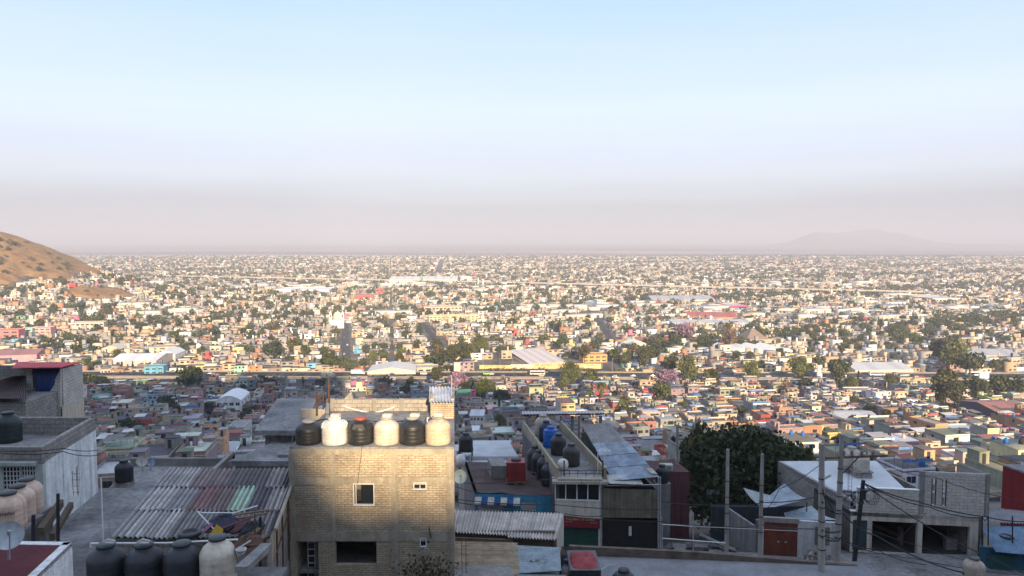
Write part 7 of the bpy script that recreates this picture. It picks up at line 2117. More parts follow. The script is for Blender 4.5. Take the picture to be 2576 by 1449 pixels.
    rg_ = MB(); P = [(.36 * math.cos(2 * math.pi * i / 20), .36 * math.sin(2 * math.pi * i / 20), 1.3) for i in range(21)]; rg_.path(P, .02, 5).tube((-.36, 0, 1.3), (.36, 0, 1.3), .016, 4).tube((0, -.36, 1.3), (0, .36, 1.3), .016, 4); rg_.build('ring', M['white'], an, local=True)
    pole('mast', 'thin white mast left of the tripod stand on the terrace parapet', 'mast', 1504, 1112, 1195, 47.8, .025, 'white')
corner_shop()

# ---------- street, its low brick wall, forecourt
def street():
    def gsheet(name, pts, z, m):
        o = MB().prism(pts, z - .3, z).build(name, M[m]); tag(o, None, None, None, 'structure'); return o
    gsheet('street', ((-6, 41.6), (45, 40.2), (45, 46.2), (-6, 47.4)), -20.33, 'slab')
    # brick retaining wall facing the lower yard
    a, b = at(1432, 1374, 41.0), at(1760, 1390, 40.4); c = at(2160, 1424, 39.6)
    zg = -18.05
    m = MB()
    for p, q in ((a, b), (b, c)):
        m.prism((p.xy, q.xy, (q.x, q.y + .25), (p.x, p.y + .25)), -21, [p.z, q.z, q.z, p.z])
    o = m.build('street_wall', mat('old_brick_wall', (.13, .105, .085), .95, .4, 1.6, .5)); tag(o, 'long crumbling dark brick wall along the near side of the street', 'wall')
    y = MB().prism(((1.9, 33.0), (19.5, 32.0), (19.5, 40.2), (3.0, 41.0)), -21.5, -17.95).build('yard', mat('yard_concrete', (.22, .22, .235), .95, .3, .5, .2)); tag(y, None, None, None, 'structure')
street()

def red_pickup():
    p = at(1470, 1449, 36.6)
    z = -17.95
    t = thing('red_van', 'faded red van with peeling roof paint parked in the lower yard', 'van', (p.x, 37.2, z))
    w = .78
    b = MB().prism(((-w, -1.5), (w, -1.5), (w, 1.3), (-w, 1.3)), .35, .95, (.20, .025, .03))
    b.prism(((-w * .97, -1.2), (w * .97, -1.2), (w * .97, 1.2), (-w * .97, 1.2)), .95, 1.42, (.03, .03, .035))
    b.build('body', M['car'], t, local=True)
    rf = MB(); nx, ny = 8, 8
    for i in range(nx):
        for j in range(ny):
            f = lambda q, n: -1 + 2 * q / n
            P = [(w * .93 * f(a, nx), 1.12 * f(c, ny), 1.5 - .09 * (abs(f(a, nx)) ** 4 + abs(f(c, ny)) ** 4)) for a, c in ((i, j), (i + 1, j), (i + 1, j + 1), (i, j + 1))]
            rf.quad(*P, (.30, .05, .055))
    rf.build('roof', mat('peeling_red', (.27, .045, .05), .7, .5, 2.2, .1), t, True, local=True)
    for sx in (-1, 1):
        for sy in (-.95, .9): MB().tube((sx * (w - .16), sy, .3), (sx * (w + .02), sy, .3), .3, 16, (.02, .02, .02)).build('wheel', M['tank'], t, local=True)
    for s in (-1, 1): MB().prism(((s * w * .98 - .02, -1.1), (s * w * .98 + .02, -1.1), (s * w * .98 + .02, 1.0), (s * w * .98 - .02, 1.0)), 1.0, 1.36, (.04, .045, .05)).build('side_window', M['glass'], t, local=True)
    MB().prism(((-w * .85, -1.24), (w * .85, -1.24), (w * .85, -1.2), (-w * .85, -1.2)), .98, 1.38).build('windscreen', M['glass'], t, local=True)
    q = at(1424, 1425, 37.6)
    o = MB().lathe(0, 0, [(.2, 0), (.30, .06), (.31, .75), (.24, .9), (.1, .97), (.09, 1.05), (.01, 1.06)], 20, (.46, .46, .47)).build('gas_cylinder', M['tank'], None, True, loc=(0, 0, 0), local=True); o.location = (q.x, 37.6, -17.95); o.rotation_euler = (0, .1, .2); tag(o, 'white gas cylinder with blue cap left of the red van', 'gas cylinder')
    q = at(1424, 1398, 37.5)
    o = MB().box(-.14, .14, -.12, .12, 0, .16, (.03, .07, .18)).prism(((-.14, -.14), (.14, -.14), (.1, .1), (-.1, .1)), .16, .22, (.03, .07, .16)).build('blue_crate', M['tank'], None, loc=(0, 0, 0), local=True); o.location = (q.x + .05, 37.6, -16.88); tag(o, 'small blue box resting on the white gas cylinder', 'box')
    for x, y, Y, r, lab in ((1569, 1438, 36.4, .58, 'far black tank standing in the lower yard'), (1562, 1460, 35.1, .55, 'near black tank standing in the lower yard, cut by the frame')):
        p = at(x, y, Y); big_tank((.022, .026, .032), (p.x, Y, -17.95), r, 1.3, lab, 'black tanks in the lower yard', 0)
    o = MB().path([at(1512, 1434, 38.2), at(1530, 1421, 39.2), at(1546, 1421, 39.4)], .03, 5).build('pipe', M['metal']); tag(o, 'bent grey pipe lying on the lower yard behind the black tanks', 'pipe')
    o = MB().prism((xy(1404, 1376, 39.5), xy(1440, 1388, 39.2), xy(1438, 1392, 39.0), xy(1402, 1396, 38.6)), -18, [Zat(1372, 39.5), Zat(1380, 39.2), Zat(1396, 39), Zat(1398, 38.6)], (.07, .055, .05)).build('brown_sheet', M['plain']); tag(o, 'dark brown sheet propped at the corner of the pale wavy roof', 'sheet')
red_pickup()

# ---------- railing, weeds and rubble lot under the big tree
def lot():
    t = thing('pipe_railing', 'low white pipe railing in front of the dark lot under the big tree', 'railing', (at(1745, 1380, 46).x, 46, -20.3))
    m1 = MB().tube(at(1664, 1319, 46.2), at(1745, 1324, 46), .03, 6).tube(at(1664, 1354, 46.2), at(1826, 1366, 45.6), .03, 6).tube(at(1745, 1324, 46), at(2006, 1336, 45.0), .014, 5)
    m1.build('rail', M['white'], t)
    for x, a, b in ((1666, 1318, 1385), (1744, 1290, 1392), (1826, 1345, 1400)): MB().tube(at(x, a, 46), at(x, b, 46), .035, 6).build('post', M['metal'], t)
    rg = random.Random(4); m = MB()
    for i in range(34):
        p = at(rg.uniform(1680, 1850), rg.uniform(1350, 1384), rg.uniform(47, 52)); z = gz1(p.x, p.y)
        s = rg.uniform(.15, .55); m.prism(((p.x - s, p.y - s * .5), (p.x + s * .8, p.y - s * .6), (p.x + s, p.y + s * .5), (p.x - s * .7, p.y + s * .6)), z - .2, z + s * rg.uniform(.3, .7), (lambda f: (.14 * f, .13 * f, .13 * f))(rg.uniform(.5, 1.3)))
    o = m.build('rubble', M['rubble']); tag(o, None, None, None, 'stuff'); o['label'] = 'scattered rubble on the dark lot under the big tree'
    A, B_ = at(1760, 1345, 48.5), at(1850, 1385, 47.0)
    o = MB().tube(A, B_, .13, 5).build('broken_slab', M['concrete']); tag(o, 'broken concrete beam lying in the dark lot', 'beam')
    # maroon wall house left of the tree
    a, b = xy(1640, 1230, 58), xy(1735, 1230, 58); zt = Zat(1192, 58)
    h = thing('maroon_wall_house', 'dull maroon walled house half hidden behind the big tree', 'house', ((a[0] + b[0]) / 2, 58, -26))
    MB().prism((a, b, back(b, 3), back(a, 3)), -26, zt, (.13, .05, .055)).build('wall', M['paint'], h); MB().prism((a, b, back(b, 3), back(a, 3)), zt + .003, zt + .15, (.1, .05, .05)).build('roof', M['paint'], h)
    MB().bar(a, b, Zat(1245, 58), Zat(1232, 58), .03, .02, 4.4, 5.4, (.2, .2, .22)).build('window', M['paint'], h)
    p = at(1665, 1225, 54); 
    big_tank((.022, .025, .03), (p.x, 54, Zat(1212, 54)), .5, 1.3, 'black tank on a stand right of the bluish tin roof', None, 0)
    s = thing('tank_stand', 'concrete and iron stand under the black tank by the maroon wall', 'stand', (p.x, 54, -23)); MB().box(p.x - .55, p.x + .55, 53.5, 54.5, -23.5, Zat(1212, 54)).build('pedestal', M['concrete'], s)
    q = at(1687, 1150, 57)
    o = MB().box(-.5, .5, -.3, .3, 0, .45, (.45, .43, .38)).box(-.35, .35, -.33, -.3, .1, .35, (.2, .2, .2)).build('white_box', M['plain'], None, loc=(0, 0, 0), local=True); o.location = (q.x, 58.6, zt + .16); tag(o, 'pale metal box on the roof of the maroon walled house', 'box')
    pole('utility_pole', 'slim pale pole with crossarm rising behind the maroon wall', 'pole', 1704, 1068, 1180, 60, .12, 'pole', group='utility poles')
lot()

# ---------- shed with the sail of tin sheets, gate, white wall, stone heap
def tin_sail_house():
    t = thing('tin_sheet_shed', 'shed with sagging white-blue tin sheets behind the red-brown gate', 'shed', (17.5, 49, -21))
    P = lambda x, y, Y: at(x, y, Y)
    def sh(pts, k, w):
        MB().sheet(*pts, w, .02, 5, None, k, .2, 4).build('roof_sheet', M['tin'], t)
    # two sheets meeting in a sagging valley
    sh([P(1920, 1277, 48.0), P(1947, 1275, 48.2), P(1936, 1246, 50.5), P(1869, 1227, 50.0)], (.34, .36, .38), 12)
    sh([P(1946, 1276, 48.2), P(2031, 1255, 48.6), P(1973, 1216, 52.0), P(1935, 1247, 50.5)], (.29, .33, .38), 16)
    sh([P(1983, 1307, 47.3), P(2108, 1308, 47.0), P(2040, 1272, 50.5), P(1972, 1290, 49.0)], (.34, .41, .45), 18)
    a, b = xy(1868, 1310, 47.2), xy(2012, 1310, 47.0)
    MB().wall((a[0], 51), (a[0] + .9, 47.3), -22, Zat(1275, 51), (), .15, (.25, .24, .24)).wall((a[0] + .9, 47.3), xy(1916, 1300, 47.2), -22, Zat(1308, 47.3), (), .2, (.2, .19, .18)).build('wall', M['paint'], t)
    MB().wall((a[0] - .6, 52.5), (b[0] + 2.5, 52.5), -24, Zat(1240, 52.5) - 1.0, (), .15, (.05, .06, .07)).build('rear_wall', M['paint'], t)
    for x, y in ((1925, 1280), (2030, 1262), (1880, 1240)):
        p = at(x, y, 49.5); MB().tube((p.x, p.y, p.z - .06), (p.x, p.y, -22), .04, 5).build('post', M['rust'], t)
    g = thing('gate_house', 'white street wall with a red-brown sheet metal gate and a grey hatch', 'gate wall', (18.5, 46.4, -20.5))
    g0, g1 = xy(1916, 1400, 46.5), xy(2112, 1400, 45.8)
    L = (Vector(g1) - Vector(g0)).length; Ls = lambda x: (x - 1916) / (2112 - 1916) * L
    Z = lambda y: Zat(y, 46.2)
    MB().wall(g0, g1, -20.6, Z(1310), [(Ls(1920), Ls(2006), -20.4, Z(1317))], .2, (.50, .50, .50)).build('wall', M['paint'], g)
    MB().bar(g0, g1, Z(1317) + .004, Z(1305), .05, .2, 0, Ls(2009), (.3, .27, .25)).build('lintel', M['paint'], g)
    gt = MB(); n = 30
    for i in range(n):
        q0, q1 = Ls(1920) + (Ls(2006) - Ls(1920)) * i / n, Ls(1920) + (Ls(2006) - Ls(1920)) * (i + 1) / n
        gt.bar(g0, g1, -20.35, Z(1332), -.04 - .02 * (i % 2), .1, q0, q1, (.17, .045, .025))
    gt.bar(g0, g1, Z(1331), Z(1317), -.05, .1, Ls(1920), Ls(2006), (.15, .04, .028))
    gd = gt.build('gate', M['tin'], g)
    for x in (1955, 1974): MB().bar(g0, g1, Z(1367), Z(1364), .0, .02, Ls(x), Ls(x + 5), (.4, .38, .36)).build('handle', M['plain'], gd)
    MB().bar(g0, g1, Z(1367), Z(1322), .03, .0, Ls(2049), Ls(2086), (.20, .17, .16)).build('hatch', M['paint'], g)
    MB().tube(at(2062, 1318, 45.9), at(2062, 1400, 45.9), .04, 6).build('downpipe', M['dark'], g)
    # stone heap
    rg = random.Random(3); m = MB(); p0 = at(2058, 1415, 45.2)
    for i in range(260):
        u = rg.gauss(0, 1); v = rg.uniform(-1, 1); h = max(0, 1 - (u / 1.9) ** 2) * .95
        x = p0.x + u * .72; y = 45.3 + v * .7 * max(.2, h); z = -20.35 + rg.uniform(0, 1) * h * max(0, 1 - abs(v) * .8)
        s = rg.uniform(.06, .16); f = rg.uniform(.6, 1.35); k = (.25 * f, .225 * f, .2 * f)
        a = rg.uniform(0, 3); ca, sa = math.cos(a) * s, math.sin(a) * s
        m.add([(x - ca, y - sa, z - s * .5), (x + ca, y + sa, z - s * .4), (x - sa, y + ca, z - s * .5), (x + sa * .8, y - ca * .9, z + s * .9), (x - ca * .3, y + sa * .4, z + s)], [(0, 3, 4), (3, 1, 4), (1, 2, 4), (2, 0, 4), (0, 1, 3), (0, 2, 1)], k)
    o = m.build('stone_heap', M['rubble']); tag(o, 'heap of broken stones against the white wall by the gate', 'stone heap')
tin_sail_house()

# ---------- garage house with the white roof, raw block upper storey
def garage_house():
    fl, fr = xy(2136, 1420, 47.4), xy(2466, 1432, 46.3)
    t = thing('garage_house', 'grey block house over two open dark garage bays, with a white flat roof behind', 'house', ((fl[0] + fr[0]) / 2, 47, -20.6))
    e = Vector(fr) - Vector(fl); L = e.length
    def S(x, y=1360):    # distance along the front at reference column x
        d = ray(x, y); en = e / L
        # intersect the vertical front plane
        k = (fl[0] * en.y - fl[1] * en.x) / (d.x * en.y - d.y * en.x)
        return (Vector((d.x * k, d.y * k)) - Vector(fl)).dot(en)
    def ZZ(x, y):
        d = ray(x, y); en = e / L; k = (fl[0] * en.y - fl[1] * en.x) / (d.x * en.y - d.y * en.x); return d.z * k
    zg = -20.6
    zs = ZZ(2140, 1285)            # top of the cream band
    holes = [(S(2144), S(2181), zg + .2, ZZ(2150, 1308)), (S(2193), S(2307), zg + .12, ZZ(2250, 1313)), (S(2320), S(2439), zg + .12, ZZ(2380, 1322))]
    MB().wall(fl, fr, zg, zs, holes, .3, (.56, .50, .43)).build('front_wall', M['paint'], t)
    zp = ZZ(2300, 1234); zt = ZZ(2400, 1190)
    MB().bar(fl, fr, zs + .004, zp, .0, .2, S(2153), S(2309)).build('parapet', M['paleblock'], t)
    MB().bar(fl, fr, zp + .003, zp + .06, .04, .24, S(2153), S(2309), (.5, .5, .5)).build('parapet_cap', M['white'], t)
    s0, s1 = S(2309), S(2484)
    z0s, z1s = ZZ(2345, 1270), ZZ(2345, 1205)
    p0 = Vector(fl) + e / L * s0; p1 = Vector(fl) + e / L * s1
    slits = [(S(2340) - s0, S(2349) - s0, z0s, z1s), (S(2366) - s0, S(2375) - s0, z0s - .03, z1s)]
    MB().wall(p0, p1, zs + .004, zt, slits, .2).build('upper_wall', M['paleblock'], t)
    for h in slits:
        f = MB(); f.bar(p0, p1, h[2], h[3], .0, .06, h[0] - .04, h[0] + .02).bar(p0, p1, h[2], h[3], .0, .06, h[1] - .02, h[1] + .04)
        f.build('window', M['dark'], t)
    MB().bar(p0, p1, zs + .004, zt + .02, .02, .24, -.02, .3).bar(p0, p1, zs + .004, zt + .02, .02, .24, s1 - s0 - .28, s1 - s0).build('column', M['concrete'], t)
    b1 = (p1.x - .4, p1.y + 2.6)
    MB().wall((p1.x, p1.y), b1, zs, zt, (), .2).build('upper_side_wall', M['block'], t)
    # garage interior
    bk0, bk1 = back(fl, 5.5, -.1), back(fr, 5.5, -.1)
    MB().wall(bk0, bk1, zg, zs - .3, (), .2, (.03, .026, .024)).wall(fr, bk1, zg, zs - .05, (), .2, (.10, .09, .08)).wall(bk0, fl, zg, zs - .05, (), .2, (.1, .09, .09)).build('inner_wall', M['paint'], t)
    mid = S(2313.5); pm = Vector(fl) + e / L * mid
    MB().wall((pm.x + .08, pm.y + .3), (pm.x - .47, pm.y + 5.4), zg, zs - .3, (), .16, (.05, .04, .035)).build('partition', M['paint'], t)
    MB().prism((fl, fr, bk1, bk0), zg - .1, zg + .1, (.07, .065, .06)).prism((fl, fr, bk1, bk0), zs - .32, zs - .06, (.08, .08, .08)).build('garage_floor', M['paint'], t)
    # green metal door
    n = 16; m = MB(); h = holes[0]
    for i in range(n):
        a, b = h[2] + (h[3] - h[2]) * i / n, h[2] + (h[3] - h[2]) * (i + 1) / n
        m.bar(fl, fr, a, b - .03, -.1, .13, h[0], h[1], (.02, .06, .06)); m.bar(fl, fr, b - .03, b, -.115, .13, h[0], h[1], (.12, .15, .15))
    m.build('green_door', M['tin'], t)
    # white roof
    zr = Zat(1258, 48.4)
    r0, r1 = xy(2140, 1258, 48.0), xy(2312, 1250, 48.0)
    f0, f1 = xy(1957, 1165, 57.0), xy(2204, 1158, 57.4)
    zf = Zat(1163, 57.0)
    wr = mat('white_roof', (.50, .51, .53), .9, .16, .6, .1)
    MB().prism((r0, r1, f1, f0), zr - .25, [zr, zr, Zat(1159, 57.4), Zat(1160, 57.0)]).build('roof', wr, t)
    MB().prism((f0, (f0[0] + .2, f0[1]), (r0[0] + .2, r0[1]), r0), -24, [zf + .10, zf + .10, zr + .12, zr + .12]).build('side_wall', M['block'], t)
    MB().wall(f1, f0, -25, zf - .1, (), .2).wall((fr[0] - .2, fr[1] + 1), f1, -25, zs - .1, (), .2).build('rear_wall', M['block'], t)
    # roof clutter: dark gravel heap, rubble, tanks on blocks
    gp = at(2282, 1240, 48.8)
    rg = random.Random(1); vs = []; fs = []; n = 18; k = 6
    for j in range(k + 1):
        f = j / k
        for i in range(n):
            a = 2 * math.pi * i / n; q = (1 - f) * rg.uniform(.92, 1.08); vs.append((gp.x + .85 * q * math.cos(a), 48.9 + .6 * q * math.sin(a), zr + .58 * (1 - (1 - f) ** 1.6)))
    fs = [(j * n + i, j * n + (i + 1) % n, (j + 1) * n + (i + 1) % n, (j + 1) * n + i) for j in range(k) for i in range(n)]
    o = MB().add(vs, fs, (.06, .06, .065)).build('gravel_heap', M['rubble'], None, True); tag(o, 'dark gravel heap on the white roof behind the block parapet', 'gravel heap')
    m = MB()
    for i in range(70):
        p = at(rg.uniform(2120, 2235), 1250, 48.4 + rg.uniform(0, 1.4)); s = rg.uniform(.05, .16); z = zr + rg.uniform(0, .2)
        m.prism(((p.x - s, p.y - s), (p.x + s, p.y - s * .8), (p.x + s * .8, p.y + s), (p.x - s, p.y + s * .7)), z, z + s, (lambda f: (.17 * f, .16 * f, .165 * f))(rg.uniform(.6, 1.2)))
    o = m.build('rubble', M['rubble']); tag(o, None, None, None, 'stuff'); o['label'] = 'broken blocks along the near edge of the white roof'
    for x, y, Y, lab in ((2142, 1158, 54.5, 'farther tan tank behind the utility pole on the white roof'), (2167, 1178, 53.4, 'nearer tan tank on grey blocks on the white roof')):
        p = at(x, y, Y); z = zr + (zf - zr) * (Y - 48) / 9
        s = thing('tank_stand', 'grey blocks carrying the %s tan tank on the white roof' % ('farther' if Y > 54 else 'nearer'), 'stand', (p.x, Y, z))
        MB().box(-.6, -.2, -.4, .4, 0, .42).box(.2, .62, -.4, .4, 0, .36).box(-.18, .18, -.4, .4, 0, .34).box(-.66, .66, -.5, .5, .42, .5).build('block_pile', M['block'], s, local=True)
        big_tank((.46, .40, .34), (p.x, Y, z + .5), .62 if Y > 54 else .55, 1.45 if Y > 54 else 1.3, lab, 'tan tanks on the white roof', 0)
    rebars(2139, 1178, 1250, 49.5, 'tall rebar cage left of the tan tanks on the white roof', 3, .12)
    rebars(2188, 1236, 1258, 48.1, 'short rebar stubs on the block parapet', 2, .16)
    # what stands in the bays
    for x, y, Y, w, d, h, c, nm, lab, cat in ((2275, 1412, 48.4, .5, .5, 1.15, (.28, .18, .15), 'cupboard', 'narrow pinkish cupboard in the left garage bay', 'cupboard'), (2380, 1392, 50, .9, .6, .9, (.42, .42, .42), 'fridge', 'white fridge in the back of the right garage bay', 'fridge')):
        p = at(x, y, Y); o = MB().box(-w / 2, w / 2, 0, d, 0, h, c).box(-w / 2 + .05, w / 2 - .05, -.02, 0, .08, h * .45, tuple(q * .7 for q in c)).box(-w / 2 + .05, w / 2 - .05, -.02, 0, h * .5, h - .06, tuple(q * .8 for q in c)).build(nm, M['plain'], None, loc=(0, 0, 0), local=True); o.location = (p.x, Y, zg + .1); tag(o, lab, cat)
    for i, (x, Y) in enumerate(((2388, 47.9), (2404, 48.2), (2396, 48.8))):
        p = at(x, 1405, Y); tt = thing('sack_stack', ('left', 'right', 'rear')[i] + ' stack of pale sacks in the right garage bay', 'sack stack', (p.x, Y, zg + .1), 'sacks in the garage')
        m = MB()
        for j in range(5 + i): m.prism(((-.36, -.22), (.36, -.25), (.38, .24), (-.34, .22)), j * .15, j * .15 + .13, (.33, .30, .29))
        m.build('sacks', M['rubble'], tt, local=True)
    # inclined ramp plank
    A, B_ = at(2200, 1370, 49.5), at(2300, 1400, 48.2)
    o = MB().prism(((A.x, 49.6), (B_.x, 48.3), (B_.x, 48.6), (A.x, 49.9)), [zg + .9, zg + .3, zg + .3, zg + .9], [zg + 1.1, zg + .45, zg + .45, zg + 1.1], (.12, .085, .05)).build('plank', M['wood']); tag(o, 'brown plank slanting down inside the left garage bay', 'plank')
    o = MB().prism((xy(2100, 1440, 44.6), xy(2160, 1440, 44.3), (xy(2160, 1440, 44.3)[0], 45.0), (xy(2100, 1440, 44.6)[0], 45.2)), -20.5, -20.05, (.33, .19, .07)).build('orange_kerb', M['paint']); tag(o, 'faded orange concrete kerb at the foot of the leaning pole', 'kerb')
    big_tank((.40, .33, .27), (at(2449, 1440, 41.5).x, 41.5, Zat(1404, 41.5) - 1.35), .58, 1.42, 'tan tank in front of the right garage bay at the bottom edge', None, 0, (.1, .09, .08))
    hd = thing('tank_shed', 'small block shed under the tan tank at the bottom edge', 'shed', (at(2449, 1440, 41.5).x, 41.5, -21)); pz = Zat(1404, 41.5) - 1.35
    MB().box(at(2415, 1440, 41.5).x, at(2480, 1440, 41.5).x, 40.9, 42.1, -21, pz).build('wall', M['block'], hd)
garage_house()

# ---------- far right: red house, tin roofs, teal house
def right_edge():
    p = at(2523, 1172, 56.0); zt = p.z
    t = thing('red_house', 'plain blood red house cut by the right edge', 'house', (p.x + 2, 53, -22))
    n = (p.x + 2.0, 44.8)
    MB().prism((n, (n[0] + 8, 44.8), (p.x + 9, 56), (p.x, 56)), -24, [zt, zt, zt, zt], (.20, .022, .024)).build('wall', M['paint'], t)
    MB().prism((n, (n[0] + 8, 44.8), (p.x + 9, 56), (p.x, 56)), zt + .003, zt + .12).build('roof', M['slab'], t)
    jz = at(2568, 1165, 58)
    u = thing('teal_house', 'teal walled house under sagging tin sheets at the lower right corner', 'house', (34, 45, -21))
    a, b = at(2470, 1312, 47.2), at(2600, 1322, 47.0)
    MB().sheet(a, (b.x + 3, b.y, b.z - .05), (b.x + 2.6, 50.5, Zat(1290, 50.5)), (Xat(2490, 1280, 50.5), 50.5, Zat(1276, 50.5)), 30, .04, 1, None, (.24, .23, .25)).build('roof_sheet', M['tin'], u)
    c, d = at(2504, 1388, 43.6), at(2640, 1400, 43.4)
    MB().sheet(c, (d.x, d.y, d.z), (b.x + 1, 47.1, Zat(1322, 47.1) - .1), (Xat(2468, 1318, 47.1), 47.1, Zat(1318, 47.1) - .1), 34, .025, 1, None, (.16, .25, .36)).build('roof_sheet', M['tin'], u)
    e0, e1 = xy(2466, 1390, 45.6), xy(2505, 1392, 44.0)
    MB().wall(xy(2464, 1400, 45.0), xy(2660, 1400, 43.6), -21, Zat(1376, 45.0), (), .2, (.03, .11, .17)).build('wall', M['paint'], u)
    MB().wall(xy(2488, 1400, 44.5), xy(2545, 1400, 44.2), -20.9, Zat(1392, 44.6), (), .15, (.02, .08, .08)).build('shutter', M['tin'], u)
    MB().wall(xy(2468, 1340, 47.2), (Xat(2464, 1400, 45.0), 45.05), -21, Zat(1345, 47), (), .15, (.1, .13, .16)).build('side_wall', M['paint'], u)
    q = at(2532, 1352, 45.6)
    o = MB().lathe(q.x, q.y, [(.34, q.z), (.42, q.z + .07), (.36, q.z + .14), (.28, q.z + .1), (.26, q.z + .03)], 20, (.03, .03, .035)).build('tyre', M['tank'], None, True); tag(o, 'black tyre weighing down the blue tin sheet at lower right', 'tyre')
    for x, a_, b_, lab in ((2471, 1300, 1372, 'left leg pipe of the dark frame beside the teal wall'), (2486, 1298, 1372, 'right leg pipe of the dark frame beside the teal wall'), (2547, 1298, 1375, 'slim post standing on the blue tin sheet')):
        pole('post', lab, 'post', x, a_, b_, 44.8, .04, 'dark', group='posts by the teal house')
right_edge()

# ---------- utility poles and their wires
PTOP = {}
def upole(key, label, x, yt, yb, Y, r0, r1, dxb, m='pole', bands=4, rake=0.0):
    a, b = at(x, yt, Y), at(x + dxb, yb, Y - rake)
    t = thing('utility_pole', label, 'utility pole', tuple(b), 'utility poles')
    MB().tube((b.x, b.y, b.z - .5), a, r0, 12, (.5, .5, .5), r1).build('pole', M[m], t)
    k = MB()
    for i in range(bands):
        f = .25 + .6 * i / bands; p = b.lerp(a, f); rr = r0 + (r1 - r0) * f
        k.tube(p, p + Vector((0, 0, .05)), rr + .02, 10)
    k.build('strap', M['dark'], t)
    PTOP[key] = (a, b); return t
upole('a', 'bare grey pole before the big tree, leftmost of the street poles', 1831, 1130, 1396, 46.4, .15, .10, -4)
upole('b', 'grey pole with a small hook near its top, left of the gate', 1918, 1142, 1404, 45.4, .15, .10, -7)
upole('c', 'thick grey pole right of the gate, without crossarm', 2067, 1116, 1470, 39.0, .20, .14, 0, 'pole', 6)
tc = upole('d', 'tallest grey pole, carrying a wooden crossarm with insulators', 2118, 1092, 1438, 40.3, .18, .13, -14, 'pole', 6)
te = upole('e', 'dark wooden pole leaning left, hung with cable coils', 2172, 1208, 1428, 42.2, .14, .11, -26, 'dark', 3)
a, b = PTOP['d']
pa, pb = at(2076, 1152, 40.2), at(2232, 1146, 40.5)
MB().prism(((pa.x, pa.y - .06), (pb.x, pb.y - .06), (pb.x, pb.y + .06), (pa.x, pa.y + .06)), [pa.z - .06, pb.z - .06, pb.z - .06, pa.z - .06], [pa.z + .06, pb.z + .06, pb.z + .06, pa.z + .06], (.3, .28, .25)).build('crossarm', M['wood'], tc)
MB().tube(at(2121, 1190, 40.2), at(2160, 1150, 40.3), .03, 6).build('brace', M['dark'], tc)
for x in (2122, 2143, 2168, 2196):
    p = at(x, 1141, 40.25); MB().lathe(p.x, p.y, [(.05, p.z - .12), (.10, p.z - .02), (.07, p.z + .03), (.11, p.z + .1), (.06, p.z + .2), (.02, p.z + .22)], 10, (.22, .2, .2)).build('insulator', M['tank'], tc, True)
cv = MB()
for i in range(9):
    s = i / 8; 
    cv.tube(at(2117 + 14 * -s * 1.1 - 10 * s * s, 1098 - 20 * s, 40.3), at(2117 - 16 * (s + .12), 1098 - 22 * (s + .12), 40.3), .02, 4)
for x, ax, lab in ((2150, .30, 'small'), (2186, .40, 'large')):
    p = at(x, 1246, 42.0); m = MB()
    for k in range(4):
        rr = ax * (.8 + .09 * k); dx = .05 * k
        m.path([(p.x + dx + rr * math.cos(2 * math.pi * i / 20), p.y - .02 * k, p.z - .03 * k + rr * math.sin(2 * math.pi * i / 20)) for i in range(21)], .016, 4)
    o = m.build('cable_coil', M['cable']); tag(o, '%s coil of black cable hanging on the leaning dark pole' % lab, 'cable coil', 'coils on the leaning pole')
p = at(2168, 1240, 42.1)
o = MB().box(p.x - .16, p.x + .1, p.y - .3, p.y - .1, p.z - .3, p.z + .25).tube(at(2160, 1268, 41.9), at(2172, 1262, 41.9), .1, 8).build('splice_box', M['dark']); tag(o, 'black splice box strapped to the leaning dark pole', 'box')
for x, y, lab in ((2108, 1215, 'white street lamp bracket on the thick grey pole'),):
    p = at(x - 34, y - 12, 38.8); q = at(x - 18, y - 20, 38.4)
    o = MB().tube(at(2070, 1225, 38.9), p, .03, 6, (.5, .5, .5)).tube(p, q, .07, 8, (.55, .55, .55)).build('street_lamp', M['plain']); tag(o, lab, 'street lamp')
W = 'cable'
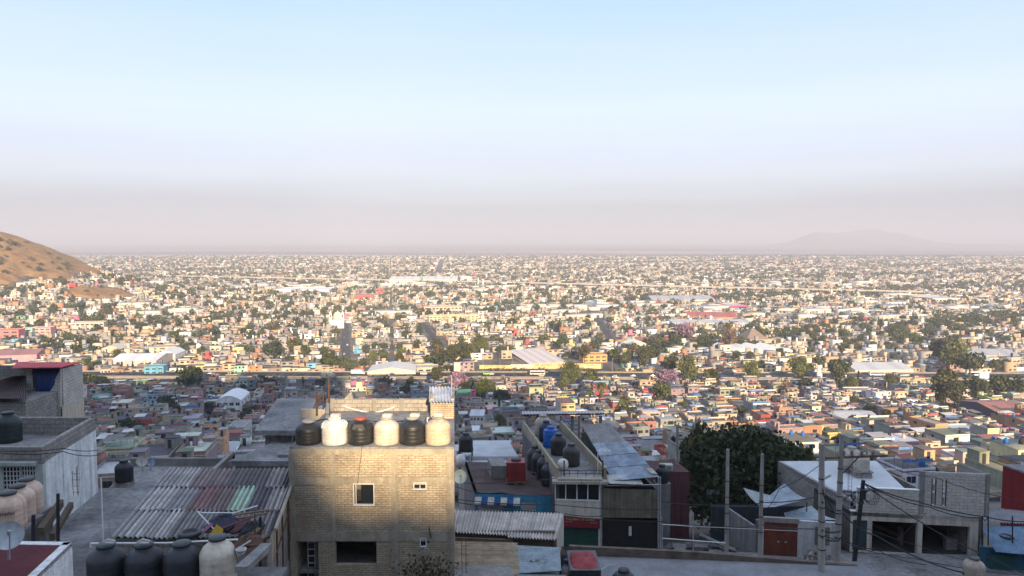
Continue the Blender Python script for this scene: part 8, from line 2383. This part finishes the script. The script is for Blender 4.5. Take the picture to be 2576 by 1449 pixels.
wires = [
 ('heavy cable slung from the thick pole down to the lower right', [at(2068, 1262, 38.8), at(2120, 1290, 40.1), at(2200, 1345, 41), at(2420, 1440, 41.5), at(2500, 1472, 41)], .03, .25),
 ('cable slung from the leaning pole top across the garage to the right edge', [at(2174, 1216, 42.1), at(2310, 1262, 44), at(2480, 1300, 45.5), at(2600, 1312, 45)], .028, .12),
 ('second cable slung from the leaning pole across the block wall', [at(2176, 1218, 42.1), at(2340, 1276, 44.5), at(2472, 1302, 45.5), at(2486, 1300, 44.9)], .022, .2),
 ('long taut wire crossing the garage front diagonally to lower right', [at(2178, 1222, 42.1), at(2316, 1313, 44.0), at(2400, 1360, 43), at(2600, 1452, 41)], .024, .05),
 ('wire from the crossarm descending over the block parapet to right', [at(2190, 1150, 40.3), at(2350, 1200, 43), at(2600, 1260, 44)], .014, .25),
 ('wire from the crossarm left end descending past the block house', [at(2085, 1150, 40.2), at(1960, 1230, 44), at(1925, 1282, 45.2)], .014, .2),
 ('horizontal wire over the lot from the grey pole to the tin roof house', [at(1664, 1262, 46.1), at(1829, 1268, 46.2), at(1916, 1264, 45.3), at(2066, 1247, 39)], .022, .12),
 ('thick cable along the street front between shop and gate', [at(1400, 1296, 46.3), at(1660, 1312, 45.9), at(1830, 1325, 46.2), at(1916, 1320, 45.3), at(2066, 1330, 38.9)], .02, .1),
 ('upper cable crossing the tan panel and cream shop front', [at(1140, 1255, 38), at(1400, 1270, 45.5), at(1660, 1282, 45.9)], .018, .1),
 ('lower cable crossing the cream shop front', [at(1140, 1262, 38), at(1400, 1288, 45.5), at(1514, 1298, 45.8)], .018, .12),
 ('white wire from the brick house to the corner shop terrace', [at(1150, 1214, 40), at(1395, 1203, 46.5)], .016, .15),
 ('dark wire sagging over the brown shop roof', [at(1142, 1222, 38), at(1260, 1258 - 20, 46), at(1395, 1243, 46.4)], .014, .2),
 ('wire from the gate pole down to the green garage door', [at(2070, 1340, 38.9), at(2115, 1352, 40.1), at(2200, 1380, 43), at(2330, 1420, 43)], .018, .2),
 ('bundle of cable slung low between the two thick poles', [at(2068, 1334, 38.8), at(2114, 1336, 40.1)], .04, .1),
 ('second bundle of cable slung lower between the two thick poles', [at(2068, 1352, 38.8), at(2113, 1358, 40.1)], .035, .12),
 ('looping cable beside the thick pole', [at(2070, 1230, 38.8), at(2085, 1262, 39), at(2114, 1290, 40.1)], .02, .3),
 ('faint wire crossing the left white wall', [at(-10, 1134, 30), at(160, 1128, 31.5), at(250, 1132, 33)], .012, .08),
 ('second faint wire crossing the left white wall lower', [at(-10, 1138, 30), at(160, 1136, 31.5), at(245, 1145, 33)], .012, .1),
 ('long wire from the lower left garage pier to the right edge', [at(2118, 1365, 40.1), at(2300, 1405, 42), at(2600, 1449, 41)], .016, .15),
 ('thin wire crossing in front of both garage bays', [at(2140, 1312, 42), at(2310, 1372, 43), at(2440, 1412, 43.5)], .012, .1),
 ('thin wire rising across the left garage bay', [at(2250, 1362, 43.5), at(2300, 1318, 44), at(2330, 1290, 45)], .012, .05),
]
for lab, pts, r, sag in wires: cable('cable', lab, pts, r, sag)

# ---------- traffic
CARP = {}
def car_proto(kind, c, label, loc, rz):
    t = thing({'bus': 'bus', 'truck': 'truck', 'van': 'van'}.get(kind, 'car'), label, {'bus': 'bus', 'truck': 'truck', 'van': 'van'}.get(kind, 'car'), loc, 'traffic on the highway', rz)
    if kind == 'car':
        L, w = 2.15, .86
        sec = [(-L, .42, .62), (-L + .1, .3, .86), (-.95, .3, .95), (.9, .3, .98), (L - .15, .3, .9), (L, .42, .7)]
        m = MB()
        for (x0, a0, b0), (x1, a1, b1) in zip(sec[:-1], sec[1:]): m.prism(((x0, -w), (x1, -w), (x1, w), (x0, w)), [a0, a1, a1, a0], [b0, b1, b1, b0], c)
        m.build('body', M['car'], t, local=True)
        MB().add([(-1.0, -.78, .95), (1.35, -.78, .96), (1.35, .78, .96), (-1.0, .78, .95), (-.45, -.66, 1.40), (.8, -.66, 1.42), (.8, .66, 1.42), (-.45, .66, 1.40)], [(0, 1, 5, 4), (1, 2, 6, 5), (2, 3, 7, 6), (3, 0, 4, 7)]).build('windows', M['glass'], t, local=True)
        MB().prism(((-.47, -.67), (.82, -.67), (.82, .67), (-.47, .67)), 1.41, 1.46, c).build('roof', M['car'], t, local=True)
        ws = ((-1.3, .32), (1.3, .32)); hw = w
    elif kind == 'van':
        L, hw = 2.5, .95
        MB().prism(((-L, -hw), (L, -hw), (L, hw), (-L, hw)), .35, 1.25, c).prism(((-L, -hw), (L - .5, -hw), (L - .5, hw), (-L, hw)), 1.255, 2.1, c).build('body', M['car'], t, local=True)
        MB().prism(((-L + .2, -hw - .01), (L - .6, -hw - .01), (L - .6, hw + .01), (-L + .2, hw + .01)), 1.4, 1.95).add([(L - .5, -hw, 1.26), (L - .05, -hw, 1.26), (L - .05, hw, 1.26), (L - .5, hw, 1.26), (L - .5, -hw, 2.05), (L - .5, hw, 2.05)], [(1, 2, 5, 4), (0, 1, 4), (2, 3, 5)]).build('windows', M['glass'], t, local=True)
        ws = ((-1.6, .36), (1.6, .36))
    elif kind == 'bus':
        L, hw = 5.8, 1.25
        MB().prism(((-L, -hw), (L, -hw), (L, hw), (-L, hw)), .4, 3.1, c).prism(((-L + .3, -hw + .1), (L - .3, -hw + .1), (L - .3, hw - .1), (-L + .3, hw - .1)), 3.1, 3.25, (.6, .6, .6)).build('body', M['car'], t, local=True)
        MB().prism(((-L + .3, -hw - .02), (L - .4, -hw - .02), (L - .4, hw + .02), (-L + .3, hw + .02)), 1.5, 2.6).prism(((L - .02, -1.1), (L + .02, -1.1), (L + .02, 1.1), (L - .02, 1.1)), 1.3, 2.8).build('windows', M['glass'], t, local=True)
        ws = ((-3.6, .5), (3.8, .5))
    else:
        L, hw = 5.2, 1.25
        MB().prism(((-L, -hw), (2.9, -hw), (2.9, hw), (-L, hw)), .9, 3.5, c).build('cargo_box', M['car'], t, local=True)
        MB().prism(((3.1, -1.15), (5.2, -1.15), (5.2, 1.15), (3.1, 1.15)), .5, 1.6, c).prism(((3.1, -1.1), (4.9, -1.1), (4.9, 1.1), (3.1, 1.1)), 1.6, 2.6, c).build('cab', M['car'], t, local=True)
        MB().prism(((3.5, -1.12), (4.92, -1.12), (4.92, 1.12), (3.5, 1.12)), 1.7, 2.4).build('windows', M['glass'], t, local=True)
        MB().box(-L, 5, -.5, .5, .5, .89, (.05, .05, .05)).build('chassis', M['car'], t, local=True)
        ws = ((-3.4, .5), (-2.2, .5), (4.1, .5))
    for x, r in ws:
        for s in (-1, 1): MB().tube((x, s * (hw - .2), r), (x, s * (hw + .01), r), r, 14, (.015, .015, .015)).build('wheel', M['tank'], t, local=True)
    return t
CN = {'white': (.7, .7, .7), 'silver': (.45, .46, .48), 'black': (.02, .02, .022), 'red': (.4, .03, .03), 'blue': (.05, .15, .4), 'lime green': (.3, .55, .06), 'dark grey': (.1, .1, .11), 'cream': (.62, .55, .42)}
TRAF = [('car', 'white', 322, 0), ('car', 'silver', 338, 1), ('truck', 'white', 560, 0), ('car', 'white', 527, 3), ('car', 'silver', 541, 2), ('car', 'white', 805, 1), ('car', 'blue', 985, 3), ('truck', 'white', 900, 3), ('car', 'white', 922, 1), ('van', 'white', 733, 0), ('car', 'white', 1012, 3), ('car', 'dark grey', 1030, 2), ('van', 'white', 1066, 3), ('car', 'black', 1110, 3), ('van', 'lime green', 1224, 3), ('car', 'white', 1236, 3), ('bus', 'cream', 1352, 3), ('bus', 'blue', 1428, 3), ('car', 'red', 1330, 1), ('car', 'silver', 1362, 2), ('car', 'white', 1540, 1), ('car', 'silver', 1592, 2), ('car', 'white', 1606, 1), ('car', 'dark grey', 1290, 1), ('car', 'cream', 1640, 2), ('car', 'white', 1815, 1), ('car', 'silver', 1852, 3), ('van', 'white', 1880, 3), ('truck', 'white', 2106, 2), ('car', 'white', 2035, 1), ('van', 'white', 1985, 1), ('car', 'silver', 1930, 2), ('bus', 'white', 2200, 3), ('car', 'red', 2310, 2), ('car', 'white', 2265, 1), ('car', 'black', 2130, 3), ('bus', 'white', 2440, 3), ('car', 'silver', 2500, 2), ('van', 'white', 1700, 3), ('car', 'blue', 1200, 1)]
LANES = (HWY0 + 3, HWY0 + 10, HWY0 + 31, HWY0 + 38)
SPK = [(345, 'the first highway pole'), ]
def nearest_name(px):
    marks = [(300, 'the left end of the highway'), (478, 'the large dark round tree'), (668, 'the dark tree by the vaulted warehouse'), (868, 'the broad dark street'), (1101, 'the rust red mast'), (1150, 'the sign gantry'), (1290, 'the lettered wall left part'), (1434, 'the weeping tree'), (1500, 'the lettered wall right end'), (1730, 'the broad dense tree'), (1890, 'the dense tree left of the billboard'), (2062, 'the tall blue billboard'), (2220, 'the grey-roofed depot'), (2380, 'the tall eucalyptus'), (2476, 'the wide billboard')]
    m = min(marks, key=lambda q: abs(q[0] - px)); return ('just left of ' if px < m[0] else 'just right of ') + m[1]
usedl = {}
for kd, cn, px, ln in TRAF:
    Y = LANES[ln]; X = Xat(px, 955, Y); yy = hwy(X, Y)
    side = 'near lanes' if ln < 2 else 'far lanes'
    lab = '%s %s on the %s, %s' % (cn, kd, side, nearest_name(px))
    if kd == 'truck': lab = '%s box truck on the %s, %s' % (cn, side, nearest_name(px))
    i = usedl.get(lab, 0); usedl[lab] = i + 1
    if i: lab = 'second ' + lab
    rz = math.pi if ln < 2 else 0.0
    key = (kd, cn)
    loc = (X, yy, -104.2)
    if key in CARP: dup(CARP[key], loc, rz, lab)
    else: CARP[key] = car_proto(kd, CN[cn], lab, loc, rz)
# a parked white car beside the brick house
wc = car_proto('car', (.6, .6, .62), 'white car parked in the gap right of the brick house', (at(1146, 1225, 46).x - .2, 46.5, gz1(-3.4, 46) + .02), math.pi / 2 + .1); wc['group'] = 'parked cars'
del wc['group']
# parked cars in the broad street
X0, Y0, X1, Y1, _ = STREETS[0]
for i, (f, s, cn) in enumerate(((.92, 1.6, 'white'), (.8, -1.8, 'silver'), (.62, 1.5, 'white'), (.45, -1.7, 'dark grey'), (.97, -1.9, 'dark grey'))):
    x, y = X0 + (X1 - X0) * f + s, Y0 + (Y1 - Y0) * f
    k = ('car', cn)
    lab = ('white car at the mouth of the broad dark street', 'silver car in the lower third of the broad dark street', 'white car midway up the broad dark street', 'dark grey car high up the broad dark street', 'dark grey car at the mouth of the broad dark street')[i]
    o = dup(CARP[k], (x, y, gz1(x, y) + .03), math.pi / 2 + .2, lab, 'cars in the broad dark street')
for i, (x0, y0, x1, y1, w) in enumerate(STREETS):
    m = MB(); n = 24
    e = Vector((x1 - x0, y1 - y0)).normalized(); nn = Vector((e.y, -e.x)) * w / 2
    for k in range(n):
        A = Vector((x0, y0)).lerp(Vector((x1, y1)), k / n); B_ = Vector((x0, y0)).lerp(Vector((x1, y1)), (k + 1) / n)
        q = [(A.x - nn.x, A.y - nn.y), (B_.x - nn.x, B_.y - nn.y), (B_.x + nn.x, B_.y + nn.y), (A.x + nn.x, A.y + nn.y)]
        m.add([(p[0], p[1], gz1(*p) + .05) for p in q], [(0, 1, 2, 3)], (.05, .05, .055))
    o = m.build('street', M['asphalt']); tag(o, None, None, None, 'structure')
